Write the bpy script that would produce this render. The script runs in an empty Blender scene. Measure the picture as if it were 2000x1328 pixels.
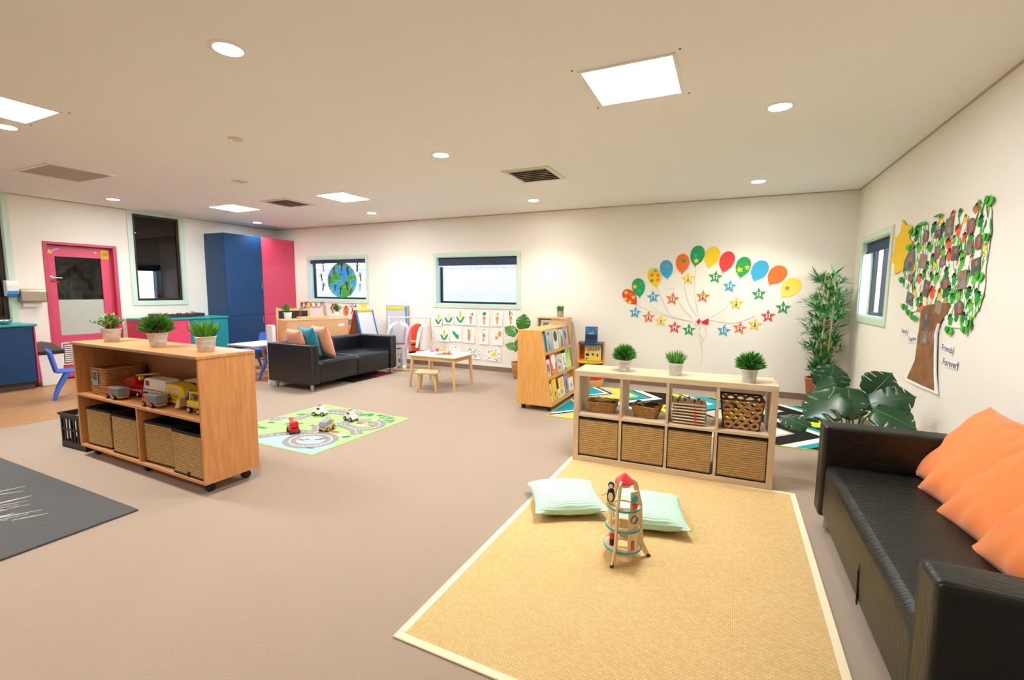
import bpy, bmesh, math, random
from mathutils import Vector, Matrix
C = bpy.context.scene.collection
S = bpy.context.scene
PI = math.pi
random.seed(7)

# ---------------------------------------------------------------- camera
cd = bpy.data.cameras.new('camera'); cam = bpy.data.objects.new('camera', cd); C.objects.link(cam)
cd.sensor_fit = 'HORIZONTAL'; cd.sensor_width = 36.0; cd.lens = 896.6 * 36 / 2000
cd.clip_start = 0.05; cd.clip_end = 200
CF = Vector((-0.42260835, 0.90010427, -0.1058985)); CR = Vector((0.90471967, 0.42590012, 0.00956034)); CU = Vector((-0.05370748, 0.09176817, 0.99433099))
m = Matrix((( CR.x, CU.x, -CF.x, 0.0), (CR.y, CU.y, -CF.y, 0.0), (CR.z, CU.z, -CF.z, 1.4079), (0, 0, 0, 1)))
cam.matrix_world = m
S.camera = cam

# ---------------------------------------------------------------- sky, exposure
S.view_settings.view_transform = 'Standard'; S.view_settings.look = 'None'
S.view_settings.gamma = 1.0; S.view_settings.use_curve_mapping = False
S.view_settings.exposure = 1.31
w = bpy.data.worlds.new('world'); S.world = w; w.use_nodes = True
nt = w.node_tree; nt.nodes.clear()
o_ = nt.nodes.new('ShaderNodeOutputWorld'); b_ = nt.nodes.new('ShaderNodeBackground'); s_ = nt.nodes.new('ShaderNodeTexSky')
s_.sky_type = 'NISHITA'; s_.sun_disc = False; s_.sun_elevation = math.radians(48); s_.sun_rotation = math.radians(150)
b_.inputs['Strength'].default_value = 0.58
nt.links.new(s_.outputs[0], b_.inputs[0]); nt.links.new(b_.outputs[0], o_.inputs[0])
S.cycles.use_denoising = True
S.cycles.max_bounces = 6; S.cycles.diffuse_bounces = 4; S.cycles.glossy_bounces = 3; S.cycles.use_adaptive_sampling = True; S.cycles.adaptive_threshold = 0.04; S.cycles.transparent_max_bounces = 12
S.cycles.sample_clamp_indirect = 8.0
DOWNLIGHT_W = 36.0      # each recessed downlight
PANEL_E = 31.0          # emission of the square light panels
DOWN_COL = (1.0, 0.945, 0.865)
PANEL_COL = (0.86, 0.93, 1.0)

# ---------------------------------------------------------------- helpers
def lin(h):
    h = h.lstrip('#'); c = [int(h[i:i+2], 16)/255 for i in (0, 2, 4)]
    return tuple(x/12.92 if x <= .04045 else ((x+.055)/1.055)**2.4 for x in c) + (1.0,)
MATS = {}
def mat(name, col, rough=.55, metal=0., bump=None, var=None, spec=.5, coat=0., sheen=0., stretch=None):
    """col hex; bump=(scale,strength); var=(scale,amount) mottling of the colour; stretch scales the coordinates"""
    if name in MATS: return MATS[name]
    m = bpy.data.materials.new(name); m.use_nodes = True; MATS[name] = m
    n = m.node_tree; p = n.nodes['Principled BSDF']
    c = lin(col); p.inputs['Base Color'].default_value = c; m.diffuse_color = c
    p.inputs['Roughness'].default_value = rough; p.inputs['Metallic'].default_value = metal
    p.inputs['Specular IOR Level'].default_value = spec; p.inputs['Coat Weight'].default_value = coat
    p.inputs['Sheen Weight'].default_value = sheen
    if bump or var:
        tc = n.nodes.new('ShaderNodeTexCoord'); mp = n.nodes.new('ShaderNodeMapping'); n.links.new(tc.outputs['Object'], mp.inputs[0])
        if stretch: mp.inputs['Scale'].default_value = stretch
    if var:
        t = n.nodes.new('ShaderNodeTexNoise'); t.inputs['Scale'].default_value = var[0]; t.inputs['Detail'].default_value = 5
        n.links.new(mp.outputs[0], t.inputs['Vector'])
        r = n.nodes.new('ShaderNodeValToRGB'); a = var[1]
        r.color_ramp.elements[0].position = .3; r.color_ramp.elements[1].position = .7
        r.color_ramp.elements[0].color = tuple(max(0, x*(1-a)) for x in c[:3]) + (1,)
        r.color_ramp.elements[1].color = tuple(min(1, x*(1+a)) for x in c[:3]) + (1,)
        n.links.new(t.outputs['Fac'], r.inputs[0]); n.links.new(r.outputs[0], p.inputs['Base Color'])
    if bump:
        t = n.nodes.new('ShaderNodeTexNoise'); t.inputs['Scale'].default_value = bump[0]; t.inputs['Detail'].default_value = 3
        n.links.new(mp.outputs[0], t.inputs['Vector'])
        b = n.nodes.new('ShaderNodeBump'); b.inputs['Strength'].default_value = bump[1]; b.inputs['Distance'].default_value = .01
        n.links.new(t.outputs['Fac'], b.inputs['Height']); n.links.new(b.outputs[0], p.inputs['Normal'])
    return m
def wood(name, c1, c2, stretch=(3, 3, 40), rough=.45, scale=3.0, ring=0.0):
    """grain streaks: low frequency along the grain, high across"""
    if name in MATS: return MATS[name]
    m = mat(name, c1, rough); n = m.node_tree; p = n.nodes['Principled BSDF']
    tc = n.nodes.new('ShaderNodeTexCoord'); mp = n.nodes.new('ShaderNodeMapping'); n.links.new(tc.outputs['Object'], mp.inputs[0]); mp.inputs['Scale'].default_value = stretch
    t = n.nodes.new('ShaderNodeTexNoise'); t.inputs['Scale'].default_value = scale; t.inputs['Detail'].default_value = 6; t.inputs['Distortion'].default_value = .6
    n.links.new(mp.outputs[0], t.inputs['Vector'])
    r = n.nodes.new('ShaderNodeValToRGB'); r.color_ramp.elements[0].position = .32; r.color_ramp.elements[1].position = .68
    r.color_ramp.elements[0].color = lin(c2); r.color_ramp.elements[1].color = lin(c1)
    n.links.new(t.outputs['Fac'], r.inputs[0]); n.links.new(r.outputs[0], p.inputs['Base Color'])
    b = n.nodes.new('ShaderNodeBump'); b.inputs['Strength'].default_value = .08; b.inputs['Distance'].default_value = .004
    n.links.new(t.outputs['Fac'], b.inputs['Height']); n.links.new(b.outputs[0], p.inputs['Normal'])
    return m
def weave(name, c1, c2, dark, rh=.0165, vw=.011, rough=.75):
    """rows of flat woven grass: dark gaps between rows, fine uprights, streaky colour"""
    if name in MATS: return MATS[name]
    m = mat(name, c1, rough); n = m.node_tree; p = n.nodes['Principled BSDF']; L = n.links.new
    tc = n.nodes.new('ShaderNodeTexCoord'); sx = n.nodes.new('ShaderNodeSeparateXYZ'); L(tc.outputs['Object'], sx.inputs[0])
    def math_(op, a, b=None, c=None):
        q = n.nodes.new('ShaderNodeMath'); q.operation = op
        for i, v in enumerate((a, b, c)):
            if v is None: continue
            if isinstance(v, (int, float)): q.inputs[i].default_value = v
            else: L(v, q.inputs[i])
        return q.outputs[0]
    u = math_('ADD', sx.outputs[0], sx.outputs[1])
    rows = math_('ABSOLUTE', math_('SINE', math_('MULTIPLY', sx.outputs[2], PI/rh)))         # 0 in the gaps
    cols = math_('ABSOLUTE', math_('SINE', math_('MULTIPLY', u, PI/vw)))
    hgt = math_('MULTIPLY', math_('POWER', rows, .5), math_('MULTIPLY_ADD', math_('POWER', cols, .5), .42, .58))
    no = n.nodes.new('ShaderNodeTexNoise'); no.inputs['Scale'].default_value = 14; no.inputs['Detail'].default_value = 4; mp = n.nodes.new('ShaderNodeMapping'); mp.inputs['Scale'].default_value = (1, 1, 7); L(tc.outputs['Object'], mp.inputs[0]); L(mp.outputs[0], no.inputs['Vector'])
    r1 = n.nodes.new('ShaderNodeValToRGB'); r1.color_ramp.elements[0].position = .35; r1.color_ramp.elements[1].position = .65; r1.color_ramp.elements[0].color = lin(c2); r1.color_ramp.elements[1].color = lin(c1); L(no.outputs['Fac'], r1.inputs[0])
    mx = n.nodes.new('ShaderNodeMix'); mx.data_type = 'RGBA'; mx.inputs['A'].default_value = lin(dark); L(r1.outputs[0], mx.inputs['B'])
    r2 = n.nodes.new('ShaderNodeValToRGB'); r2.color_ramp.elements[0].position = .30; r2.color_ramp.elements[1].position = .62; L(hgt, r2.inputs[0]); L(r2.outputs[0], mx.inputs['Factor']); L(mx.outputs['Result'], p.inputs['Base Color'])
    b = n.nodes.new('ShaderNodeBump'); b.inputs['Strength'].default_value = .7; b.inputs['Distance'].default_value = .004; L(hgt, b.inputs['Height']); L(b.outputs[0], p.inputs['Normal'])
    return m
def emis(name, col, e):
    if name in MATS: return MATS[name]
    m = bpy.data.materials.new(name); m.use_nodes = True; MATS[name] = m
    p = m.node_tree.nodes['Principled BSDF']; p.inputs['Base Color'].default_value = (.8, .8, .8, 1)
    p.inputs['Emission Color'].default_value = tuple(col) + (1,); p.inputs['Emission Strength'].default_value = e
    return m
def glass(name, tint=(1, 1, 1), refl=1.0, rough=0.02):
    """thin pane: mostly clear, reflecting more at grazing angles"""
    if name in MATS: return MATS[name]
    m = bpy.data.materials.new(name); m.use_nodes = True; MATS[name] = m
    n = m.node_tree; n.nodes.clear()
    o = n.nodes.new('ShaderNodeOutputMaterial'); mx = n.nodes.new('ShaderNodeMixShader'); tr = n.nodes.new('ShaderNodeBsdfTransparent'); gl = n.nodes.new('ShaderNodeBsdfGlossy')
    lw = n.nodes.new('ShaderNodeLayerWeight'); lw.inputs[0].default_value = .5; pw = n.nodes.new('ShaderNodeMath'); pw.operation = 'POWER'; pw.inputs[1].default_value = 4
    ma = n.nodes.new('ShaderNodeMath'); ma.operation = 'MULTIPLY_ADD'; ma.inputs[1].default_value = .7*refl; ma.inputs[2].default_value = .04*refl
    tr.inputs[0].default_value = tuple(tint) + (1,); gl.inputs['Roughness'].default_value = rough
    n.links.new(lw.outputs['Facing'], pw.inputs[0]); n.links.new(pw.outputs[0], ma.inputs[0]); n.links.new(ma.outputs[0], mx.inputs[0])
    n.links.new(tr.outputs[0], mx.inputs[1]); n.links.new(gl.outputs[0], mx.inputs[2]); n.links.new(mx.outputs[0], o.inputs[0])
    return m

class MB:
    """collects geometry for ONE mesh object"""
    def __init__(s): s.v = []; s.f = []; s.m = []
    def add(s, vs, fs, mi=0):
        k = len(s.v); s.v += [tuple(v) for v in vs]; s.f += [tuple(i+k for i in f) for f in fs]; s.m += [mi]*len(fs); return s
    def box(s, x0, x1, y0, y1, z0, z1, mi=0, M=None):
        vs = [Vector((x, y, z)) for z in (z0, z1) for y in (y0, y1) for x in (x0, x1)]
        if M is not None: vs = [M @ v for v in vs]
        return s.add(vs, [(0,2,3,1),(4,5,7,6),(0,1,5,4),(2,6,7,3),(0,4,6,2),(1,3,7,5)], mi)
    def prism(s, pts, fn, t0, t1, mi=0, mside=None):
        """polygon pts (u,v) extruded from t0 to t1; fn(u,v,t) -> xyz"""
        n = len(pts); vs = [fn(u, v, t0) for u, v in pts] + [fn(u, v, t1) for u, v in pts]
        s.add(vs, [tuple(range(n))[::-1], tuple(range(n, 2*n))], mi)
        k = len(s.v) - 2*n
        for i in range(n):
            j = (i+1) % n; s.f.append((k+i, k+j, k+n+j, k+n+i)); s.m.append(mi if mside is None else mside)
        return s
    def tube(s, pts, r, n=8, mi=0, cap=True):
        pts = [Vector(p) for p in pts]; rs = r if isinstance(r, (list, tuple)) else [r]*len(pts)
        k = len(s.v); prev = None
        for i, p in enumerate(pts):
            d = (pts[min(i+1, len(pts)-1)] - pts[max(i-1, 0)]).normalized()
            if prev is None: a = d.orthogonal().normalized()
            else: a = (prev - d*prev.dot(d)); a = a.normalized() if a.length > 1e-6 else d.orthogonal().normalized()
            prev = a; b = d.cross(a)
            for j in range(n):
                t = 2*PI*j/n; q = p + (a*math.cos(t) + b*math.sin(t))*rs[i]; s.v.append(tuple(q))
        for i in range(len(pts)-1):
            for j in range(n):
                s.f.append((k+i*n+j, k+i*n+(j+1) % n, k+(i+1)*n+(j+1) % n, k+(i+1)*n+j)); s.m.append(mi)
        if cap:
            s.f.append(tuple(k+j for j in range(n))[::-1]); s.m.append(mi)
            e = k+(len(pts)-1)*n; s.f.append(tuple(e+j for j in range(n))); s.m.append(mi)
        return s
    def lathe(s, prof, n=24, c=(0, 0, 0), mi=0, close=False, ax='z'):
        k = len(s.v)
        for r, z in prof:
            for j in range(n):
                t = 2*PI*j/n; p = (r*math.cos(t), r*math.sin(t), z)
                if ax == 'x': p = (p[2], p[0], p[1])
                elif ax == 'y': p = (p[0], p[2], p[1])
                s.v.append((c[0]+p[0], c[1]+p[1], c[2]+p[2]))
        m_ = len(prof)
        for i in range(m_-1 + (1 if close else 0)):
            i2 = (i+1) % m_
            for j in range(n):
                s.f.append((k+i*n+j, k+i*n+(j+1) % n, k+i2*n+(j+1) % n, k+i2*n+j)); s.m.append(mi)
        if not close:
            s.f.append(tuple(k+j for j in range(n))[::-1]); s.m.append(mi)
            e = k+(m_-1)*n; s.f.append(tuple(e+j for j in range(n))); s.m.append(mi)
        return s
    def xf(s, M, k=0):
        for i in range(k, len(s.v)): s.v[i] = tuple(M @ Vector(s.v[i]))
        return s
    def mesh(s, name, mats, smooth=False, recalc=True, ang=38):
        me = bpy.data.meshes.new(name); me.from_pydata(s.v, [], s.f)
        mats = mats if isinstance(mats, (list, tuple)) else [mats]
        for q in mats: me.materials.append(q)
        if len(mats) > 1: me.polygons.foreach_set('material_index', s.m)
        if recalc:
            b = bmesh.new(); b.from_mesh(me); bmesh.ops.recalc_face_normals(b, faces=b.faces); b.to_mesh(me); b.free()
        if smooth:
            me.polygons.foreach_set('use_smooth', [True]*len(me.polygons)); me.set_sharp_from_angle(angle=math.radians(ang))
        me.update(); return me
    def build(s, name, mats, parent=None, smooth=False, bevel=0, seg=2, loc=None, rot=None, recalc=True, ang=38):
        return obj(name, s.mesh(name, mats, smooth or bevel > .008, recalc, ang), parent, bevel, seg, loc, rot)
def obj(name, me, parent=None, bevel=0, seg=2, loc=None, rot=None):
    o = bpy.data.objects.new(name, me); C.objects.link(o)
    if parent: o.parent = parent
    if loc is not None: o.location = loc
    if rot is not None: o.rotation_euler = rot
    if bevel:
        md = o.modifiers.new('bevel', 'BEVEL'); md.width = bevel; md.segments = seg; md.limit_method = 'ANGLE'; md.angle_limit = math.radians(40)
    return o
def tag(o, label, cat, group=None, kind=None):
    if label: o['label'] = label
    if cat: o['category'] = cat
    if group: o['group'] = group
    if kind: o['kind'] = kind
    return o
def thing(name, label, cat, loc=(0, 0, 0), rz=0, group=None, rot=None):
    o = bpy.data.objects.new(name, None); C.objects.link(o); o.location = loc; o.rotation_euler = rot or (0, 0, rz)
    o.empty_display_size = .1
    return tag(o, label, cat, group)
def struct(o, label=None):
    o['kind'] = 'structure'
    if label: o['label'] = label
    return o
def copy_tree(o, parent=None):
    c = o.copy(); C.objects.link(c); c.parent = parent
    for ch in list(o.children): copy_tree(ch, c)
    return c
def text_mesh(mb, txt, size, fn, mi, depth=.0006, cx=0, cy=0, bold=0.0):
    """adds flat lettering, fn(u,v,t)->xyz, centred on (cx,cy)"""
    cu = bpy.data.curves.new('lettering', 'FONT'); cu.body = txt; cu.size = size; cu.align_x = 'CENTER'; cu.align_y = 'CENTER'; cu.offset = bold; cu.resolution_u = 3
    to = bpy.data.objects.new('lettering', cu); C.objects.link(to)
    dg = bpy.context.evaluated_depsgraph_get(); me = bpy.data.meshes.new_from_object(to.evaluated_get(dg))
    mb.add([fn(cx+v.co.x, cy+v.co.y, depth) for v in me.vertices], [tuple(p.vertices) for p in me.polygons], mi)
    bpy.data.objects.remove(to); bpy.data.curves.remove(cu); bpy.data.meshes.remove(me)
def star_pts(r, n=5, inner=.45, rot=PI/2):
    return [((r if i % 2 == 0 else r*inner)*math.cos(rot+i*PI/n), (r if i % 2 == 0 else r*inner)*math.sin(rot+i*PI/n)) for i in range(2*n)]
def ell_pts(rx, ry, n=14, cx=0, cy=0, rot=0):
    r = []
    for i in range(n):
        t = 2*PI*i/n; a, b = rx*math.cos(t), ry*math.sin(t); r.append((cx+a*math.cos(rot)-b*math.sin(rot), cy+a*math.sin(rot)+b*math.cos(rot)))
    return r
def lerp(a, b, t): return a+(b-a)*t
XL, XR, YB, YF, H = -9.15, 1.4026, 7.102, -2.6, 2.7
# ---------------------------------------------------------------- setting materials
M_wall = mat('cream_paint', 'F1EBDF', .6, var=(1.2, .015), bump=(160, .03))
M_ceil = mat('ceiling_paint', 'F4F2EF', .75, bump=(140, .03))
M_carpet = mat('beige_carpet', 'AF9A86', .95, bump=(420, .5), var=(260, .16), spec=.1, sheen=.2)
M_mint = mat('mint_gloss_paint', 'CFE3D2', .35)
M_skirt = mat('brown_vinyl_skirting', '85705F', .5)
M_dark = mat('charcoal_aluminium', '2B3038', .35, metal=.4)
M_brownframe = mat('dark_bronze_frame', '2E2422', .4, metal=.3)
M_navyblind = mat('navy_blind_fabric', '31445E', .8, bump=(300, .1))
M_white = mat('white_plastic', 'EDEDE9', .4)
M_whitepaint = mat('white_paint', 'F1EFEA', .5)
M_black = mat('black_plastic', '111112', .45)
M_chrome = mat('brushed_steel', 'C9C9C6', .28, metal=1.0)
M_pinkdoor = mat('pink_door_paint', 'D24C6A', .4)
M_pinkdark = mat('pink_frame_paint', 'C84462', .4)
M_plank = wood('oak_vinyl', 'C79A6C', 'A87A4E', (14, 1.2, 5), .42, 2.2)
M_glass = glass('window_glass', (.97, .99, 1.0), .9)
M_dimglass = glass('tinted_partition_glass', (.62, .62, .66), 1.0)
M_frost = mat('frosted_film', 'B9C0B6', .85, spec=.2)

# ---------------------------------------------------------------- floor
# carpet: the vinyl bay reaches a little further in behind the toy shelf
fl_ = MB()
cp = [(-6.45, YF-.15), (XR+.15, YF-.15), (XR+.15, YB+.15), (-6.17, YB+.15), (-6.17, 3.2), (-6.45, 3.2)]
fl_.prism(cp, lambda u, v, t: (u, v, t), -.12, 0)
floor = struct(fl_.build('floor', M_carpet), 'beige looped carpet over the play area')
sb = MB(); sb.box(XL-.15, -6.17, YF-.15, YB+.15, -.14, -.012); sbo = sb.build('subfloor', mat('grout_dark', '6B4E34', .9), floor)
PW, PLEN = .178, 1.2
pm = MB().box(0, PW-.002, 0, PLEN-.002, -.012, 0).mesh('plank', M_plank)
pcut = MB().box(0, .102-.002, 0, PLEN-.002, -.012, 0).mesh('plank_narrow', M_plank)
x = XL; ci = 0
while x < -6.19:
    far = x + PW > -6.449
    y = YF + (-.6 if ci % 2 else -.15) - (.37*ci % .8)
    wide = min(PW, -6.45-x) if x < -6.45-.02 else min(PW, -6.17-x)
    while y < YB:
        if x >= -6.47 and y < 3.2: 
            y0 = 3.2; 
            if y + PLEN <= 3.2: y += PLEN; continue
            mb = MB().box(0, wide-.002, 3.2-y, PLEN-.002, -.012, 0); me_ = mb.mesh('plank', M_plank)
        elif y + PLEN > YB+.1 or wide < PW-.001:
            me_ = MB().box(0, wide-.002, 0, min(PLEN, YB+.12-y)-.002, -.012, 0).mesh('plank', M_plank)
        else: me_ = pm
        obj('plank', me_, floor, loc=(x, y, 0))
        y += PLEN
    x += wide; ci += 1

# ---------------------------------------------------------------- ceiling and walls
cb = MB(); cb.box(XL-.15, XR+.15, YF-.15, YB+.15, H, H+.15); ceiling = struct(cb.build('ceiling', M_ceil), 'flat cream painted ceiling with recessed lights')
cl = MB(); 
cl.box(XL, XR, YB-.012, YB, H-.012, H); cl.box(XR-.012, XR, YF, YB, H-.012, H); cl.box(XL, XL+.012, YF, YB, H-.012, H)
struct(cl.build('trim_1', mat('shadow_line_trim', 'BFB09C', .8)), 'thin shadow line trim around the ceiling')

def holed_wall(rects, u0, u1, z0, z1, fn):
    """wall slab with rectangular openings: cells of a grid that are not inside an opening"""
    us = sorted({u0, u1, *[r[0] for r in rects], *[r[1] for r in rects]}); zs = sorted({z0, z1, *[r[2] for r in rects], *[r[3] for r in rects]})
    mb = MB()
    for a, b in zip(us, us[1:]):
        for c, d in zip(zs, zs[1:]):
            if any(r[0]-1e-6 <= a and b <= r[1]+1e-6 and r[2]-1e-6 <= c and d <= r[3]+1e-6 for r in rects): continue
            fn(mb, a, b, c, d)
    return mb
W1 = (-8.12, -6.56, 1.20, 2.03); W2 = (-4.87, -3.25, 1.165, 2.01)
wb = holed_wall([W1, W2], XL-.15, XR+.15, -.1, H+.05, lambda mb, a, b, c, d: mb.box(a, b, YB, YB+.16, c, d))
wall_back = struct(wb.build('wall_back', M_wall), 'cream wall with two windows and children\'s artwork')
W3 = (5.69, 6.72, 1.16, 2.01)
wr = holed_wall([W3], YF-.15, YB, -.1, H+.05, lambda mb, a, b, c, d: mb.box(XR, XR+.16, a, b, c, d))
wall_right = struct(wr.build('wall_right', M_wall), 'cream wall behind the black sofa with a narrow window')
DR = (3.29, 4.115, -.1, 2.035); LW = (4.40, 5.15, 1.17, 2.66); LW2 = (1.2, 2.86, .93, 2.66)
wl = holed_wall([DR, LW, LW2], YF-.15, YB, -.1, H+.05, lambda mb, a, b, c, d: mb.box(XL-.14, XL, a, b, c, d))
wall_left = struct(wl.build('wall_left', M_wall), 'cream wall with the pink door and internal windows')
wf = MB(); wf.box(XL-.15, XR+.15, YF-.16, YF, -.1, H+.05); struct(wf.build('wall_front', M_wall), 'plain cream wall behind the viewer')
bb = MB(); bb.box(-8.5, XR, YB-.008, YB, 0, .085); struct(bb.build('baseboard_back', M_skirt), 'brown vinyl skirting along the back wall')
bb = MB(); bb.box(XR-.008, XR, YF, YB-.008, 0, .085); struct(bb.build('baseboard_right', M_skirt), 'brown vinyl skirting along the right wall')
bb = MB(); bb.box(XL, XL+.008, 3.0, 3.25, 0, .085); struct(bb.build('baseboard_left', M_skirt), 'brown vinyl skirting beside the pink door')

# ---------------------------------------------------------------- windows
def window(name, label, fn, r, trim=.07, inset=.1, frame=M_dark, gl=M_glass, fw=.035, sashes=(), sill=True, drop=0.0):
    """r = opening (u0,u1,z0,z1); fn(u,z,t) with t from the room face into the wall"""
    w_ = thing(name, label, None); w_['kind'] = 'structure'
    u0, u1, z0, z1 = r
    def bar(mb, a, b, c, d, t0, t1, mi=0):
        vs = [fn(u, z, t) for t in (t0, t1) for z in (c, d) for u in (a, b)]
        mb.add(vs, [(0,2,3,1),(4,5,7,6),(0,1,5,4),(2,6,7,3),(0,4,6,2),(1,3,7,5)], mi)
    for (a, b, c, d) in ((u0-trim, u0, z0-trim, z1+trim-drop), (u1, u1+trim, z0-trim, z1+trim-drop), (u0, u1, z1, z1+trim-drop), (u0, u1, z0-trim, z0)):
        mb = MB(); bar(mb, a, b, c, d, -.014, .0); mb.build('architrave', M_mint, w_, bevel=.003)
    mb = MB(); e = .012
    bar(mb, u0, u0+e, z0, z1, 0, .15); bar(mb, u1-e, u1, z0, z1, 0, .15); bar(mb, u0+e, u1-e, z0, z0+e, 0, .15); bar(mb, u0+e, u1-e, z1-e, z1, 0, .15)
    mb.build('reveal', M_mint, w_)
    mb = MB(); a, b, c, d = u0+e, u1-e, z0+e, z1-e
    bar(mb, a, a+fw, c, d, inset, inset+.04); bar(mb, b-fw, b, c, d, inset, inset+.04); bar(mb, a+fw, b-fw, c, c+fw, inset, inset+.04); bar(mb, a+fw, b-fw, d-fw, d, inset, inset+.04)
    for s_ in sashes: bar(mb, s_, s_+fw, c+fw, d-fw, inset, inset+.04)
    mb.build('window_frame', frame, w_)
    mb = MB(); bar(mb, a+fw*.8, b-fw*.8, c+fw*.8, d-fw*.8, inset+.018, inset+.022); mb.build('pane', gl, w_)
    return w_
fb = lambda u, z, t: (u, YB+t, z)
fr_ = lambda u, z, t: (XR+t, u, z)
flw = lambda u, z, t: (XL-t, u, z)
window('window_1', 'mint trimmed window with the painted globe', fb, W1)
window('window_2', 'mint trimmed window with half lowered navy blind', fb, W2)
window('window_3', 'narrow mint trimmed window in the right wall', fr_, W3, sashes=(6.30,))
window('window_4', 'tall dark internal window beside the pink door', flw, LW, inset=.03, frame=M_brownframe, gl=M_dimglass, fw=.04, drop=.031)
window('window_5', 'dark internal window at the left edge above the navy bench', flw, LW2, inset=.03, frame=M_brownframe, gl=M_dimglass, fw=.05, drop=.031)
def blind(label, fn, u0, u1, ztop, zbot, t0=.03):
    b = thing('roller_blind', label, 'blind', group=None)
    mb = MB(); k = 12; zc = ztop-.034
    pts = [fn(u0+.01, zc, t0+.03), fn(u1-.01, zc, t0+.03)]
    mb.tube(pts, .03, 14); mb.build('roller', M_navyblind, b, smooth=True)
    mb = MB(); vs = [fn(u, z, t) for t in (t0+.001, t0+.004) for z in (zbot, zc) for u in (u0+.02, u1-.02)]
    mb.add(vs, [(0,2,3,1),(4,5,7,6),(0,1,5,4),(2,6,7,3),(0,4,6,2),(1,3,7,5)]); mb.build('fabric', M_navyblind, b)
    mb = MB(); vs = [fn(u, z, t) for t in (t0-.006, t0+.01) for z in (zbot-.022, zbot) for u in (u0+.02, u1-.02)]
    mb.add(vs, [(0,2,3,1),(4,5,7,6),(0,1,5,4),(2,6,7,3),(0,4,6,2),(1,3,7,5)]); mb.build('bottom_rail', M_white if zbot < 1.9 else M_navyblind, b)
    return b
blind('navy roller blind rolled up above the painted globe', fb, W1[0], W1[1], W1[3]-.012, 1.965)
blind('navy roller blind half down over the corrugated fence view', fb, W2[0], W2[1], W2[3]-.012, 1.855)
blind('navy roller blind rolled up in the narrow right window', fr_, W3[0], W3[1], W3[3]-.012, 1.90)

# ---------------------------------------------------------------- outside
gr = MB(); gr.box(-14, 8, YB+.2, 16, -.4, -.25); struct(gr.build('ground_outside', mat('pale_gravel', 'B9B3A8', .9, var=(20, .1))), 'pale gravel strip outside the windows')
gr = MB(); gr.box(XR+.2, 8, -6, YB+.2, -.4, -.25); struct(gr.build('ground_side', mat('pale_gravel', 'B9B3A8', .9)), 'pale gravel strip beside the building')
def fence(name, label, u0, u1, ztop, fn):
    f = thing(name, label, 'fence')
    W_ = .76; u = u0
    while u < u1:
        mb = MB(); n = 40; row = []
        for i in range(n+1):
            uu = u + W_*i/n; t = .016*math.sin(2*PI*(uu/.076)); row.append((uu, t))
        vs = [fn(a, z, t+d) for d in (0, .004) for z in (-.25, ztop) for a, t in row]; k = n+1; fs = []
        for i in range(n):
            fs += [(i, i+1, k+i+1, k+i), (2*k+i, 3*k+i, 3*k+i+1, 2*k+i+1), (k+i, k+i+1, 3*k+i+1, 3*k+i)]
        mb.add(vs, fs); mb.build('corrugated_sheet', M_fence, f, smooth=True, recalc=False)
        u += W_
    mb = MB(); vs = [fn(a, z, t) for t in (-.02, .03) for z in (ztop-.008, ztop+.012) for a in (u0, u)]
    mb.add(vs, [(0,2,3,1),(4,5,7,6),(0,1,5,4),(2,6,7,3),(0,4,6,2),(1,3,7,5)]); mb.build('capping', M_fence, f)
    return f
M_fence = mat('off_white_fence_steel', 'E6EAEA', .5)
fence('corrugated_fence', 'pale corrugated steel fence outside the back windows', -11.5, 2.0, 1.90, lambda u, z, t: (u, 8.45+t, z))
fence('corrugated_fence', 'pale corrugated steel fence outside the narrow right window', 2.5, 12.0, 1.0, lambda u, z, t: (3.9+t, u, z))
nb = thing('neighbour_house', 'pale pink rendered house wall seen over the fence', 'house', (0, 0, 0))
mb = MB(); mb.box(-16, -9.8, 12.0, 15, -.25, 3.6); mb.build('wall_block', mat('pink_render', 'E8CFC0', .8), nb)
mb = MB(); mb.prism([(11.6, 3.6), (15.4, 3.6), (13.5, 4.9)], lambda u, v, t: (t, u, v), -16.3, -9.5); mb.build('gable_roof', mat('roof_grey', '8A8580', .7), nb)
tr = thing('garden_tree', 'light green tree beyond the fence', 'tree', (-9.0, 11.0, -.25))
mb = MB(); mb.tube([(0, 0, 0), (.05, 0, 1.2), (0, .05, 2.2)], [.09, .07, .05], 8); mb.build('trunk', mat('bark', '6B5845', .9), tr, smooth=True)
mb = MB()
for i in range(700):
    a, b = random.uniform(0, 2*PI), math.acos(random.uniform(-1, 1)); r = random.uniform(.5, 1.0)
    p = Vector((1.2*r*math.sin(b)*math.cos(a), 1.0*r*math.sin(b)*math.sin(a), 2.7+.9*r*math.cos(b))); d = Vector((random.uniform(-1, 1), random.uniform(-1, 1), random.uniform(-1, 1))).normalized(); e = d.orthogonal().normalized()
    mb.add([p-d*.09, p+e*.04, p+d*.09, p-e*.04], [(0, 1, 2, 3)])
q = mb.build('foliage', mat('light_tree_leaf', '9DBB7C', .7), tr, recalc=False); q['kind'] = 'stuff'

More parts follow.
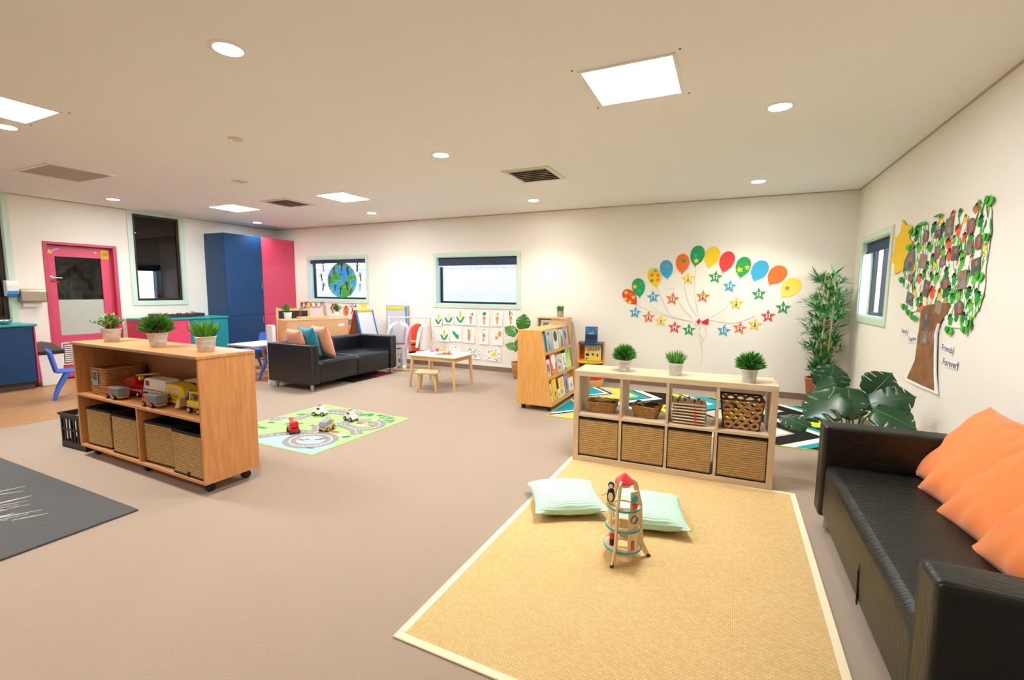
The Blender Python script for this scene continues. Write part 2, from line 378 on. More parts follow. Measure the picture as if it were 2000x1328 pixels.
# ---------------------------------------------------------------- the dim room behind the left wall
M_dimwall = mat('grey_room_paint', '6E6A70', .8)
ar = MB(); ax = XL-.14
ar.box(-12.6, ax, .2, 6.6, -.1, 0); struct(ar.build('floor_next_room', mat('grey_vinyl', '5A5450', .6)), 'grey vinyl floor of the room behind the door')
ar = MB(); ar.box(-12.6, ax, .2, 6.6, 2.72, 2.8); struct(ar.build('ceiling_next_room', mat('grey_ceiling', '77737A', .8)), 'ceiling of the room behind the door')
WN = (5.9, 6.5, 1.12, 1.82)
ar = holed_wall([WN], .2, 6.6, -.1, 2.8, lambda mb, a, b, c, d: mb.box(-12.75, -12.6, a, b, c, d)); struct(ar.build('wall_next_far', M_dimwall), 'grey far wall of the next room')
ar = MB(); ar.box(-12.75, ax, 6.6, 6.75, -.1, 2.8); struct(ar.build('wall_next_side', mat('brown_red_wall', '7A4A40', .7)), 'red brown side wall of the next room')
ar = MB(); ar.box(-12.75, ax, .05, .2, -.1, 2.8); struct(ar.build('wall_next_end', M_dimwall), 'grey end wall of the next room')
wn = thing('window_6', 'small bright window in the next room', None); wn['kind'] = 'structure'
mb = MB(); 
for a, b, c, d in ((5.86, 5.92, 1.08, 1.86), (6.48, 6.54, 1.08, 1.86), (5.92, 6.48, 1.08, 1.14), (5.92, 6.48, 1.80, 1.86)): mb.box(-12.63, -12.58, a, b, c, d)
mb.build('window_frame', M_dark, wn)
mb = MB(); mb.box(-12.70, -12.695, 5.9, 6.5, 1.12, 1.82); mb.build('pane', M_glass, wn)
sh = thing('storage_shelf', 'white shelf with tubs in the dim next room', 'shelf', (-12.55, 4.3, 0))
for k, z in enumerate((.08, .58, 1.08)):
    mb = MB(); mb.box(0, .35, 0, 1.3, z, z+.025); mb.build('shelf', M_whitepaint, sh)
for y in (0, 1.28):
    mb = MB(); mb.box(0, .35, y, y+.02, 0, 1.1); mb.build('side_panel', M_whitepaint, sh)
for k, (y, c) in enumerate(((4.45, 'B4402F'), (4.75, 'D8D4C8'), (5.02, '8A5A3A'), (5.28, 'E8E4DC'))):
    mb = MB(); mb.box(-12.5, -12.3, y, y+.17, 1.106, 1.25+.05*(k % 2)); mb.box(-12.51, -12.29, y-.01, y+.18, 1.25+.05*(k % 2), 1.27+.05*(k % 2))
    tag(mb.build('storage_tub', mat('tub_%d' % k, c, .5), bevel=.006), ['red', 'grey', 'brown', 'white'][k] + ' lidded tub on the shelf behind the pink door', 'tub')
for k, (y, z, wd, hh, c) in enumerate(((4.62, 1.55, .3, .2, '4F5A4A'), (5.0, 1.62, .22, .3, '8E8A80'), (5.3, 1.5, .2, .28, '5A4A44'))):
    mb = MB(); mb.box(-12.6, -12.595, y, y+wd, z, z+hh); tag(mb.build('pinned_picture', mat('dim_picture_%d' % k, c, .8, var=(14, .5))), ['green', 'pale grey', 'brown'][k] + ' picture pinned up in the room behind the pink door', 'picture')

# ---------------------------------------------------------------- pink door
dr = thing('door_1', 'pink door with a glazed upper panel and frosted lower panel', None); dr['kind'] = 'structure'
for a, b, c, d in ((3.25, 3.30, 0, 2.075), (4.105, 4.155, 0, 2.075), (3.30, 4.105, 2.035, 2.075)):
    mb = MB(); mb.box(XL-.10, XL+.012, a, b, c, d); mb.build('door_frame', M_pinkdark, dr, bevel=.003)
DX = XL-.07
leaf = MB()
for a, b, c, d in ((3.30, 3.40, .01, 2.03), (3.965, 4.105, .01, 2.03), (3.40, 3.965, 1.865, 2.03), (3.40, 3.965, .01, .665)): leaf.box(DX-.04, DX, a, b, c, d)
lf_ = leaf.build('door_leaf', M_pinkdoor, dr)
mb = MB(); mb.box(DX-.022, DX-.018, 3.40, 3.965, 1.21, 1.865); mb.build('pane', M_dimglass, dr)
mb = MB(); mb.box(DX-.024, DX-.014, 3.40, 3.965, .665, 1.21); mb.build('frosted_pane', M_frost, dr)
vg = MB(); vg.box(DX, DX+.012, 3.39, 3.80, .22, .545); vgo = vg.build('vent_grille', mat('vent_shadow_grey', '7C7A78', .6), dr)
for a, b, c, d in ((3.38, 3.395, .21, .555), (3.795, 3.81, .21, .555), (3.395, 3.795, .21, .225), (3.395, 3.795, .54, .555)):
    mb = MB(); mb.box(DX, DX+.016, a, b, c, d); mb.build('grille_rim', M_white, vgo)
for k in range(9):
    mb = MB(); z = .25+k*.031; mb.box(DX+.010, DX+.024, 3.41, 3.78, z, z+.016); mb.build('slat', M_white, vgo)
hd = MB(); hd.lathe([(.0, 0), (.026, 0), (.026, .01), (.012, .012), (.011, .045), (0, .046)], 16, (DX, 3.336, 1.545), ax='x'); hd.tube([(DX+.042, 3.336, 1.545), (DX+.046, 3.36, 1.545), (DX+.044, 3.45, 1.54)], .009, 10); hd.build('lever_handle', M_chrome, dr, smooth=True)
mb = MB(); mb.box(DX, DX+.004, 3.33, 3.43, 1.47, 1.495); mb.build('engraved_plate', mat('plate_dark_pink', '9C2C4C', .4), dr)
ys = MB(); ys.box(DX, DX+.003, 3.975, 4.075, 1.86, 2.0); ys.box(DX+.003, DX+.0036, 3.985, 4.065, 1.94, 1.955, 1); ys.box(DX+.003, DX+.0036, 3.985, 4.05, 1.915, 1.925, 1); ys.box(DX+.003, DX+.0036, 3.985, 4.06, 1.89, 1.90, 1)
ys.build('yellow_notice', [mat('yellow_card', 'F2B705', .6), mat('ink_brown', '6B4A10', .7)], dr)
ss = MB(); ss.prism([(3.35+a, 1.93+b) for a, b in star_pts(.045)], lambda u, v, t: (DX+t, u, v), 0, .003, 0)
ss.prism([(3.37, 1.95), (3.40, 1.975), (3.46, 1.985), (3.47, 1.975), (3.41, 1.955), (3.385, 1.93)], lambda u, v, t: (DX+t, u, v), 0, .003, 1)
ss.build('shooting_star_sticker', [mat('star_yellow_paper', 'E9C93A', .6), mat('lilac_paper', 'B9B6D8', .6)], dr)
ss = MB(); ss.prism([(3.90+a*1.2, 1.955+b) for a, b in star_pts(.028, 4, .4)], lambda u, v, t: (DX+t, u, v), 0, .003); ss.build('small_star_sticker', mat('star_yellow_paper', 'E9C93A', .6), dr)

# ---------------------------------------------------------------- ceiling fittings
def downlight(x, y, lit=True, label='', f=1.0):
    d = thing('downlight', label, 'downlight', (x, y, H), group='recessed ceiling downlights')
    mb = MB(); mb.lathe([(.072, -.006), (.095, -.004), (.098, 0), (.072, 0)], 32, close=True); mb.build('trim_ring', M_white, d, smooth=True)
    if lit:
        mb = MB(); mb.lathe([(0.0, -.004), (.072, -.004), (.072, -.001), (0, -.001)], 32); mb.build('lens', emis('downlight_lens_%d' % round(f*100), (1, .96, .90), 75.0*f), d)
        l = bpy.data.lights.new('downlight_lamp', 'SPOT'); l.energy = DOWNLIGHT_W*f; l.color = DOWN_COL; l.spot_size = math.radians(124); l.spot_blend = .7; l.shadow_soft_size = .06
        lo = bpy.data.objects.new('downlight_lamp', l); C.objects.link(lo); lo.parent = d; lo.location = (0, 0, -.03)
    else:
        mb = MB(); mb.lathe([(0.0, -.002), (.072, -.002), (.072, -.001), (0, -.001)], 32); mb.build('reflector', M_chrome, d)
        mb = MB()
        for k in range(-2, 3): mb.box(-.065, .065, k*.026-.006, k*.026+.006, -.012, -.003)
        mb.build('louvre', M_white, d)
for x, y, lit, lb in ((-2.53, 1.73, True, 'large round downlight nearest the viewer on the ceiling'), (.25, 3.81, True, 'round downlight above the shelf with woven bins'), (-2.57, 3.83, True, 'round downlight left of the square ceiling diffuser'),
                      (.235, 6.17, True, 'round downlight in front of the paper balloons'), (-2.6, 6.21, True, 'round downlight in front of the half blinded window'), (-5.55, 6.18, True, 'round downlight in front of the globe window'),
                      (-8.3, 3.78, True, 'round downlight near the pink door'), (-8.47, 6.2, True, 'round downlight above the tall navy cupboard'), (-5.43, 3.78, False, 'unlit round downlight left of centre on the ceiling'),
                      (-5.4, 1.76, True, 'round downlight at the left edge beside the light panel'), (.25, 1.73, False, 'unlit round downlight above the orange cushions, out of the picture'), (-8.3, 1.75, True, 'added round downlight above the navy bench, out of the picture'),  # bench downlight is out of view, added for illumination
                      (.25, -.6, False, 'unlit added downlight behind the viewer on the right'), (-2.55, -.6, True, 'added round downlight directly behind the viewer'), (-5.4, -.6, True, 'added round downlight behind the viewer on the left')):  # unseen row behind the viewer, added to light the room; right one off
    downlight(x, y, lit, lb, .5 if x < -8 or (x, y) == (.25, 3.81) else .7 if x < -5.3 else 1.0)
def panel(x0, x1, y0, y1, label):
    p = thing('light_panel', label, 'light panel', ((x0+x1)/2, (y0+y1)/2, H), group='square ceiling light panels')
    hx, hy = (x1-x0)/2, (y1-y0)/2; f = .02
    mb = MB(); mb.box(-hx-f, hx+f, -hy-f, -hy, -.008, 0); mb.box(-hx-f, hx+f, hy, hy+f, -.008, 0); mb.box(-hx-f, -hx, -hy, hy, -.008, 0); mb.box(hx, hx+f, -hy, hy, -.008, 0); mb.build('frame', M_whitepaint, p)
    mb = MB(); mb.box(-hx, hx, -hy, hy, -.006, -.001); mb.build('diffuser', emis('panel_diffuser', PANEL_COL, PANEL_E), p)
    for a, b in ((-1, -1), (-1, 1), (1, -1), (1, 1)):
        mb = MB(); mb.lathe([(0, -.003), (.006, -.003), (.006, 0), (0, 0)], 8, (a*(hx+.045), b*(hy+.045), 0)); mb.build('screw', M_black, p)
panel(-.862, -.352, 2.77, 3.28, 'bright square light panel nearest the viewer')
panel(-5.11, -4.58, 1.30, 1.79, 'bright square light panel at the left edge of the picture')
panel(-5.22, -4.74, 4.73, 5.24, 'bright square light panel above the far black sofa')
panel(-7.58, -7.02, 4.73, 5.20, 'bright square light panel in front of the tall cupboards')
def slat_vent(x0, x1, y0, y1, label, name='ceiling_diffuser', ang=0):
    v = thing(name, label, 'air vent', ((x0+x1)/2, (y0+y1)/2, H)); hx, hy = (x1-x0)/2, (y1-y0)/2
    M_v = mat('vent_beige', 'E4DACB', .5)
    mb = MB(); mb.box(-hx+.02, hx-.02, -hy+.02, hy-.02, -.002, 0); mb.build('duct_opening', mat('duct_dark', '2A2724', .9), v)
    mb = MB(); f = .05
    mb.box(-hx, hx, -hy, -hy+f, -.014, 0); mb.box(-hx, hx, hy-f, hy, -.014, 0); mb.box(-hx, -hx+f, -hy+f, hy-f, -.014, 0); mb.box(hx-f, hx, -hy+f, hy-f, -.014, 0); mb.build('frame', M_v, v)
    n = 7
    for k in range(n):
        y = -hy+f+.02 + (2*hy-2*f-.04)*k/(n-1); R_ = Matrix.Translation((0, y, -.012)) @ Matrix.Rotation(math.radians(24), 4, 'X')
        mb = MB(); mb.box(-hx+f, hx-f, -.027, .027, -.0015, .0015, M=R_); mb.build('slat', M_v, v)
slat_vent(-2.30, -1.76, 4.59, 5.17, 'square slatted air diffuser right of the middle of the ceiling')
slat_vent(-6.35, -5.81, 4.71, 5.24, 'square slatted air diffuser between the two far light panels')
rg = thing('return_air_grille', 'large grey return air grille at the left of the ceiling', 'air vent', (-6.93, 2.72, H))
M_rg = mat('grille_grey_taupe', 'C6BAAC', .6)
mb = MB(); mb.box(-.38, .38, -.27, .27, -.004, 0); mb.build('filter', M_rg, rg)
mb = MB(); mb.box(-.41, .41, -.30, -.27, -.012, 0); mb.box(-.41, .41, .27, .30, -.012, 0); mb.box(-.41, -.38, -.27, .27, -.012, 0); mb.box(.38, .41, -.27, .27, -.012, 0); mb.build('frame', M_whitepaint, rg)
for k in range(26):
    mb = MB(); y = -.26+k*.0205; mb.box(-.38, .38, y, y+.006, -.0065, -.004); mb.build('slat', M_rg, rg)
sd = thing('smoke_detector', 'small round flush smoke detector on the ceiling', 'detector', (-3.946, 2.727, H))
mb = MB(); mb.lathe([(0, -.010), (.05, -.010), (.062, -.004), (.064, 0), (0, 0)], 28); mb.build('body', mat('detector_cream', 'DDD0C0', .5), sd, smooth=True)
mb = MB(); mb.lathe([(.040, -.0115), (.046, -.0115), (.046, -.009), (.040, -.009)], 28, close=True); mb.build('ring', mat('grille_grey_taupe', '8C7F74', .6), sd)
mb = MB(); mb.lathe([(0, -.014), (.004, -.014), (.004, -.009), (0, -.009)], 8, (-.03, -.02, 0)); mb.build('indicator', emis('red_led', (1, .05, .03), 3), sd)
# ================================================================ left side: cabinets and bench
M_navy = mat('navy_laminate', '063A68', .4); M_pinklam = mat('pink_laminate', 'DA4768', .42); M_teal = mat('teal_laminate', '0E8A93', .4); M_tealtop = mat('teal_worktop', '1C9A9F', .3)
M_kick = mat('kick_brown', '5E4C40', .7)
FX = -8.55
def bar_handle(parent, x, y, z, ln=.10):
    mb = MB(); mb.tube([(x, y, z-ln/2), (x+.025, y, z-ln/2), (x+.025, y, z+ln/2), (x, y, z+ln/2)], .005, 8); return mb.build('handle', M_chrome, parent, smooth=True)
lc = thing('low_cabinet', 'low cabinet with one pink and one teal door under the tall internal window', 'cabinet', (0, 0, 0))
mb = MB(); mb.box(XL+.002, FX-.02, 4.22, 5.565, .10, .86); mb.build('body', M_pinklam, lc)
mb = MB(); mb.box(XL+.002, FX-.07, 4.24, 5.56, 0, .10); mb.build('kickboard', M_kick, lc)
d = MB(); d.box(FX-.02, FX, 4.222, 4.885, .11, .855); d = d.build('door', M_pinklam, lc, bevel=.002); bar_handle(d, FX, 4.835, .77)
d = MB(); d.box(FX-.02, FX, 4.89, 5.562, .11, .855); d = d.build('door', M_teal, lc, bevel=.002); bar_handle(d, FX, 4.94, .77)
mb = MB(); mb.box(XL+.002, FX+.02, 4.21, 5.566, .86, .893); tag(mb.build('worktop', M_tealtop, bevel=.006), 'teal worktop on the low pink and teal cabinet', 'worktop')
tc = thing('tall_cupboard', 'tall cupboard with navy and pink doors in the far left corner', 'cupboard', (0, 0, 0))
mb = MB(); mb.box(XL+.002, FX-.02, 5.57, 7.09, .10, 2.44); mb.build('body', M_navy, tc)
mb = MB(); mb.box(XL+.002, FX-.07, 5.58, 7.08, 0, .10); mb.build('kickboard', M_kick, tc)
for (a, b, m_) in ((5.572, 6.325, M_navy), (6.33, 7.088, M_pinklam)):
    for c, d in ((.11, .885), (.89, 2.438)):
        q = MB(); q.box(FX-.02, FX, a, b, c, d); q = q.build('door', m_, tc, bevel=.002)
        bar_handle(q, FX, (b-.045) if m_ is M_navy else (a+.05), 1.47 if c > .5 else .79, .11)
# tray of loose pieces on the worktop
ty = thing('serving_tray', 'dark brown tray of natural loose pieces on the teal worktop', 'tray', (-8.86, 4.86, .893))
M_tray = mat('dark_brown_tray', '35241D', .6)
mb = MB(); mb.box(-.17, .17, -.37, .37, 0, .012); 
for a, b, c, e in ((-.17, .17, -.37, -.355), (-.17, .17, .355, .37), (-.17, -.155, -.355, .355), (.155, .17, -.355, .355)): mb.box(a, b, c, e, .012, .065)
mb.build('tray_body', M_tray, ty, bevel=.003)
for k in range(26):
    r = random.uniform(.022, .04); mb = MB(); x0, y0 = random.uniform(-.12, .12), random.uniform(-.32, .32)
    mb.lathe([(0, 0), (r*.8, r*.1), (r, r*.5), (r*.7, r*.95), (0, r*1.1)], 9); mb.xf(Matrix.Translation((x0, y0, .02+random.uniform(0, .03))) @ Matrix.Rotation(random.uniform(-.5, .5), 4, 'X'))
    mb.build('pebble', mat(*random.choice([('pebble_cream', 'D9C7A8', .7), ('pebble_orange', 'C98A5A', .7), ('pebble_white', 'E6E0D6', .6), ('pebble_brown', '8A5E40', .7)])), ty, smooth=True)
# navy bench at the left edge
nb_ = thing('sink_bench', 'navy bench with teal worktop at the left edge', 'bench', (0, 0, 0))
mb = MB(); mb.box(XL+.002, -8.62, .9, 2.885, .10, .865); mb.build('body', M_navy, nb_)
for a, b in ((.91, 1.9), (1.905, 2.87)):
    q = MB(); q.box(-8.62, -8.60, a, b, .11, .86); q.build('door', M_navy, nb_, bevel=.002)
mb = MB(); mb.box(XL+.002, -8.60, 2.885, 2.90, .08, .865); mb.build('end_panel', M_pinklam, nb_)
mb = MB(); mb.box(XL+.002, -8.68, .9, 2.87, 0, .10); mb.build('kickboard', M_kick, nb_)
mb = MB(); mb.box(XL+.002, -8.575, .88, 2.92, .866, .90); mb.build('worktop', M_tealtop, nb_, bevel=.01, seg=3)
tp = thing('sink_tap', 'chrome gooseneck tap on the teal bench top', 'tap', (-8.95, 2.52, .90))
mb = MB(); mb.lathe([(0, 0), (.03, 0), (.03, .02), (.016, .03), (0, .03)], 16); mb.build('base', M_chrome, tp, smooth=True)
mb = MB(); mb.tube([(0, 0, .02), (0, 0, .16), (.03, 0, .21), (.08, 0, .22), (.12, 0, .19), (.125, 0, .15)], .011, 10); mb.build('spout', M_chrome, tp, smooth=True)
mb = MB(); mb.tube([(0, .02, .05), (0, .07, .07)], .007, 8); mb.build('lever', M_chrome, tp, smooth=True)
bw = thing('steel_bowl', 'small steel bowl beside the tap on the teal bench', 'bowl', (-8.75, 2.66, .90))
mb = MB(); mb.lathe([(.03, 0), (.06, .02), (.075, .05), (.073, .05), (.057, .022), (.028, .005)], 24); mb.build('bowl_body', M_chrome, bw, smooth=True)
# soap and towel dispensers
sp = thing('soap_dispenser', 'white soap dispenser with blue push bar on the left wall', 'dispenser', (XL, 2.865, 1.27))
mb = MB(); mb.prism([(0, 0), (.06, 0), (.11, .05), (.115, .15), (.09, .215), (0, .22)], lambda u, v, t: (u, t, v), -.062, .062); mb.build('body', M_white, sp, bevel=.008)
mb = MB(); mb.prism([(.06, -.012), (.118, .03), (.122, .075), (.10, .075), (.06, .02)], lambda u, v, t: (u, t, v), -.054, .054); mb.build('push_bar', mat('soap_blue', '3D8FE0', .35), sp, bevel=.004)
tw = thing('towel_dispenser', 'brushed beige paper towel dispenser beside the pink door', 'dispenser', (XL, 3.07, 1.185))
mb = MB(); mb.prism([(0, 0), (.115, 0), (.13, .02), (.13, .15), (.105, .185), (0, .19)], lambda u, v, t: (u, t, v), -.135, .135); mb.build('body', mat('towel_box_steel', 'A89C88', .35, metal=.5), tw, bevel=.006)
mb = MB(); mb.box(.045, .05, -.10, .10, -.07, .0); mb.build('paper_towel', mat('paper_white', 'F2EFEA', .8), tw)
# bin
bn = thing('swing_bin', 'white bin with grey swing lid beside the navy bench', 'bin', (-8.83, 3.07, 0))
def taper(mb, x0, y0, z0, x1, y1, z1, mi=0, c=(0, 0)):
    vs = [(c[0]+sx*x, c[1]+sy*y, z) for x, y, z in ((x0, y0, z0), (x1, y1, z1)) for sx, sy in ((-1, -1), (1, -1), (1, 1), (-1, 1))]
    return mb.add(vs, [(3, 2, 1, 0), (4, 5, 6, 7), (0, 1, 5, 4), (1, 2, 6, 5), (2, 3, 7, 6), (3, 0, 4, 7)], mi)
mb = MB(); taper(mb, .12, .11, 0, .15, .14, .46); mb.build('bucket', M_white, bn, bevel=.012, seg=3)
mb = MB(); taper(mb, .158, .148, .45, .158, .148, .50); mb.build('lid_rim', M_black, bn, bevel=.008)
mb = MB(); mb.prism([(-.15, .50), (.15, .50), (.02, .62), (-.02, .62)], lambda u, v, t: (t, u, v), -.155, .155); mb.build('swing_lid', mat('lid_grey', '5E5C5A', .4), bn, bevel=.006)

# ================================================================ blue classroom chairs and the white table
M_blue = mat('royal_blue_plastic', '4470CE', .38)
def make_chair():
    c = thing('child_chair', '', 'chair', group='blue plastic children\'s chairs')
    mb = MB(); n = 8; sec = []
    # seat pan: dished grid with thickness
    for t in (0, -.012):
        for i in range(n+1):
            for j in range(n+1):
                u, v = -1+2*i/n, -1+2*j/n
                sec.append((.165*u*(1-.12*(v > .2)*(v-.2)), .15*v, .30+.018*u*u+.03*max(0, -v-.5)*2*(-.5)+t))
    k = (n+1)**2; fs = []
    for i in range(n):
        for j in range(n):
            a = i*(n+1)+j; q = (a, a+n+1, a+n+2, a+1); fs += [q, tuple(x+k for x in q[::-1])]
    for i in range(n):
        for a, b in ((i*(n+1), (i+1)*(n+1)), ((i+1)*(n+1)+n, i*(n+1)+n), (i+1, i), (n*(n+1)+i, n*(n+1)+i+1)): fs.append((a, b, b+k, a+k))
    mb.add(sec, fs); mb.build('seat', M_blue, c, smooth=True)
    mb = MB(); sec = []; fs = []
    for t in (0, .012):
        for i in range(n+1):
            for j in range(n+1):
                u, v = -1+2*i/n, j/n
                wdt = .165-.02*v**3; sec.append((wdt*u, .15+.05*v-.03*u*u+.02+t, .31+.27*v-.03*u*u*(v > .9)))
    for i in range(n):
        for j in range(n):
            a = i*(n+1)+j; q = (a, a+n+1, a+n+2, a+1); fs += [q, tuple(x+k for x in q[::-1])]
    for i in range(n):
        for a, b in ((i*(n+1), (i+1)*(n+1)), ((i+1)*(n+1)+n, i*(n+1)+n), (i+1, i), (n*(n+1)+i, n*(n+1)+i+1)): fs.append((a, b, b+k, a+k))
    mb.add(sec, fs); mb.build('backrest', M_blue, c, smooth=True)
    for sx in (-1, 1):
        for sy in (-1, 1):
            mb = MB(); mb.tube([(sx*.13, sy*.06, .30), (sx*.155, sy*.15, .12), (sx*.165, sy*.19, 0)], [.024, .02, .017], 10); mb.build('leg', M_blue, c, smooth=True)
    return c
ch0 = make_chair(); first = True
for x, y, rz, lb in ((-7.60, 2.90, math.radians(159), 'blue plastic child chair behind the toy shelf beside the bin'), (-7.58, 5.36, math.radians(-10), 'blue plastic child chair at the far side of the white table'),
                     (-6.98, 4.36, math.radians(185), 'blue plastic child chair at the near side of the white table'), (-6.30, 4.86, math.radians(-88), 'blue plastic child chair beside the white upright panel')):
    c_ = ch0 if first else copy_tree(ch0); first = False
    c_.scale = (1.1, 1.1, 1.1); c_.location = (x, y, 0); c_.rotation_euler = (0, 0, rz); c_['label'] = lb
M_lam = mat('white_laminate', 'F0EEEA', .35); M_ply = wood('birch_ply', 'D9B88C', 'C49C6C', (3, 3, 60), .5)
wt = thing('craft_table', 'white topped low table with ply edge between blue chairs', 'table', (-6.86, 4.94, 0))
mb = MB(); mb.box(-.30, .30, -.32, .32, .505, .527); mb.build('table_edge', M_ply, wt, bevel=.004)
mb = MB(); mb.box(-.296, .296, -.316, .316, .527, .530); mb.build('tabletop', M_lam, wt)
for sx in (-1, 1):
    for sy in (-1, 1):
        mb = MB(); mb.tube([(sx*.25, sy*.27, .505), (sx*.26, sy*.28, 0)], [.022, .018], 12); mb.build('leg', M_ply, wt, smooth=True)

# white upright panel beside the far sofa
wp = thing('upright_panel', 'white upright moulded panel on round feet beside the far black sofa', 'panel', (-6.03, 4.55, 0))
mb = MB(); mb.prism([(-.055, .06), (.055, .06), (.055, .87), (.035, .885), (-.035, .885), (-.055, .87)], lambda u, v, t: (u*1.25, t, v), -.03, .03); mb.build('panel_body', M_white, wp, bevel=.012, seg=3)
for s_ in (-1, 1):
    mb = MB(); mb.lathe([(0, 0), (.038, 0), (.042, .02), (.034, .07), (0, .07)], 16, (s_*.055, 0, 0)); mb.build('foot', M_white, wp, smooth=True)

# ================================================================ the toy shelf on castors
M_beech = wood('beech_laminate', 'D9985C', 'C4824A', (22, 22, 2.2), .42, 2.0)
M_beechx = wood('beech_laminate_long', 'D9985C', 'C4824A', (2.2, 22, 22), .42, 2.0)
M_edge = mat('chipped_edge', 'A88468', .7, var=(120, .2))
TS = thing('toy_shelf', 'wood laminate toy shelf on castors with three potted plants on top', 'shelf', (-4.86, 1.85, 0), math.radians(-1.3))
L_, D_, HB, HT, TH = 1.745, .39, .085, .962, .02
mb = MB(); mb.box(-.012, L_+.004, -.008, D_, HT-TH, HT); mb.build('top_panel', M_beechx, TS, bevel=.0015)
mb = MB(); mb.box(-.012, L_-.02, -.010, -.008, HT-TH, HT-.002); mb.build('edge_strip', M_edge, TS)
for x0 in (0, L_-TH):
    mb = MB(); mb.box(x0, x0+TH, 0, D_, HB+TH, HT-TH); mb.build('side_panel', M_beech, TS, bevel=.0015)
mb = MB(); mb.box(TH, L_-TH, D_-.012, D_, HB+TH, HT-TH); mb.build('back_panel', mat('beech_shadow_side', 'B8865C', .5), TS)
mb = MB(); mb.box(0, L_, 0, D_, HB, HB+TH); mb.build('bottom_panel', M_beechx, TS, bevel=.0015)
SZ = .535
mb = MB(); mb.box(TH, L_-TH, 0, D_-.012, SZ-TH, SZ); mb.build('shelf', M_beechx, TS, bevel=.0015)
mb = MB(); mb.box(.905, .925, .005, D_-.012, HB+TH, SZ-TH); mb.build('divider', M_beech, TS, bevel=.0015)
for x0 in (.1, L_/2, L_-.09):
    for y0 in (.07, D_-.06):
        ca = MB(); ca.box(-.03, .03, -.03, .03, HB-.012, HB); ca.box(-.008, .008, -.02, .02, .05, HB-.012); ca = ca.build('castor', M_black, TS, loc=(x0, y0, 0))
        w_ = MB(); w_.lathe([(0, -.02), (.028, -.02), (.032, -.012), (.032, .012), (.028, .02), (0, .02)], 16, (0, .008, .032), ax='x'); w_.build('wheel', M_black, ca, smooth=True)
def on_shelf(x, y, z):   # local -> world
    return TS.matrix_basis @ Vector((x, y, z))
# woven bins
M_bin = weave('seagrass_weave', 'CBA366', 'B08A50', '5A3F1C')
def make_bin(label, group, w_, d_, h_, loc, rz):
    b = thing('woven_bin', label, 'basket', loc, rz, group)
    mb = MB(); t = .012
    for x0, x1, y0, y1 in ((-w_/2, w_/2, 0, t), (-w_/2, w_/2, d_-t, d_), (-w_/2, -w_/2+t, t, d_-t), (w_/2-t, w_/2, t, d_-t)): mb.box(x0, x1, y0, y1, .008, h_-.012)
    mb.build('woven_body', M_bin, b, bevel=.006)
    for nm, z0, z1 in (('rim_binding', h_-.014, h_), ('base_binding', 0, .012)):
        mb = MB()
        for x0, x1, y0, y1 in ((-w_/2-.002, w_/2+.002, -.002, t), (-w_/2-.002, w_/2+.002, d_-t, d_+.002), (-w_/2-.002, -w_/2+t, t, d_-t), (w_/2-t, w_/2+.002, t, d_-t)): mb.box(x0, x1, y0, y1, z0, z1)
        mb.build(nm, mat('black_binding_cloth', '15120F', .85), b)
    mb = MB(); e = t+.001; mb.box(-w_/2+e, w_/2-e, e, d_-e, .012, .016)
    for x0, x1, y0, y1 in ((-w_/2+e, w_/2-e, e, e+.002), (-w_/2+e, w_/2-e, d_-e-.002, d_-e), (-w_/2+e, -w_/2+e+.002, e, d_-e), (w_/2-e-.002, w_/2-e, e, d_-e)): mb.box(x0, x1, y0, y1, .012, h_-.016)
    mb.build('lining', mat('black_lining', '0E0D0C', .95), b)
    return b
g_ = 'seagrass bins in the toy shelf'
for lx, ly, w_, a, lb in ((.255, .03, .34, 3, 'woven bin at the crate end of the toy shelf'), (.68, .02, .34, 1.5, 'woven bin left of the toy shelf divider'), (1.13, .035, .34, 2, 'woven bin right of the toy shelf divider'), (1.53, .012, .34, 0, 'woven bin at the near end of the toy shelf with a black tab')):
    p = on_shelf(lx, ly, HB+TH+.001); b = make_bin(lb, g_, w_, .30, .315, p, math.radians(a-1.3))
    if 'tab' in lb:
        mb = MB(); mb.box(.0, .022, -.006, -.001, .0, .035); mb.build('cloth_tab', mat('black_binding_cloth', '15120F', .85), b)

# rope-woven basket with a photo tag on the upper shelf
M_rope = mat('banana_rope', 'B98548', .8, var=(60, .35), bump=(90, .8))
def rope_basket(label, loc, rz, w_, d_, h_, taper_=.0, rows=11, name='rope_basket', matl=None, contents=None):
    b = thing(name, label, 'basket', loc, rz); matl = matl or M_rope
    mb = MB(); r = h_/rows/2
    for k in range(rows):
        z = r+2*r*k*.985; f = 1-taper_*(1-k/(rows-1)); a, c = (w_/2-r)*f, (d_/2-r)*f; cr = .025*min(1, w_/.2)
        path = []
        for cx, cy, t0 in ((a-cr, c-cr, 0), (-a+cr, c-cr, 90), (-a+cr, -c+cr, 180), (a-cr, -c+cr, 270)):
            for q in (0, 30, 60, 90): t = math.radians(t0+q); path.append((cx+cr*math.cos(t), cy+cr*math.sin(t)))
        # add points along straight runs, wobbling in and out like strands over stakes
        full = []; npt = len(path)
        for i in range(npt):
            p0, p1 = Vector((*path[i], 0)), Vector((*path[(i+1) % npt], 0)); ln = (p1-p0).length; st = max(1, int(ln/.014))
            for s_ in range(st):
                q = p0.lerp(p1, s_/st); full.append(q)
        pts = []
        for i, q in enumerate(full):
            nrm = Vector((q.x/max(a, .01), q.y/max(c, .01), 0)).normalized(); pts.append(q + nrm*(.0022*(1 if (i+k) % 2 else -1)) + Vector((0, 0, z+random.uniform(-.0008, .0008))))
        pts.append(pts[0]); mb.tube(pts, r*1.08, 6, cap=False)
    mb.build('woven_wall', matl, b, smooth=True, recalc=False, ang=80)
    f = 1-taper_; mb = MB(); mb.box(-w_/2*f+.012, w_/2*f-.012, -d_/2*f+.012, d_/2*f-.012, .002, .008); mb.build('base', mat('rope_dark', '7A5528', .9), b)
    return b
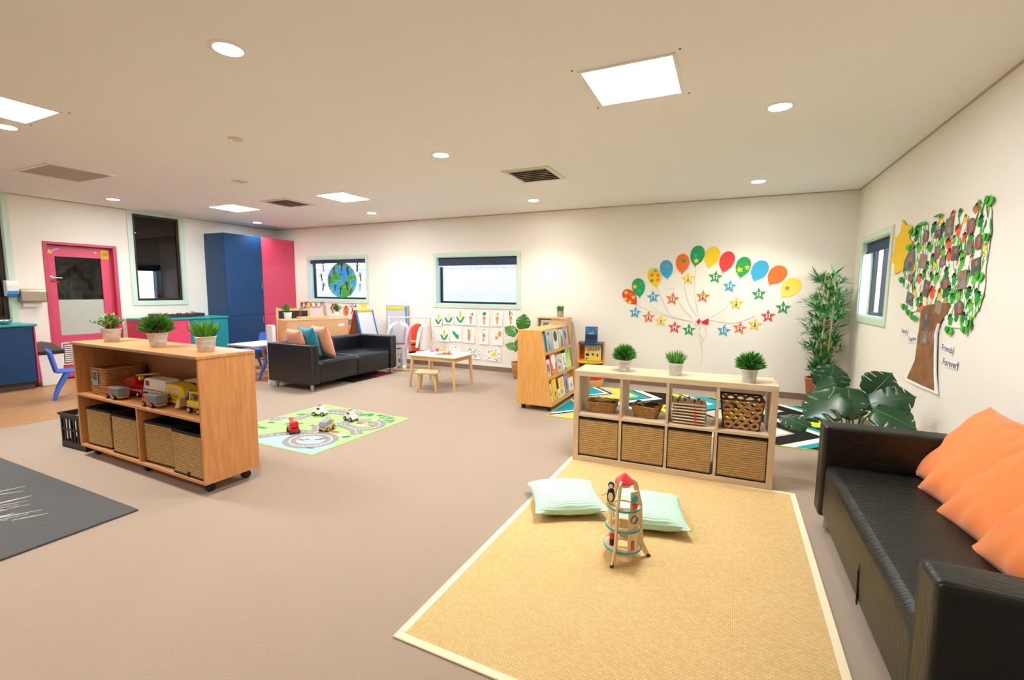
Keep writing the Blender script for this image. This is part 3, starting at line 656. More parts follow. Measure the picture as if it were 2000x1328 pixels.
rb = rope_basket('rope-woven basket with a photo tag at the end of the toy shelf', on_shelf(.24, .20, SZ), math.radians(-3), .27, .30, .225)
tg = MB(); tg.box(-.045, .045, -.160, -.156, .085, .195); tg.box(-.04, .04, -.1612, -.160, .12, .19, 1); tg.box(-.04, .04, -.1612, -.160, .09, .115, 2); tg.build('photo_tag', [mat('tag_white', 'D8D6CE', .4), mat('photo_dark', '3C4A52', .3, var=(40, .5)), mat('photo_teal', '7FA5A8', .3)], rb)

# black crate beside the shelf
cr_ = thing('milk_crate', 'black plastic crate on the carpet at the end of the toy shelf', 'crate', (-5.10, 2.06, 0), math.radians(2))
mb = MB(); w_, d_, h_ = .19, .17, .31
mb.box(-w_, w_, -d_, d_, 0, .014)
for sx in (-1, 1):
    mb.box(sx*w_-.008*(sx > 0)*1, sx*w_+.008*(sx < 0), -d_, d_, h_-.05, h_); mb.box(sx*w_-.008*(sx > 0), sx*w_+.008*(sx < 0), -d_, d_, 0, .06)
    for k in range(6):
        y = -d_+.006+k*(2*d_-.03)/5; mb.box(sx*w_-.008*(sx > 0), sx*w_+.008*(sx < 0), y, y+.018, .05, h_-.04)
for sy in (-1, 1):
    y0, y1 = (d_-.008, d_) if sy > 0 else (-d_, -d_+.008)
    mb.box(-w_, w_, y0, y1, h_-.05, h_); mb.box(-w_, w_, y0, y1, 0, .06); mb.box(-w_, w_, y0, y1, .16, .175)
    for k in range(8):
        x = -w_+.004+k*(2*w_-.026)/7; mb.box(x, x+.018, y0, y1, .05, h_-.04)
mb.build('crate_body', M_black, cr_)
mb = MB()
for a, b, c, e in ((-w_-.012, w_+.012, -d_-.012, -d_), (-w_-.012, w_+.012, d_, d_+.012), (-w_-.012, -w_, -d_, d_), (w_, w_+.012, -d_, d_)): mb.box(a, b, c, e, h_-.018, h_)
mb.build('rim', M_black, cr_, bevel=.003)
for k in range(7):
    mb = MB(); x0, y0 = -.13+.04*k, random.uniform(-.05, .05); hh = random.uniform(.2, .28)
    mb.box(x0-.008, x0+.008, y0-.06, y0+.06, .016, hh); tag(mb.build('wooden_block', M_ply, bevel=.003, loc=cr_.location), 'plain wooden block standing inside the black crate', 'block', 'wooden blocks inside the black crate')
# ================================================================ soft furnishing helpers
def pillow(name, label, cat, w_, h_, t_, matl, M, group=None, n=22, wr=.012, seed=1, parent=None):
    """stuffed cushion lying in its local xy plane, placed by matrix M"""
    rnd = random.Random(seed); ph = [rnd.uniform(0, 6.28) for _ in range(8)]; mb = MB(); vs = []; fs = []
    for s_ in (1, -1):
        for i in range(n+1):
            for j in range(n+1):
                u, v = -1+2*i/n, -1+2*j/n
                e = max(0, (1-u**4)*(1-v**4)); prof = e**.6*(1-.25*(u*u+v*v)/2)
                x = w_/2*u*(1-.075*(1-v*v)*abs(u)**2); y = h_/2*v*(1-.075*(1-u*u)*abs(v)**2)
                wk = 0
                ed = max(abs(u), abs(v))
                if .3 < ed < .999:
                    a = math.atan2(v, u); wk = wr*(ed-.3)*math.sin(7*a+ph[0])*math.sin(3*a+ph[1])*min(1, (1-ed)*8)
                wk += wr*.35*math.sin(3*u+ph[2]+2*v)*math.sin(2.3*v+ph[3])*e
                vs.append((x, y, s_*t_/2*prof + wk*(1 if s_ > 0 else -.6)))
    k = (n+1)**2
    for i in range(n):
        for j in range(n):
            a = i*(n+1)+j; q = (a, a+n+1, a+n+2, a+1); fs += [q, tuple(x+k for x in q[::-1])]
    # seam edge: share border verts
    def idx(i, j, s_): 
        base = i*(n+1)+j
        return base if s_ == 0 or i in (0, n) or j in (0, n) else base+k
    fs = []
    for i in range(n):
        for j in range(n):
            fs.append((idx(i, j, 0), idx(i+1, j, 0), idx(i+1, j+1, 0), idx(i, j+1, 0))); fs.append((idx(i, j, 1), idx(i, j+1, 1), idx(i+1, j+1, 1), idx(i+1, j, 1)))
    mb.add(vs, fs); me = mb.mesh(name, matl, True, ang=75)
    # drop unused border duplicates
    b = bmesh.new(); b.from_mesh(me); bmesh.ops.delete(b, geom=[v for v in b.verts if not v.link_faces], context='VERTS'); b.to_mesh(me); b.free()
    o = obj(name, me, parent); o.matrix_basis = M
    if label: tag(o, label, cat, group)
    return o
def frame_m(origin, xdir, ydir):
    x = Vector(xdir).normalized(); y = Vector(ydir); y = (y-x*y.dot(x)).normalized(); z = x.cross(y)
    return Matrix(((x.x, y.x, z.x, origin[0]), (x.y, y.y, z.y, origin[1]), (x.z, y.z, z.z, origin[2]), (0, 0, 0, 1)))
def rbox(mb, x0, x1, y0, y1, z0, z1, bulge=(0, 0, 0), n=10, mi=0):
    """box with gridded, slightly bulging faces"""
    cx, cy, cz = (x0+x1)/2, (y0+y1)/2, (z0+z1)/2; hx, hy, hz = (x1-x0)/2, (y1-y0)/2, (z1-z0)/2
    bm = bmesh.new(); bmesh.ops.create_cube(bm, size=2); bmesh.ops.subdivide_edges(bm, edges=bm.edges[:], cuts=n, use_grid_fill=True)
    vs = []
    for v in bm.verts:
        u, w_, q = v.co; vs.append((cx+hx*u+bulge[0]*u*(1-w_*w_)*(1-q*q)*(abs(u) > .999), cy+hy*w_+bulge[1]*w_*(1-u*u)*(1-q*q)*(abs(w_) > .999), cz+hz*q+bulge[2]*q*(1-u*u)*(1-w_*w_)*(abs(q) > .999)))
    bm.verts.index_update(); fs = [tuple(v.index for v in f.verts) for f in bm.faces]; bm.free()
    return mb.add(vs, fs, mi)
M_leather = mat('black_leather', '14181C', .30, bump=(38, .22), stretch=(1, 1, 1), spec=.55)
M_steel_leg = mat('satin_steel_leg', 'B7B9BB', .35, metal=1)
def sofa(label, loc, rz, W, D, Hh, leather, one=False):
    s = thing('leather_sofa', label, 'sofa', loc, rz); A = .15
    def part(name, x0, x1, y0, y1, z0, z1, bl=(0, 0, 0), bev=.03):
        mb = MB(); rbox(mb, x0, x1, y0, y1, z0, z1, bl, 8); return mb.build(name, leather, s, bevel=bev, seg=4)
    for sx in (-1, 1): part('arm', min(sx*W/2, sx*(W/2-A)), max(sx*W/2, sx*(W/2-A)), -D/2, D/2, .10, Hh, (0, 0, .004))
    part('backrest', -W/2+A, W/2-A, D/2-.20, D/2, .10, Hh-.004, (0, .01, .004), .035)
    part('seat_base', -W/2+A, W/2-A, -D/2+.04, D/2-.20, .10, .24, bev=.01)
    for a, b in ((-W/2+A+.002, W/2-A-.002),) if one else ((-W/2+A+.002, -.001), (.001, W/2-A-.002)):
        part('seat_cushion', a, b, -D/2+.015, D/2-.205, .105, .425 if one else .415, (0, .012, .018), .075 if one else .045)
    if one:
        mb = MB(); mb.tube([(.16, -D/2+.006, .12), (.16, -D/2+.002, .26), (.16, -D/2+.012, .345)], .004, 6); mb.build('seam', leather, s, smooth=True)
    for sx in (-1, 1):
        for sy in (-1, 1):
            mb = MB(); mb.tube([(sx*(W/2-.07), sy*(D/2-.07), 0), (sx*(W/2-.07), sy*(D/2-.07), .11)], .024, 16); mb.build('leg', M_steel_leg, s, smooth=True)
    return s
sofa('black leather sofa in the middle distance with peach and teal cushions', (-5.50, 5.29, 0), PI/2, 1.78, .86, .645, M_leather)
M_orange = mat('orange_cotton', 'EC8238', .85, bump=(300, .12), sheen=.3); M_peach = mat('peach_cotton', 'F4A57E', .85, bump=(300, .12), sheen=.3); M_tealc = mat('teal_cotton', '0F8FA8', .85, bump=(300, .12), sheen=.3)
# cushions at the near end of the far sofa, leaning on each other
for y0, x0, sz, m_, lb, tilt, sd in ((4.70, -5.60, .42, M_peach, 'peach cushion behind the teal one on the far sofa', .22, 3), (4.82, -5.47, .45, M_tealc, 'teal cushion between two peach ones on the far sofa', .24, 4), (4.95, -5.34, .47, M_peach, 'peach cushion at the front of the three on the far sofa', .26, 5)):
    up = Vector((-.12, -math.sin(tilt), math.cos(tilt))); M_ = frame_m(Vector((x0, y0, .43)) + up*sz/2, (-.8, .2, 0), up)
    pillow('cushion', lb, 'cushion', sz, sz, .14, m_, M_, 'cushions on the far sofa', seed=sd)
# dark red and black mat under the far sofa
rm = thing('floor_mat', 'black and crimson mat lying under the far black sofa', 'mat', (-5.45, 5.65, 0))
mb = MB(); mb.box(-.3, .36, -.45, .05, 0, .012); mb.build('black_half', mat('mat_black', '1B1A1C', .9), rm)
mb = MB(); mb.box(-.3, .36, .05, .45, 0, .012); mb.build('crimson_half', mat('mat_crimson', '9E1B3C', .9), rm)

# ================================================================ storage unit behind the far sofa
M_cab = wood('pale_beech', 'E2AE80', 'DAA474', (22, 22, 2.2), .45, 2.0)
SU = thing('storage_unit', 'low beech unit with a white label behind the far sofa', 'cabinet', (-6.60, 5.26, 0), math.radians(68.7))
LS, DS, HS = 1.08, .43, .895
mb = MB(); mb.box(0, LS, 0, DS, HS-.02, HS); mb.build('top_panel', M_cab, SU, bevel=.002)
for x0 in (0, LS-.02):
    mb = MB(); mb.box(x0, x0+.02, 0, DS, .06, HS-.02); mb.build('side_panel', M_beech, SU)
mb = MB(); mb.box(.02, LS-.02, .004, .018, .06, HS-.02); mb.build('back_panel', M_cab, SU)
for z in (.06, .45):
    mb = MB(); mb.box(.02, LS-.02, .018, DS, z, z+.02); mb.build('shelf', M_cab, SU)
mb = MB(); mb.box(LS-.20, LS-.09, .001, .004, .76, .80); mb.build('white_label', mat('label_white', 'F4F2EE', .5), SU)
mb = MB(); mb.box(LS-.012, LS+.0, -.003, 0, .06, HS-.02); mb.build('red_edge', mat('edge_redbrown', 'B4472E', .5), SU)
for x0 in (.08, LS-.08):
    for y0 in (.06, DS-.06):
        mb = MB(); mb.lathe([(0, 0), (.03, 0), (.03, .05), (.015, .06), (0, .06)], 12, (x0, y0, 0)); mb.build('castor', M_black, SU, smooth=True)
SUm = SU.matrix_basis
# bead maze on the unit
bz = thing('bead_maze', 'wire bead maze on a wooden base on the beech unit', 'toy', SUm @ Vector((.52, .20, HS)), math.radians(68.7)); bz.scale = (1.15, 1.1, 1.2)
mb = MB(); mb.box(-.22, .22, -.08, .08, 0, .03); mb.build('base', M_cab, bz, bevel=.006)
for k, (c, amp, y0) in enumerate((('7A2E22', 0, -.05), ('6B5A2E', .03, 0), ('8A4A30', .04, .05))):
    pts = []
    for i in range(41):
        t = i/40; x = -.19+.38*t; z = .03+.21*min(1, math.sin(PI*min(max(t, .0), 1))*4)
        if amp and .1 < t < .9: z = .19+amp*math.sin(2*PI*5*t); x += .02*math.cos(2*PI*5*t)
        pts.append((x, y0, z))
    mb = MB(); mb.tube(pts, .004, 6); wire = mb.build('wire', mat('wire_%d' % k, c, .4), bz, smooth=True)
    for i, cc in enumerate(('D8A020', '2F6FB0', 'B03028')):
        p = pts[4+3*i]; mb = MB(); mb.lathe([(0, -.014), (.012, -.009), (.016, 0), (.012, .009), (0, .014)], 10, p); mb.build('bead', mat('bead_'+cc, cc, .35), wire, smooth=True)
# chalkboard easel behind the unit
cbx = thing('chalkboard_easel', 'pine framed chalkboard easel behind the beech unit', 'easel', (-7.44, 6.10, 0), math.radians(47))
M_pine = wood('pine', 'E3BC86', 'CFA468', (22, 22, 2.0), .55)
for x0 in (-.29, .25):
    mb = MB(); mb.box(x0, x0+.04, -.012, .012, 0, 1.06); mb.build('upright', M_pine, cbx, bevel=.003)
mb = MB(); mb.box(-.25, .25, -.01, .01, 1.0, 1.045); mb.build('top_rail', M_pine, cbx)
mb = MB(); mb.box(-.25, .25, -.006, .006, .45, 1.0); mb.build('chalkboard', mat('chalkboard_slate', '2A2C2C', .9, var=(30, .5)), cbx)
for x0 in (-.27, .27):
    mb = MB(); mb.tube([(x0, .012, 1.0), (x0, .30, 0)], .014, 8); mb.build('back_leg', M_pine, cbx)
M_star = mat('star_card_yellow', 'F6C62A', .6)
def paper_star(label, loc, r, rz, name='card_star', lean=.1):
    mb = MB(); mb.prism(star_pts(r), lambda u, v, t: (u, t, v), -.002, .002); return tag(mb.build(name, M_star, loc=loc, rot=(lean, 0, rz)), label, 'star')
# star fixed on the easel: its own card
paper_star('yellow card star above the chalkboard easel', (-7.26, 6.285, 1.115), .075, math.radians(47), lean=0)
# red and blue A-frame easel
ae = thing('a_frame_easel', 'red and blue A-frame whiteboard easel behind the far sofa', 'easel', (-6.22, 6.64, 0))
M_red = mat('red_paint', 'D6322B', .4); M_bluep = mat('blue_paint', '2C6FC4', .4); M_yel = mat('yellow_paint', 'F4D62C', .4); M_wb = mat('whiteboard', 'DFE3EA', .25)
for sx, m_ in ((-1, M_red), (1, M_bluep)):
    for y in (-.22, .20):
        mb = MB(); mb.prism([(sx*.006, 1.03), (sx*.034, 1.03), (sx*.30, 0), (sx*.265, 0)], lambda u, v, t: (u, t, v), y, y+.022); mb.build('leg', m_, ae)
    mb = MB(); mb.prism([(sx*.020, 1.0), (sx*.030, 1.0), (sx*.205, .33), (sx*.195, .33)], lambda u, v, t: (u, t, v), -.198, .20); mb.build('board', M_wb if sx > 0 else mat('easel_cork', 'A9794E', .85), ae)
    mb = MB(); mb.prism([(sx*.19, .33), (sx*.27, .33), (sx*.27, .35), (sx*.19, .35)], lambda u, v, t: (u, t, v), -.22, .22); mb.build('tray', M_yel, ae)
mb = MB(); mb.box(-.03, .045, -.19, .19, 1.0, 1.04); mb.build('clip_bar', M_yel, ae, bevel=.004)
paper_star('yellow card star on top of the red and blue easel', (-6.19, 6.62, 1.115), .085, math.radians(25), lean=0)
# board leaning on the back wall behind the clothes rack
lb = thing('magnetic_board', 'grey board with yellow and blue strips against the back wall behind the rack', 'board', (-5.765, YB-.03, .45))
mb = MB(); mb.box(-.25, .25, -.012, .012, 0, .655); mb.build('board', mat('board_grey', 'C9CBD0', .35), lb)
for a, b, c, d in ((-.262, -.25, 0, .667), (.25, .262, 0, .667), (-.25, .25, .655, .667), (-.262, .262, -.012, 0)):
    mb = MB(); mb.box(a, b, -.016, .014, c, d); mb.build('frame', mat('taupe_frame', 'B9AE9A', .5), lb)
mb = MB(); mb.box(-.24, .19, -.02, -.012, .585, .635); mb.build('yellow_strip', M_yel, lb)
mb = MB(); mb.prism([(.185, .64), (.235, .64), (.235, .0), (.22, .0), (.205, .45)], lambda u, v, t: (u, t, v), -.02, -.012); mb.build('blue_strip', mat('strip_blue', '3D8BDB', .4), lb)

# ================================================================ clothes rack with costumes
RA, RB = Vector((-5.40, 6.40, 0)), Vector((-4.74, 6.70, 0)); rd = (RB-RA).normalized(); rn = Vector((rd.y, -rd.x, 0)); rz_ = math.atan2(rd.y, rd.x); RL = (RB-RA).length
rk = thing('clothes_rack', 'wooden dress-up rack with white rail beside the far sofa', 'rack', RA, rz_)
M_birch = wood('birch', 'E6C79A', 'D6B07C', (22, 22, 2.2), .5)
for x in (0, RL):
    mb = MB(); mb.tube([(x, -.16, .03), (x, 0, .93)], .011, 10); mb.tube([(x, .16, .03), (x, 0, .93)], .011, 10); mb.build('side_frame', M_birch if x else M_white, rk, smooth=True)
    mb = MB(); mb.box(x-.015, x+.015, -.18, .18, 0, .035); mb.build('foot', M_birch, rk, bevel=.003)
for y in (-.165, .165):
    mb = MB(); mb.box(.015, RL-.015, y-.012, y+.012, .008, .04); mb.build('base_rail', M_birch, rk, bevel=.003)
mb = MB(); mb.tube([(-.02, 0, .93), (RL+.02, 0, .93)], .012, 12); mb.build('hanging_rail', M_white, rk, smooth=True)
def garment(name, label, at, w_, top, bot, m_, prof, depth=.035, bands=(), sleeves=True, rot=0):
    """hanging garment: lofted elliptical sections; prof = [(z fraction, half width factor)], hung on the rail"""
    g = thing(name, label, 'costume', RA + rd*at + Vector((0, 0, 0)), rz_+rot, 'dress-up costumes on the rack')
    def loft(mb, secs, n=16, mi=0):
        k = len(mb.v)
        for cx, cy, z, rx, ry in secs:
            for j in range(n):
                t = 2*PI*j/n; f = 1+.05*math.sin(5*t+z*9); mb.v.append((cx+rx*f*math.cos(t), cy+ry*f*math.sin(t), z))
        for i in range(len(secs)-1):
            for j in range(n): mb.f.append((k+i*n+j, k+i*n+(j+1) % n, k+(i+1)*n+(j+1) % n, k+(i+1)*n+j)); mb.m.append(mi)
        mb.f.append(tuple(k+j for j in range(n))); mb.m.append(mi); e = k+(len(secs)-1)*n; mb.f.append(tuple(e+j for j in range(n))[::-1]); mb.m.append(mi)
    mb = MB(); loft(mb, [(0, 0, lerp(bot, top, zf), w_/2*f, depth*(1 if f > .3 else .6)) for zf, f in prof]); mb.build('body', m_, g, smooth=True, ang=70)
    if sleeves:
        for sx in (-1, 1):
            mb = MB(); sh = top-.05
            loft(mb, [(sx*w_*.30, 0, sh, w_*.13, .03), (sx*w_*.47, 0, sh-.09, w_*.125, .038), (sx*w_*.62, -.01, sh-.24, w_*.11, .034), (sx*w_*.70, -.015, sh-.36, w_*.09, .030)], 12); mb.build('sleeve', m_, g, smooth=True, ang=70)
    for z0, z1, bm_, f in bands:
        mb = MB(); loft(mb, [(0, 0, z0, w_/2*f*1.03, depth*1.1), (0, 0, z1, w_/2*f*1.03, depth*1.1)], 20); mb.build('band', bm_, g, smooth=True)
    mb = MB(); mb.tube([(-w_*.32, 0, top-.035), (0, 0, top+.0), (w_*.32, 0, top-.035)], .006, 6); mb.tube([(0, 0, top), (0, 0, .925), (.012, 0, .945), (0, 0, .95)], .003, 6); mb.build('hanger', M_chrome, g, smooth=True)
    return g
M_silver = mat('silver_cloth', 'DCDDE6', .38, metal=.25, bump=(30, .4)); M_stripe = None
def striped(name, c1, c2, pitch):
    m_ = mat(name, c1, .8); n = m_.node_tree; p = n.nodes['Principled BSDF']
    tc_ = n.nodes.new('ShaderNodeTexCoord'); wv = n.nodes.new('ShaderNodeTexWave'); wv.bands_direction = 'Z'; wv.inputs['Scale'].default_value = 1/pitch/PI*.5*PI; wv.inputs['Distortion'].default_value = .4
    rp = n.nodes.new('ShaderNodeValToRGB'); rp.color_ramp.interpolation = 'CONSTANT'; rp.color_ramp.elements[0].color = lin(c1); rp.color_ramp.elements[1].position = .5; rp.color_ramp.elements[1].color = lin(c2)
    n.links.new(tc_.outputs['Object'], wv.inputs[0]); n.links.new(wv.outputs['Fac'], rp.inputs[0]); n.links.new(rp.outputs[0], p.inputs['Base Color']); return m_
dk = mat('suit_band_dark', '3A3C48', .5)
sg = garment('astronaut_costume', 'silver astronaut costume with trousers and boots hanging on the rack', .17, .32, .86, .30, M_silver, [(0, .80), (.3, .74), (.6, .76), (.84, .84), (.94, .78), (.985, .36), (1, .34)], .06, [(.46, .475, dk, .80), (.38, .395, dk, .80)], rot=.15)
for sx in (-1, 1):
    mb = MB(); k = 0
    mb.tube([(sx*.06, -.0, .40), (sx*.07, -.01, .22), (sx*.075, -.02, .07)], [.068, .058, .055], 14); mb.build('trouser_leg', M_silver, sg, smooth=True)
    mb = MB(); mb.tube([(sx*.075, .02, .10), (sx*.078, -.02, .055), (sx*.08, -.09, .042), (sx*.08, -.13, .035)], [.052, .05, .042, .022], 14); mb.build('boot', mat('boot_white', 'F0F0F2', .4), sg, smooth=True)
garment('striped_costume', 'red and white striped pirate costume on the rack', .40, .22, .80, .33, striped('red_stripes', 'E9E6EC', 'C8285A', .026), [(0, .75), (.5, .8), (.85, 1), (.95, .6), (1, .2)], .03, [(.30, .335, mat('pirate_black', '17171A', .8), .7)], rot=.9)
M_hiv = mat('hivis_orange', 'F0491C', .75)
garment('hivis_costume', 'orange high-visibility vest with yellow bands on the rack', .50, .26, .82, .34, M_hiv, [(0, .85), (.5, .85), (.85, .9), (.95, .55), (1, .25)], .032, [(.50, .53, mat('hivis_yellow', 'F5D86A', .6), .86), (.44, .465, mat('hivis_dark', '3A1A12', .7), .86)], sleeves=False, rot=.5)
garment('white_costume', 'plain white coat at the end of the rack', .64, .26, .82, .36, mat('white_cotton', 'F4F1F2', .85), [(0, .95), (.5, .85), (.85, .9), (.95, .55), (1, .2)], .03, rot=.7)

# ================================================================ play table and stool
pt = thing('play_table', 'birch play table with white top and wooden food near the window', 'table', (-3.79, 5.63, 0), math.radians(1))
mb = MB(); mb.box(-.405, .405, -.285, .285, .455, .478); mb.build('table_frame', M_birch, pt, bevel=.012, seg=3)
for a, b in ((-.392, -.002), (.002, .392)):
    mb = MB(); mb.box(a, b, -.272, .272, .478, .4815); mb.build('tabletop', M_lam, pt)
for a, b, c, d in ((-.34, .34, -.255, -.237), (-.34, .34, .237, .255), (-.362, -.344, -.22, .22), (.344, .362, -.22, .22)):
    mb = MB(); mb.box(a, b, c, d, .405, .455); mb.build('apron', M_birch, pt)
for sx in (-1, 1):
    for sy in (-1, 1):
        mb = MB(); mb.tube([(sx*.345, sy*.235, .455), (sx*.375, sy*.26, 0)], [.025, .019], 14); mb.build('leg', M_birch, pt, smooth=True)
st = thing('wooden_stool', 'small birch stool in front of the play table', 'stool', (-3.78, 5.27, 0), math.radians(25))
mb = MB(); mb.prism([(-.16, -.12), (-.12, -.14), (.12, -.14), (.16, -.12), (.16, .12), (.12, .14), (-.12, .14), (-.16, .12)], lambda u, v, t: (u, v, t), .255, .282); mb.build('seat', M_birch, st, bevel=.006)
for sx in (-1, 1):
    for sy in (-1, 1):
        mb = MB(); mb.tube([(sx*.10, sy*.085, .258), (sx*.135, sy*.115, 0)], [.021, .018], 12); mb.build('leg', M_birch, st, smooth=True)
# wooden food
def food(name, label, loc, c, r, kind=0):
    mb = MB()
    if kind == 0: mb.lathe([(0, 0), (r*.7, .1*r), (r, .8*r), (r*.8, 1.5*r), (0, 1.8*r)], 14)
    elif kind == 1: mb.tube([(-r*1.6, 0, r*.8), (-r, 0, r), (r, .2*r, r), (r*1.8, .3*r, r*.7)], [r*.5, r, r, r*.4], 10)
    else: mb.lathe([(0, 0), (r, 0), (r*1.05, r*.3), (r*.9, r*.55), (0, r*.6)], 14)
    o = mb.build(name, mat('food_'+c, c, .4), smooth=True, loc=loc); return tag(o, label, 'toy food', 'wooden play food on the table')
ZT = .4815
food('toy_shrimp', 'pink wooden shrimp shape on the play table', (-4.02, 5.72, ZT), 'E48AA0', .022, 1)
food('toy_tomato', 'red wooden tomato on the play table', (-3.98, 5.80, ZT), 'E0445A', .028)
food('toy_lemon', 'yellow wooden lemon on the play table', (-3.94, 5.87, ZT), 'E9D531', .028)
ft = thing('food_tray', 'flat grey tray on the play table', 'tray', (-3.70, 5.56, ZT), math.radians(15))
mb = MB(); mb.box(-.13, .13, -.075, .075, 0, .006); mb.build('tray_base', mat('tray_grey', 'A9ABB2', .4), ft, bevel=.002)
mb = MB(); mb.box(-.13, .13, -.079, -.075, 0, .012); mb.box(-.13, .13, .075, .079, 0, .012); mb.build('tray_rim', mat('tray_grey', 'A9ABB2', .4), ft)
food('toy_bread', 'tan wooden bread slice on the grey tray', (-3.765, 5.545, ZT+.006), 'E2BC7C', .032, 2)
food('toy_croissant', 'golden wooden croissant on the grey tray', (-3.70, 5.57, ZT+.006), 'D9A860', .02, 1)
food('toy_orange', 'orange wooden fruit on the grey tray', (-3.63, 5.585, ZT+.006), 'E8892E', .028)
# ================================================================ mobile book display
BK = thing('book_display', 'sloping beech book display on castors filled with picture books', 'bookcase', (0, 0, 0))
M_bk = wood('honey_beech', 'E9AE62', 'DB9A4C', (22, 22, 2.2), .42, 2.0)
B0, B1, BT = Vector((-1.815, 0, .065)), Vector((-1.955, 0, .95)), (-2.244)
sl = (B1-B0); sl.normalize(); nrm = Vector((sl.z, 0, -sl.x))          # up the slope, outward
side = [(BT, .065), (-1.80, .065), (-1.80, .10), (-1.945, .945), (-1.965, .955), (BT, .955)]
for y0, y1 in ((4.94, 4.96), (5.92, 5.94)):
    mb = MB(); mb.prism(side, lambda u, v, t: (u, t, v), y0, y1); mb.build('side_panel', M_bk, BK, bevel=.002)
mb = MB(); mb.box(BT, BT+.018, 4.96, 5.92, .065, .95); mb.build('back_panel', M_bk, BK)
mb = MB(); mb.box(BT, -1.80, 4.96, 5.92, .065, .085); mb.build('base_panel', M_bk, BK)
mb = MB(); mb.box(BT+.018, -1.975, 4.96, 5.92, .93, .95); mb.build('top_panel', M_bk, BK)
LED = (.085, .385, .675)
for k, z in enumerate(LED):
    xs = B0.x + (z-.065)*(B1.x-B0.x)/(B1.z-B0.z)
    ztop = (LED+(.945,))[k+1]-.012
    xt = xs-.075
    mb = MB(); mb.prism([(xs-.060, z), (xs-.052, z), (xt-.035, ztop), (xt-.043, ztop)], lambda u, v, t: (u, t, v), 4.96, 5.92); mb.build('sloped_back', M_bk, BK)
    mb = MB(); mb.prism([(xs-.085, z-.012), (xs+.012, z-.012), (xs+.012, z+.024), (xs+.004, z+.024), (xs+.004, z), (xs-.085, z)], lambda u, v, t: (u, t, v), 4.96, 5.92); mb.build('ledge', M_bk, BK)
for x0 in (-2.19, -1.86):
    for y0 in (5.0, 5.88):
        ca = MB(); ca.box(-.022, .022, -.022, .022, .052, .065); ca.box(-.018, .018, -.006, .006, .03, .055); ca = ca.build('castor', M_black, BK, loc=(x0, y0, 0))
        w_ = MB(); w_.lathe([(0, -.016), (.024, -.016), (.027, -.008), (.027, .008), (.024, .016), (0, .016)], 14, (.006, 0, .027), ax='y'); w_.build('wheel', M_black, ca, smooth=True)
M_page = mat('book_pages', 'EFE8DA', .8)
def book(label, M, w_, h_, t_, cov, decor, cat='book', group=None):
    """picture book in local xy (x right, y up), cover facing +z; decor = [(kind, colour, args)] printed flat on the cover"""
    b = thing('picture_book', label, cat, group=group); b.matrix_basis = M
    cm = mat('cover_'+cov, cov, .35)
    mb = MB(); mb.box(-w_/2, w_/2, 0, h_, 0, .003); mb.box(-w_/2, w_/2, 0, h_, t_-.003, t_); mb.box(-w_/2, -w_/2+.003, 0, h_, .003, t_-.003); k = 1; mats = [cm]
    z = t_+.0003
    for d in decor:
        kind, c = d[0], d[1]; mats.append(mat('print_'+c, c, .4)); mi = len(mats)-1
        fn = lambda u, v, t: (u, v, z+t)
        if kind == 'box': mb.prism([(d[2]*w_, d[4]*h_), (d[3]*w_, d[4]*h_), (d[3]*w_, d[5]*h_), (d[2]*w_, d[5]*h_)], fn, 0, .0003, mi)
        elif kind == 'ell': mb.prism(ell_pts(d[4]*w_, d[5]*h_, 14, d[2]*w_, d[3]*h_), fn, 0, .0005, mi)
        elif kind == 'tri': mb.prism([(d[2]*w_, d[3]*h_), (d[4]*w_, d[5]*h_), (d[6]*w_, d[7]*h_)], fn, 0, .0006, mi)
        elif kind == 'star': mb.prism([(d[2]*w_+a, d[3]*h_+bb) for a, bb in star_pts(d[4]*w_)], fn, 0, .0008, mi)
        elif kind == 'txt': text_mesh(mb, d[2], d[5]*h_, fn, mi, .0009, d[3]*w_, d[4]*h_, bold=.0006)
    mb.build('cover', mats, b, recalc=False)
    mb = MB(); mb.box(-w_/2+.003, w_/2-.002, .003, h_-.003, .003, t_-.003); mb.build('page_block', M_page, b)
    return b
def row_book(label, k, y, w_, h_, cov, decor, lean=0, t_=.012, out=0):
    z = LED[k]; xs = B0.x + (z-.065)*(B1.x-B0.x)/(B1.z-B0.z)
    tilt = .165 + lean; up = Vector((-math.sin(tilt), 0, math.cos(tilt))); o_ = Vector((xs-.004+out*.4-t_, y, z+.001))
    return book(label, frame_m(o_, (0, 1, 0), up), w_, h_, t_, cov, decor, group='picture books on the book display')
# top row (from the near end)
row_book('teal picture book at the near end of the top row', 2, 5.03, .13, .24, '2E7C86', [('box', '9CC4C4', -.45, -.1, .05, .95), ('box', '1F5560', .1, .45, .1, .9)])
row_book('pale grey mountain picture book in the top row', 2, 5.20, .19, .265, 'C9D6D6', [('tri', '7E9A8A', -.45, .1, .1, .1, -.2, .7), ('tri', '9FB6C4', -.1, .05, .48, .05, .3, .6), ('ell', '8F8A80', -.1, .85, .25, .08)])
row_book('picture book with a rabbit oval on the cover in the top row', 2, 5.41, .19, .26, 'EAE4D2', [('ell', '4A4038', 0, .68, .32, .26), ('ell', 'E8A850', -.06, .68, .08, .22), ('ell', 'D98838', .1, .62, .09, .18), ('box', 'F6F1DA', -.4, .4, .03, .36), ('txt', '6A6450', 'My', 0, .22, .10)])
row_book('green and orange picture book in the top row', 2, 5.62, .19, .25, 'CFE4D8', [('tri', 'B0703A', -.3, .1, .35, .1, .05, .75), ('tri', '5DBB4A', -.05, .3, .4, .3, .25, .8), ('box', '8CBF5A', -.48, .48, .02, .12)])
row_book('lilac picture book at the far end of the top row', 2, 5.81, .16, .27, 'B49CC8', [('ell', '5A4A4A', -.1, .6, .22, .2), ('ell', 'D88A90', 0, .42, .14, .18), ('box', 'E6DCEC', .3, .45, .1, .9)])
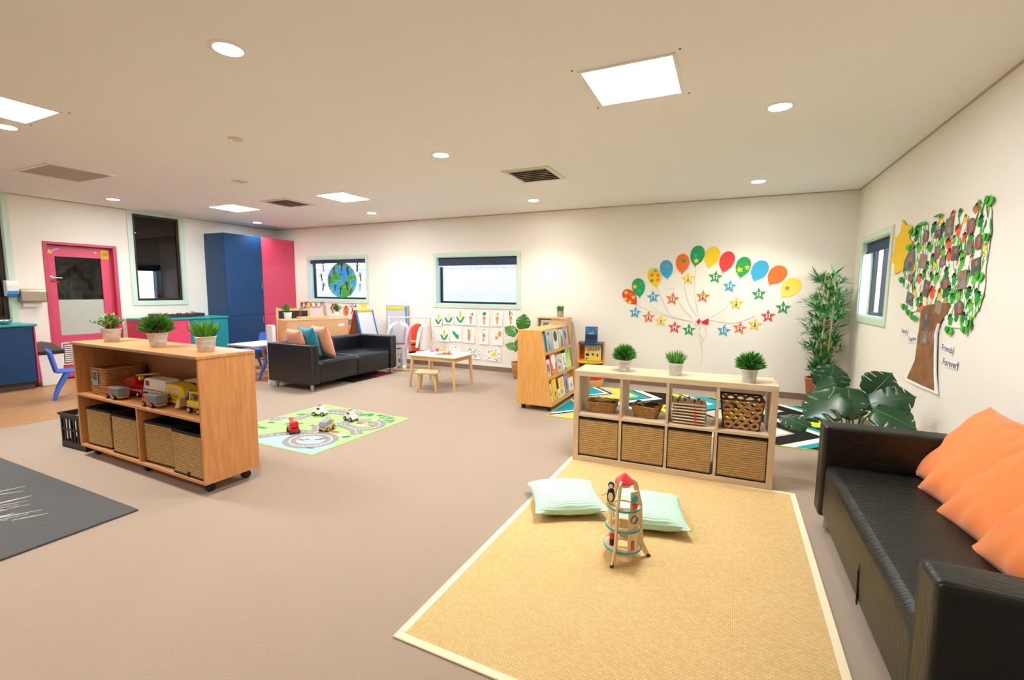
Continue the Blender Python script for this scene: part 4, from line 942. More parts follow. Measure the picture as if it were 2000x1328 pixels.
# middle row
row_book('cream photo picture book at the near end of the middle row', 1, 5.04, .14, .22, 'EFE8D4', [('box', '8A8076', -.25, .35, .35, .75), ('box', 'B9AE9C', -.1, .3, .15, .45)])
row_book('red and white picture book with orange base in the middle row', 1, 5.24, .21, .27, 'E0503C', [('ell', 'F6F2EA', 0, .72, .40, .24), ('box', 'F6F2EA', -.2, .2, .3, .6), ('box', 'F08A24', -.48, .48, .02, .26), ('box', '4A5A70', -.12, -.04, .66, .82), ('txt', 'FBE6C0', 'ABC', 0, .14, .12)])
row_book('grey patterned picture book in the middle row', 1, 5.45, .19, .235, 'CFD4CC', [('ell', 'B85A50', -.2, .3, .12, .1), ('ell', '6FA08A', .15, .6, .14, .1), ('ell', 'D8A070', .1, .3, .1, .1), ('ell', '7A8AA0', -.2, .7, .12, .09)])
row_book('white picture book with a red squiggle in the middle row', 1, 5.63, .15, .23, 'F0F0EA', [('ell', 'C8323A', -.1, .62, .08, .22), ('ell', 'C8323A', .15, .35, .2, .06), ('ell', '1E8A8E', .1, .12, .2, .09)])
row_book('green and yellow picture book at the far end of the middle row', 1, 5.80, .18, .27, '8FD88A', [('box', 'BDEBC0', -.5, .5, 0, .4), ('ell', 'F2DC4A', -.05, .42, .28, .2), ('ell', '3FAF4A', .1, .85, .2, .1)])
# bottom row
row_book('narrow cream picture book at the near end of the bottom row', 0, 5.02, .09, .23, 'EBDDB8', [('box', '6A5848', -.2, .2, .4, .7)])
row_book('bright yellow picture book with a black figure in the bottom row', 0, 5.16, .15, .27, 'F2C21A', [('ell', '3A2E14', .05, .28, .06, .16), ('tri', '3A2E14', -.15, .3, .25, .4, .05, .45)])
row_book('small white picture book in the bottom row', 0, 5.285, .07, .13, 'F4F2EC', [('box', '8C8C90', -.2, .3, .3, .6)], out=.014)
row_book('pale yellow picture book with a sun in the bottom row', 0, 5.42, .19, .25, 'F3E2A4', [('ell', 'F4C82E', 0, .68, .3, .2), ('ell', 'E9A85A', -.1, .3, .25, .14), ('box', 'F6F0E0', -.4, .4, .02, .14), ('txt', '5A70A0', 'Sun', .1, .08, .09)])
row_book('narrow lilac picture book in the bottom row', 0, 5.60, .12, .29, 'A994C0', [('ell', '4A3E5A', 0, .45, .2, .25), ('ell', '3A3040', 0, .85, .18, .05)])
row_book('white picture book with a small animal at the far end of the bottom row', 0, 5.78, .19, .19, 'F6F2E6', [('ell', 'D9A05A', 0, .45, .18, .16), ('ell', '8A6A4A', .05, .5, .07, .08)])

# ================================================================ revolving book tower
BTW = thing('book_tower', 'revolving wooden book tower with navy yellow and red trays by the back wall', 'bookcase', (-1.84, 6.72, 0), math.radians(12))
mb = MB(); mb.lathe([(0, 0), (.20, 0), (.205, .01), (.205, .10), (.20, .11), (0, .11)], 32); mb.build('drum_base', M_bk, BTW, smooth=True)
def qtray(z, m_, nm):
    mb = MB(); pts = [(-.185, .17)] + [(.185*math.cos(math.radians(a)), -.03+.165*math.sin(math.radians(a))) for a in range(180, 361, 12)] + [(.185, .17)]
    mb.prism(pts, lambda u, v, t: (u, v, t), z, z+.022); mb.build(nm, m_, BTW, bevel=.003)
qtray(.115, mat('tray_red', 'D5282F', .4), 'red_tray'); qtray(.355, mat('tray_yellow', 'F2B91C', .4), 'yellow_tray'); qtray(.63, mat('tray_navy', '26314E', .4), 'navy_tray')
for x, y in ((-.188, .03), (.188, .03), (-.188, .15), (.188, .15)):
    mb = MB(); mb.box(x-.013, x+.013, y-.02, y+.02, .11, .645); mb.build('post', M_bk, BTW, bevel=.002)
mb = MB(); mb.box(-.18, .18, .155, .168, .137, .63); mb.build('centre_panel', mat('panel_rust', 'B0562A', .5), BTW)
BM = BTW.matrix_basis
def tower_book(label, x, y, z, w_, h_, cov, decor, tilt=.10):
    up = Vector((0, math.sin(tilt), math.cos(tilt))); return book(label, BM @ frame_m((x, y, z), (1, 0, 0), up), w_, h_, .012, cov, decor)
tower_book('navy picture book standing on top of the book tower', .0, .02, .653, .185, .235, '1F3F63', [('box', '2F6E9A', -.48, .48, .5, .97), ('ell', '15283E', 0, .32, .42, .16), ('ell', '9C8A50', .08, .72, .07, .06), ('star', 'D8E6EE', -.3, .85, .04), ('star', 'D8E6EE', .36, .88, .05), ('txt', 'DCE8F0', 'NIGHT', 0, .55, .10)])
tower_book('yellow picture book titled GRUFF on the middle tray of the book tower', .03, .02, .378, .245, .235, 'F3DF6A', [('box', 'BFD9B4', -.5, .5, .82, 1.0), ('box', 'F6EFB0', -.5, .5, .5, .82), ('txt', 'C8241C', 'GRUFF', .02, .70, .29), ('ell', '3A3420', -.33, .36, .12, .10), ('ell', '4A4228', 0, .38, .08, .07), ('ell', '3A3420', .28, .34, .05, .11), ('ell', '2E2818', -.36, .1, .06, .05)])
tower_book('dark green picture book on the lower tray of the book tower', .0, .02, .138, .22, .20, '12603E', [('box', '2A8A5A', -.4, .4, .15, .6), ('ell', 'E8E0C0', 0, .45, .2, .14)])

# ================================================================ shelf unit behind the display
CS = thing('corner_shelf', 'light timber shelf unit against the back wall behind the book display', 'shelf', (-2.74, 6.76, 0))
M_lt = wood('light_timber', 'E8C79A', 'DBB27E', (22, 22, 2.0), .5)
mb = MB(); mb.box(0, .02, 0, .30, 0, .985); mb.build('side_panel', M_lt, CS)
mb = MB(); mb.box(.46, .48, 0, .30, 0, .985); mb.build('side_panel', M_lt, CS)
mb = MB(); mb.box(0, .48, 0, .30, .985, 1.005); mb.build('top_panel', M_lt, CS)
mb = MB(); mb.box(.02, .46, .28, .295, 0, .985); mb.build('back_panel', M_lt, CS)
for z in (.04, .40, .72):
    mb = MB(); mb.box(.02, .46, .0, .28, z, z+.018); mb.build('shelf', M_lt, CS)
mb = MB(); mb.box(.235, .255, .01, .28, .738, .985); mb.build('divider', M_lt, CS)
mb = MB(); mb.box(.255, .46, .012, .022, .738, .985); mb.build('door_panel', M_lt, CS)
pf = thing('framed_photo', 'white framed photo inside the light timber shelf unit', 'frame', (-2.61, 6.80, .739), 0, rot=(-.1, 0, 0))
mb = MB(); mb.box(-.09, .09, 0, .01, 0, .225); mb.build('frame_board', mat('frame_white', 'F4F3F0', .5), pf)
mb = MB(); mb.box(-.045, .055, -.001, 0, .06, .18); mb.build('photo', mat('photo_grey', '8E8880', .4, var=(40, .5)), pf)

# ================================================================ cube shelf, bins and things on it
M_oak = wood('white_oak', 'DCC3A0', 'C9AC86', (2.0, 26, 26), .5, 2.2); M_oakv = wood('white_oak_upright', 'D8BE9A', 'C4A680', (26, 26, 2.0), .5, 2.2)
KX = thing('cube_shelf', 'pale oak cube shelf with four woven bins at the end of the sisal rug', 'shelf', (-1.118, 3.60, .009), math.radians(1.6))
KW, KD, KH, KO, KI = 1.47, .36, .755, .042, .02
mb = MB(); mb.box(0, KW, 0, KD, KH-KO, KH); mb.build('top_panel', M_oak, KX, bevel=.0015)
mb = MB(); mb.box(0, KW, 0, KD, 0, KO); mb.build('bottom_panel', M_oak, KX, bevel=.0015)
for x0 in (0, KW-KO):
    mb = MB(); mb.box(x0, x0+KO, 0, KD, KO, KH-KO); mb.build('side_panel', M_oakv, KX, bevel=.0015)
cw = (KW-2*KO-3*KI)/4; zc = .375
mb = MB(); mb.box(KO, KW-KO, .004, KD-.004, zc, zc+KI); mb.build('shelf', M_oak, KX, bevel=.001)
for k in (1, 2, 3):
    x0 = KO+k*cw+(k-1)*KI
    for a, b in ((KO, zc), (zc+KI, KH-KO)):
        mb = MB(); mb.box(x0, x0+KI, .004, KD-.004, a, b); mb.build('divider', M_oakv, KX, bevel=.001)
KM = KX.matrix_basis
for k, lb in enumerate(('woven bin in the leftmost cube of the oak shelf', 'woven bin under the small basket of dark pieces in the oak shelf', 'woven bin under the stacked peg boards in the oak shelf', 'woven bin in the rightmost cube of the oak shelf under the handled basket')):
    xc = KO+cw/2+k*(cw+KI) - (.006 if k == 2 else 0)
    make_bin(lb, 'seagrass bins in the oak cube shelf', cw-.012-(.012 if k == 2 else 0), .33, zc-KO-.012, KM @ Vector((xc, .012, KO+.001)), math.radians(1.6))
ZS = zc+KI+.001
b1 = rope_basket('small rope basket of pale wooden discs in the oak shelf', KM @ Vector((KO+cw*.50, .17, ZS)), math.radians(10), .25, .19, .095, .22, 7, 'small_basket')
for k in range(16):
    mb = MB(); mb.lathe([(0, 0), (.028, 0), (.028, .008), (0, .008)], 12); o_ = mb.build('wooden_disc', mat(*random.choice([('disc_pale', 'DCC49A', .6), ('disc_tan', 'CDAF82', .6), ('disc_grey', 'A89880', .6)])), b1, loc=(random.uniform(-.075, .075), random.uniform(-.05, .05), .088+random.uniform(0, .018)), rot=(random.uniform(-.4, .4), random.uniform(-.4, .4), 0))
b2 = rope_basket('small rope basket of dark slate pieces in the oak shelf', KM @ Vector((KO+cw*1.52+KI, .16, ZS)), math.radians(-6), .23, .18, .10, .26, 7, 'small_basket')
for k in range(12):
    mb = MB(); mb.prism(ell_pts(.045, .026, 10), lambda u, v, t: (u, v, t), 0, .006); mb.build('slate_piece', mat(*random.choice([('slate_a', '4A4A48', .4), ('slate_b', '6E6C66', .35), ('slate_c', 'A8A69C', .4)])), b2, loc=(random.uniform(-.06, .06), random.uniform(-.04, .04), .092+random.uniform(0, .018)), rot=(random.uniform(-.5, .5), random.uniform(-.5, .5), random.uniform(-.6, .6)))
# stack of peg boards
M_board = mat('pale_ply_board', 'DDC9A8', .55); px0 = KO+cw*2.5+2*KI-.02
for k in range(7):
    pb = thing('peg_board', ['wooden peg board at the bottom of the stack', 'second wooden peg board from the bottom of the stack', 'third wooden peg board from the bottom of the stack', 'middle wooden peg board of the stack of seven', 'third wooden peg board from the top of the stack', 'second wooden peg board from the top of the stack', 'wooden peg board on top of the stack with red pegs'][k], 'peg board', KM @ Vector((px0+random.uniform(-.008, .008), .155, ZS+k*.0235)), math.radians(1.6+random.uniform(-3, 3)), 'stacked peg boards in the oak shelf')
    mb = MB(); mb.box(-.12, .12, -.115, .115, .010, .020); mb.build('board', M_board if k % 3 else mat('tan_ply_board', 'CDB08C', .55), pb, bevel=.002)
    mb = MB()
    for a in (-.10, .10):
        for b in (-.095, .095): mb.lathe([(0, 0), (.008, 0), (.008, .010), (0, .010)], 8, (a, b, 0))
    q = mb.build('feet', mat('foot_tan', 'B08E6A', .7), pb); q['kind'] = 'stuff'
    if k == 6:
        for i, (a, b) in enumerate(((-.07, .05), (.0, .07), (.07, .03), (-.03, -.02), (.04, -.05), (.09, -.07), (-.08, -.06))):
            mb = MB(); mb.lathe([(0, .02), (.005, .02), (.005, .032), (.008, .034), (.008, .042), (0, .044)], 8, (a, b, 0)); mb.build('peg', mat('peg_maroon', '7A1F2E', .4) if i % 2 else mat('peg_dark', '2E2420', .4), pb, smooth=True)
st_ = MB(); st_.box(-.004, .004, -.122, -.118, .0, .16); tag(st_.build('red_ribbon', mat('ribbon_red', 'E02A2A', .6), loc=KM @ Vector((px0+.045, .155, ZS)), rot=(0, 0, math.radians(1.6))), 'red elastic band in front of the stacked peg boards', 'band')
# chunky handled basket: diagonal strips
hb = thing('handled_basket', 'tall woven basket of flat diagonal strips with handle hole in the oak shelf', 'basket', KM @ Vector((KO+cw*3.47+3*KI, .18, ZS)), math.radians(2))
M_strip = mat('water_hyacinth', 'C4965A', .7, var=(30, .25), bump=(80, .5)); M_rimb = mat('basket_rim_brown', '5A3F22', .75, bump=(120, .6))
bw2, tw2, bd2, td2, bh2 = .115, .142, .095, .12, .225
def bside(s_, u, z):   # s_ side 0..3, u -1..1, z 0..1 -> point on the tapered wall
    hx, hy = lerp(bw2, tw2, z), lerp(bd2, td2, z)
    return {0: Vector((u*hx, -hy, z*bh2)), 1: Vector((hx, u*hy, z*bh2)), 2: Vector((-u*hx, hy, z*bh2)), 3: Vector((-hx, -u*hy, z*bh2))}[s_]
bn_ = {0: Vector((0, -1, 0)), 1: Vector((1, 0, 0)), 2: Vector((0, 1, 0)), 3: Vector((-1, 0, 0))}
mb = MB()
for s_ in range(4):
    nc, nr = (8, 7) if s_ % 2 == 0 else (7, 7)
    for r in range(nr):
        for c in range(nc):
            uc = -1+2*(c+.5)/nc; zc_ = (r+.5)/nr
            if s_ in (0, 2) and r == nr-2 and c in (2,): continue          # handle hole
            d = 1 if (r+c) % 2 else -1; hu, hz = 1.08/nc, .35/nr
            pts = [(-hu, -hz-d*hz*.9), (hu, -hz+d*hz*.9), (hu, hz+d*hz*.9), (-hu, hz-d*hz*.9)]
            base = [bside(s_, max(-1, min(1, uc+a)), max(0, min(1, zc_+b))) for a, b in pts]; off = bn_[s_]*(.006 if d > 0 else .003)
            mid = sum(base, Vector())/4 + off*1.6
            vs = [b+off*.2 for b in base] + [mid] + [b-bn_[s_]*.002 for b in base]
            mb.add(vs, [(0, 1, 4), (1, 2, 4), (2, 3, 4), (3, 0, 4), (8, 7, 6, 5)])
q = mb.build('woven_strips', M_strip, hb, smooth=True, ang=60); q['kind'] = 'stuff'
mb = MB()
for z, r in ((1.0, .008), (.0, .006)):
    c4 = [bside(s_, u, z) for s_, u in ((0, -1), (0, 1), (2, -1), (2, 1), (0, -1), (0, 1))][:5]; mb.tube(c4, r, 8)
for s_ in range(4): mb.tube([bside(s_, -1, 0), bside(s_, -1, 1)], .005, 6)
mb.build('rim', M_rimb, hb, smooth=True)
mb = MB(); mb.box(-bw2+.004, bw2-.004, -bd2+.004, bd2-.004, .001, .005); mb.build('base', M_rimb, hb)

# ================================================================ right-hand sofa and orange cushions
sofa('black leather sofa at the right against the wall with orange cushions', (.965, 2.40, 0), -PI/2, 1.76, .84, .645, mat('black_leather_creased', '0D0E0A', .40, bump=(12, .45), stretch=(9.0, 1.0, 2.0)), True)
for k, (y, x, tilt, yaw, lb) in enumerate(((2.93, .98, .62, .03, 'orange cushion at the far end of the right sofa'), (2.70, .945, .66, .10, 'second orange cushion from the far end of the right sofa'), (2.40, .925, .70, .13, 'third orange cushion from the far end of the right sofa'), (2.06, .915, .66, .10, 'orange cushion nearest the viewer on the right sofa'))):
    up = Vector((math.sin(tilt), 0, math.cos(tilt))); wd = Vector((math.sin(yaw), -math.cos(yaw), 0))
    pillow('cushion', lb, 'cushion', .50, .50, .15, M_orange, frame_m(Vector((x, y, .425)) + up*.25, wd, up), 'orange cushions on the right sofa', seed=20+k, wr=.02, n=30)

# ================================================================ rugs
def sisal():
    m_ = mat('sisal_weave', 'E3BE78', .9, spec=.1); n = m_.node_tree; p = n.nodes['Principled BSDF']
    tc_ = n.nodes.new('ShaderNodeTexCoord'); br = n.nodes.new('ShaderNodeTexBrick'); n.links.new(tc_.outputs['Object'], br.inputs[0])
    br.inputs['Color1'].default_value = lin('E6C68E'); br.inputs['Color2'].default_value = lin('D9B67A'); br.inputs['Mortar'].default_value = lin('B9945C'); br.inputs['Scale'].default_value = 1
    br.inputs['Brick Width'].default_value = .016; br.inputs['Row Height'].default_value = .009; br.inputs['Mortar Size'].default_value = .0012; br.inputs['Mortar Smooth'].default_value = .8
    n.links.new(br.outputs['Color'], p.inputs['Base Color']); b = n.nodes.new('ShaderNodeBump'); b.invert = True; b.inputs['Strength'].default_value = .5; b.inputs['Distance'].default_value = .003
    n.links.new(br.outputs['Fac'], b.inputs['Height']); n.links.new(b.outputs[0], p.inputs['Normal']); return m_
SR = thing('sisal_rug', 'honey coloured sisal rug with cream binding in the foreground', 'rug', (-1.165, 1.365, 0), math.radians(-.4))
RW, RD = 1.645, 2.31
mb = MB(); mb.box(.035, RW-.035, .035, RD-.035, 0, .008); mb.build('weave_field', sisal(), SR)
for a, b, c, d in ((0, RW, 0, .036), (0, RW, RD-.036, RD), (0, .036, .036, RD-.036), (RW-.036, RW, .036, RD-.036)):
    mb = MB(); mb.box(a, b, c, d, 0, .0085); mb.build('binding', mat('cream_binding', 'F0DDB8', .85, bump=(300, .1)), SR, bevel=.003)
GR_ = thing('grey_rug', 'dark grey pile rug with white brush marks at the left edge', 'rug', (0, 0, 0))
mb = MB(); mb.box(-5.38, -3.315, -.2, 1.515, 0, .012); mb.build('pile', mat('grey_pile', '4E4E4C', .95, bump=(260, .9), var=(150, .35), sheen=.25), GR_, bevel=.006)
mb = MB(); rnd = random.Random(4)
for k in range(60):
    x0 = rnd.choice((-4.32, -4.24, -4.18, -4.1, -3.98, -3.9, -3.82, -4.45, -4.6, -4.75))+rnd.uniform(-.03, .03); y0 = rnd.uniform(.55, 1.12); ln = rnd.uniform(.08, .26); hw = rnd.uniform(.004, .010); a = rnd.uniform(.25, .75)
    y1 = min(y0+ln, 1.36 if x0 < -4.1 else 1.27)
    def bp(f, o): return (x0+a*(y1-y0)*f+o, lerp(y0, y1, f))
    mb.prism([bp(0, -hw*.5), bp(.5, -hw), bp(1, -hw*.3), bp(1, hw*.3), bp(.5, hw), bp(0, hw*.5)], lambda u, v, t: (u, v, t), .0118, .0128)
q = mb.build('brush_marks', mat('cream_pile', 'DCD8CC', .95, bump=(260, .9)), GR_); q['kind'] = 'stuff'
def zigzag():
    m_ = mat('chevron_rug', '2A2826', .9, bump=(300, .3), spec=.1); n = m_.node_tree; p = n.nodes['Principled BSDF']
    tc_ = n.nodes.new('ShaderNodeTexCoord'); sx = n.nodes.new('ShaderNodeSeparateXYZ'); n.links.new(tc_.outputs['Object'], sx.inputs[0])
    pp = n.nodes.new('ShaderNodeMath'); pp.operation = 'PINGPONG'; pp.inputs[1].default_value = .48; n.links.new(sx.outputs[1], pp.inputs[0])
    mu = n.nodes.new('ShaderNodeMath'); mu.operation = 'MULTIPLY_ADD'; mu.inputs[1].default_value = -.875; n.links.new(pp.outputs[0], mu.inputs[0]); n.links.new(sx.outputs[0], mu.inputs[2])
    ad = n.nodes.new('ShaderNodeMath'); ad.operation = 'ADD'; ad.inputs[1].default_value = .42; n.links.new(mu.outputs[0], ad.inputs[0])
    dv = n.nodes.new('ShaderNodeMath'); dv.operation = 'DIVIDE'; dv.inputs[1].default_value = 3.3; n.links.new(ad.outputs[0], dv.inputs[0])
    T, Wt, K, Y, G = '2AA5B4', 'EFEAE0', '262422', 'D8DC4A', 'C9C0B2'
    seq = [(.29, T), (.07, Wt), (.05, K), (.10, G), (.24, Y), (.14, T), (.05, K), (.12, Wt), (.34, K), (.14, Y), (.05, K), (.09, Wt), (.24, T), (.06, K), (.16, G), (.16, Y), (.10, Wt), (.06, G), (.24, K), (.12, Wt), (.10, T), (.08, K), (.30, Y)]
    rp = n.nodes.new('ShaderNodeValToRGB'); rp.color_ramp.interpolation = 'CONSTANT'; el = rp.color_ramp.elements; pos = 0
    for i, (w_, c) in enumerate(seq):
        e = el[i] if i < 2 else el.new(min(.999, pos/3.3)); e.position = min(.999, pos/3.3); e.color = lin(c); pos += w_
    n.links.new(dv.outputs[0], rp.inputs[0]); n.links.new(rp.outputs[0], p.inputs['Base Color']); return m_
ZR = thing('chevron_rug', 'black teal white and lime chevron rug behind the oak cube shelf', 'rug', (-1.79, 4.80, 0))
mb = MB(); mb.box(0, 2.80, 0, 1.82, 0, .009); mb.build('pile', zigzag(), ZR)
for a, b, c, d in ((0, 2.8, -.01, 0), (0, 2.8, 1.82, 1.83), (-.01, 0, -.01, 1.83), (2.8, 2.81, -.01, 1.83)):
    mb = MB(); mb.box(a, b, c, d, 0, .010); mb.build('binding', mat('lime_binding', 'C9CF55', .85), ZR)

# ---- road play mat
PM = thing('play_mat', 'green road play mat with toy cars on the carpet', 'mat', (-4.45, 2.70, 0), math.radians(0))
MW = 1.325
mb = MB(); mb.prism([(0, 0), (MW-.01, 0), (MW+.02, MW-.04), (.03, MW)], lambda u, v, t: (u, v, t), 0, .004); mb.build('mat_sheet', mat('mat_green', 'A2CF7A', .7), PM)
PMm = {'road': mat('print_road', '8F8983', .7), 'white': mat('print_white', 'F2EFE6', .7), 'blue': mat('print_paleblue', '9FD6DC', .7), 'tree': mat('print_teal_green', '2F8A6A', .7), 'red': mat('print_mat_red', 'E0503C', .7), 'dgreen': mat('print_dkgreen', '3F7A4A', .7), 'navy': mat('print_navy', '4A6488', .7), 'cream': mat('print_cream', 'EBE6A0', .7)}
KEYS = list(PMm); pr = MB(); lvl = [0]
def pprint_(pts, key, lift=0): lvl[0] += 3e-6; pr.prism(pts, lambda u, v, t: (u, v, t), .0041, .0046+lift*.0004+lvl[0] % .0004, KEYS.index(key))
def ring_pts(cx, cy, rx, ry, n=36): return ell_pts(rx, ry, n, cx, cy)
def road(path, w_=.115, dash=True, lift=2):
    for i in range(len(path)-1):
        a, b = Vector((*path[i], 0)), Vector((*path[i+1], 0)); d = (b-a); ln = d.length; d.normalize(); nn = Vector((-d.y, d.x, 0))*w_/2; e = d*w_*.25
        pprint_([(q.x, q.y) for q in (a-nn-e, b-nn+e, b+nn+e, a+nn-e)], 'road', lift)
        if dash:
            k = 0
            while k*.06+.03 < ln:
                p0, p1 = a+d*(k*.06), a+d*(k*.06+.03); n2 = nn*.10
                pprint_([(q.x, q.y) for q in (p0-n2, p1-n2, p1+n2, p0+n2)], 'white', lift+2); k += 1
def arc(cx, cy, rx, ry, a0, a1, n=18): return [(cx+rx*math.cos(math.radians(lerp(a0, a1, i/n))), cy+ry*math.sin(math.radians(lerp(a0, a1, i/n)))) for i in range(n+1)]
pprint_([(.50, .02), (1.28, .02), (1.29, .26), (1.2, .40), (.95, .48), (.7, .42), (.55, .25)], 'blue')
pprint_(ring_pts(.98, .28, .17, .14), 'blue', 1)
road(arc(.98, .28, .20, .17, 0, 360, 30))
road([(.42, .05), (.55, .25), (.70, .42), (.85, .47)]); road(arc(.55, .85, .30, .26, -60, 200, 24)); road([(.70, .62), (.85, .47)]); road([(.84, .78), (1.1, .72), (1.22, .62)])
road(arc(1.08, .88, .16, .15, -120, 150, 18)); road([(.28, .75), (.05, .60)]); road(arc(.55, 1.12, .22, .10, 0, 180, 14), .09)
for cx, cy in ((.30, 1.0), (.18, .85), (.75, 1.15), (.82, 1.2), (1.12, 1.18), (1.2, 1.12), (1.0, 1.22), (.1, .35), (.22, .3)):
    for k in range(4): pprint_(ell_pts(.035, .02, 10, cx+random.uniform(-.06, .06), cy+random.uniform(-.04, .04), .5), 'tree' if k % 2 else 'dgreen', 2)
for cx, cy, k in ((.12, .22, 'red'), (.20, .2, 'red'), (.62, .62, 'red'), (.72, .66, 'cream'), (.35, .55, 'navy'), (.45, .6, 'tree'), (1.15, .9, 'red'), (1.05, .86, 'white'), (1.2, .5, 'navy'), (1.12, .52, 'white'), (1.0, .56, 'red'), (.92, .56, 'red'), (.95, .28, 'red'), (.99, .30, 'white'), (1.03, .32, 'red'), (1.05, .36, 'navy'), (.9, .24, 'red'), (.3, .95, 'cream'), (.15, .5, 'navy'), (.2, .62, 'white'), (.65, .15, 'white'), (1.15, .12, 'navy'), (.7, 1.0, 'tree'), (.55, .9, 'tree'), (.5, .82, 'cream'), (1.0, .9, 'red'), (1.08, .96, 'tree'), (1.05, 1.06, 'cream')):
    pprint_(ell_pts(random.uniform(.025, .05), random.uniform(.016, .028), 9, cx, cy, random.uniform(0, 1)), k, 3)
q = pr.build('printed_map', [PMm[k] for k in KEYS], PM, recalc=False); q['kind'] = 'stuff'
# ================================================================ plants
M_zinc = mat('galvanised_zinc', 'CBCCCB', .30, metal=.4, bump=(40, .05)); M_soil = mat('potting_moss', '3A3320', .95)
M_gr1 = mat('grass_green', '4FA02C', .55, var=(9, .35)); M_gr2 = mat('deep_green', '3C7A2A', .55, var=(9, .4)); M_gr3 = mat('leaf_green', '4C7F33', .5, var=(12, .4)); M_lime = mat('lime_blade', '8BBF3A', .55); M_red_ = mat('rust_blade', 'B0583A', .6); M_pale = mat('pale_leaf', 'D9D58A', .55)
def blade(mb, base, tip, w_, bend, mi):
    b, t = Vector(base), Vector(tip); d = (t-b); s_ = d.cross(Vector((random.uniform(-1, 1), random.uniform(-1, 1), .2))).normalized()*w_/2; m_ = b.lerp(t, .5)+Vector(bend)
    mb.add([b-s_*.8, b+s_*.8, m_+s_, m_-s_, t], [(0, 1, 2, 3), (3, 2, 4)], mi)
def leaf_quad(mb, c, d, up, ln, w_, mi):
    d = d.normalized(); s_ = d.cross(up).normalized()*w_/2; n_ = s_.cross(d).normalized()
    mb.add([c, c+d*ln*.45-s_+n_*w_*.1, c+d*ln, c+d*ln*.45+s_+n_*w_*.1, c+d*ln*.5], [(0, 1, 4), (1, 2, 4), (2, 3, 4), (3, 0, 4)], mi)
def potted(label, loc, kind, ph=.11, rt=.066, rb=.05, fh=.12, fr=.11, pot=None, n=300, group='small potted plants', seed=0):
    random.seed(100+seed); p = thing('potted_plant', label, 'plant', loc, random.uniform(0, 6), group)
    mb = MB(); prof = [(rb*.96, 0), (rb, .004), (lerp(rb, rt, .3), ph*.3), (lerp(rb, rt, .34)+.002, ph*.34), (lerp(rb, rt, .38), ph*.38), (lerp(rb, rt, .62), ph*.62), (lerp(rb, rt, .66)+.002, ph*.66), (lerp(rb, rt, .70), ph*.70), (rt, ph-.006), (rt+.003, ph-.003), (rt, ph), (rt-.003, ph), (lerp(rb, rt, .8)-.003, ph*.8), (rb*.5, ph*.8)]
    mb.lathe(prof, 28); mb.build('pot', pot or M_zinc, p, smooth=True, ang=60)
    mb = MB(); mb.lathe([(0, ph*.84), (rt*.93, ph*.84), (rt*.93, ph*.88), (0, ph*.90)], 16); mb.build('moss', M_soil, p)
    mb = MB()
    if kind == 'grass':
        mats = [M_gr1, M_lime, M_gr2]
        for i in range(n):
            a, r = random.uniform(0, 2*PI), rt*.8*random.random()**.5; sp = random.random()**.7; h_ = fh*random.uniform(.55, 1.1)
            blade(mb, (r*math.cos(a), r*math.sin(a), ph*.85), ((r+fr*sp*.75)*math.cos(a), (r+fr*sp*.75)*math.sin(a), ph+h_*(1-.35*sp)), .006, (0, 0, fh*.12), random.choice((0, 0, 1, 2)))
    elif kind == 'bushy':
        mats = [M_gr2, M_gr1, M_red_]
        for i in range(n*4):
            a = random.uniform(0, 2*PI); b = math.acos(random.uniform(-.25, 1)); r = random.uniform(.35, 1.0)
            q = Vector((fr*r*math.sin(b)*math.cos(a), fr*r*math.sin(b)*math.sin(a), ph*.95+fh*.24+fh*.72*r*math.cos(b))); d = Vector((math.cos(a)*math.sin(b), math.sin(a)*math.sin(b), .5+math.cos(b)*.7)).normalized()
            blade(mb, q-d*.026, q+d*.028+Vector((random.uniform(-.01, .01), random.uniform(-.01, .01), 0)), .0075, (0, 0, .003), random.choice((0, 0, 0, 0, 0, 1, 1, 1, 1, 2) if 'red' in label else (0, 0, 0, 1, 1, 1)))
        for i in range(40):
            a = random.uniform(0, 2*PI); blade(mb, (0, 0, ph*.85), (fr*.6*math.cos(a), fr*.6*math.sin(a), ph+fh*.5), .004, (0, 0, .01), 0)
    else:
        mats = [M_gr3, M_gr1, M_pale]
        for i in range(46):
            a = random.uniform(0, 2*PI); e = random.uniform(.1, 1.0); tip = Vector((fr*e*math.cos(a), fr*e*math.sin(a), ph+fh*(1.05-.6*e)))
            mb.tube([(rt*.3*math.cos(a), rt*.3*math.sin(a), ph*.85), tip*.6+Vector((0, 0, ph*.5)), tip], .0018, 4, 0, False)
            for k in range(12):
                t = random.uniform(.35, 1.0); c = Vector((rt*.3*math.cos(a), rt*.3*math.sin(a), ph)).lerp(tip, t); d = Vector((random.uniform(-1, 1), random.uniform(-1, 1), random.uniform(-.2, .9)))
                leaf_quad(mb, c, d, Vector((0, 0, 1)), random.uniform(.016, .028), .013, random.choice((0, 0, 1, 1, 2 if 'flecked' in label else 0)))
    q = mb.build('foliage', mats, p, recalc=False); q['kind'] = 'stuff'
    return p
ts = lambda x, y: on_shelf(x+4.86, y-1.85, .962)
potted('leafy plant flecked with cream in a zinc pot on the toy shelf beside the door', (-4.60, 2.01, .962), 'leafy', fh=.12, fr=.125, seed=1)
potted('domed plant with red tips in a zinc pot in the middle of the toy shelf', (-3.92, 2.0, .962), 'bushy', fh=.14, fr=.105, n=480, seed=2)
potted('bright tufted grass in a zinc pot at the near end of the toy shelf', (-3.325, 1.995, .962), 'grass', fh=.135, fr=.095, n=300, seed=3)
KZ = .764+.0
potted('rounded grassy plant in a zinc pot at the left of the oak cube shelf', (-.745, 3.745, KZ), 'bushy', .10, .056, .043, .125, .085, seed=4)
potted('short spiky grass in a zinc pot in the middle of the oak cube shelf', (-.348, 3.755, KZ), 'grass', .10, .056, .043, .11, .075, n=260, seed=5)
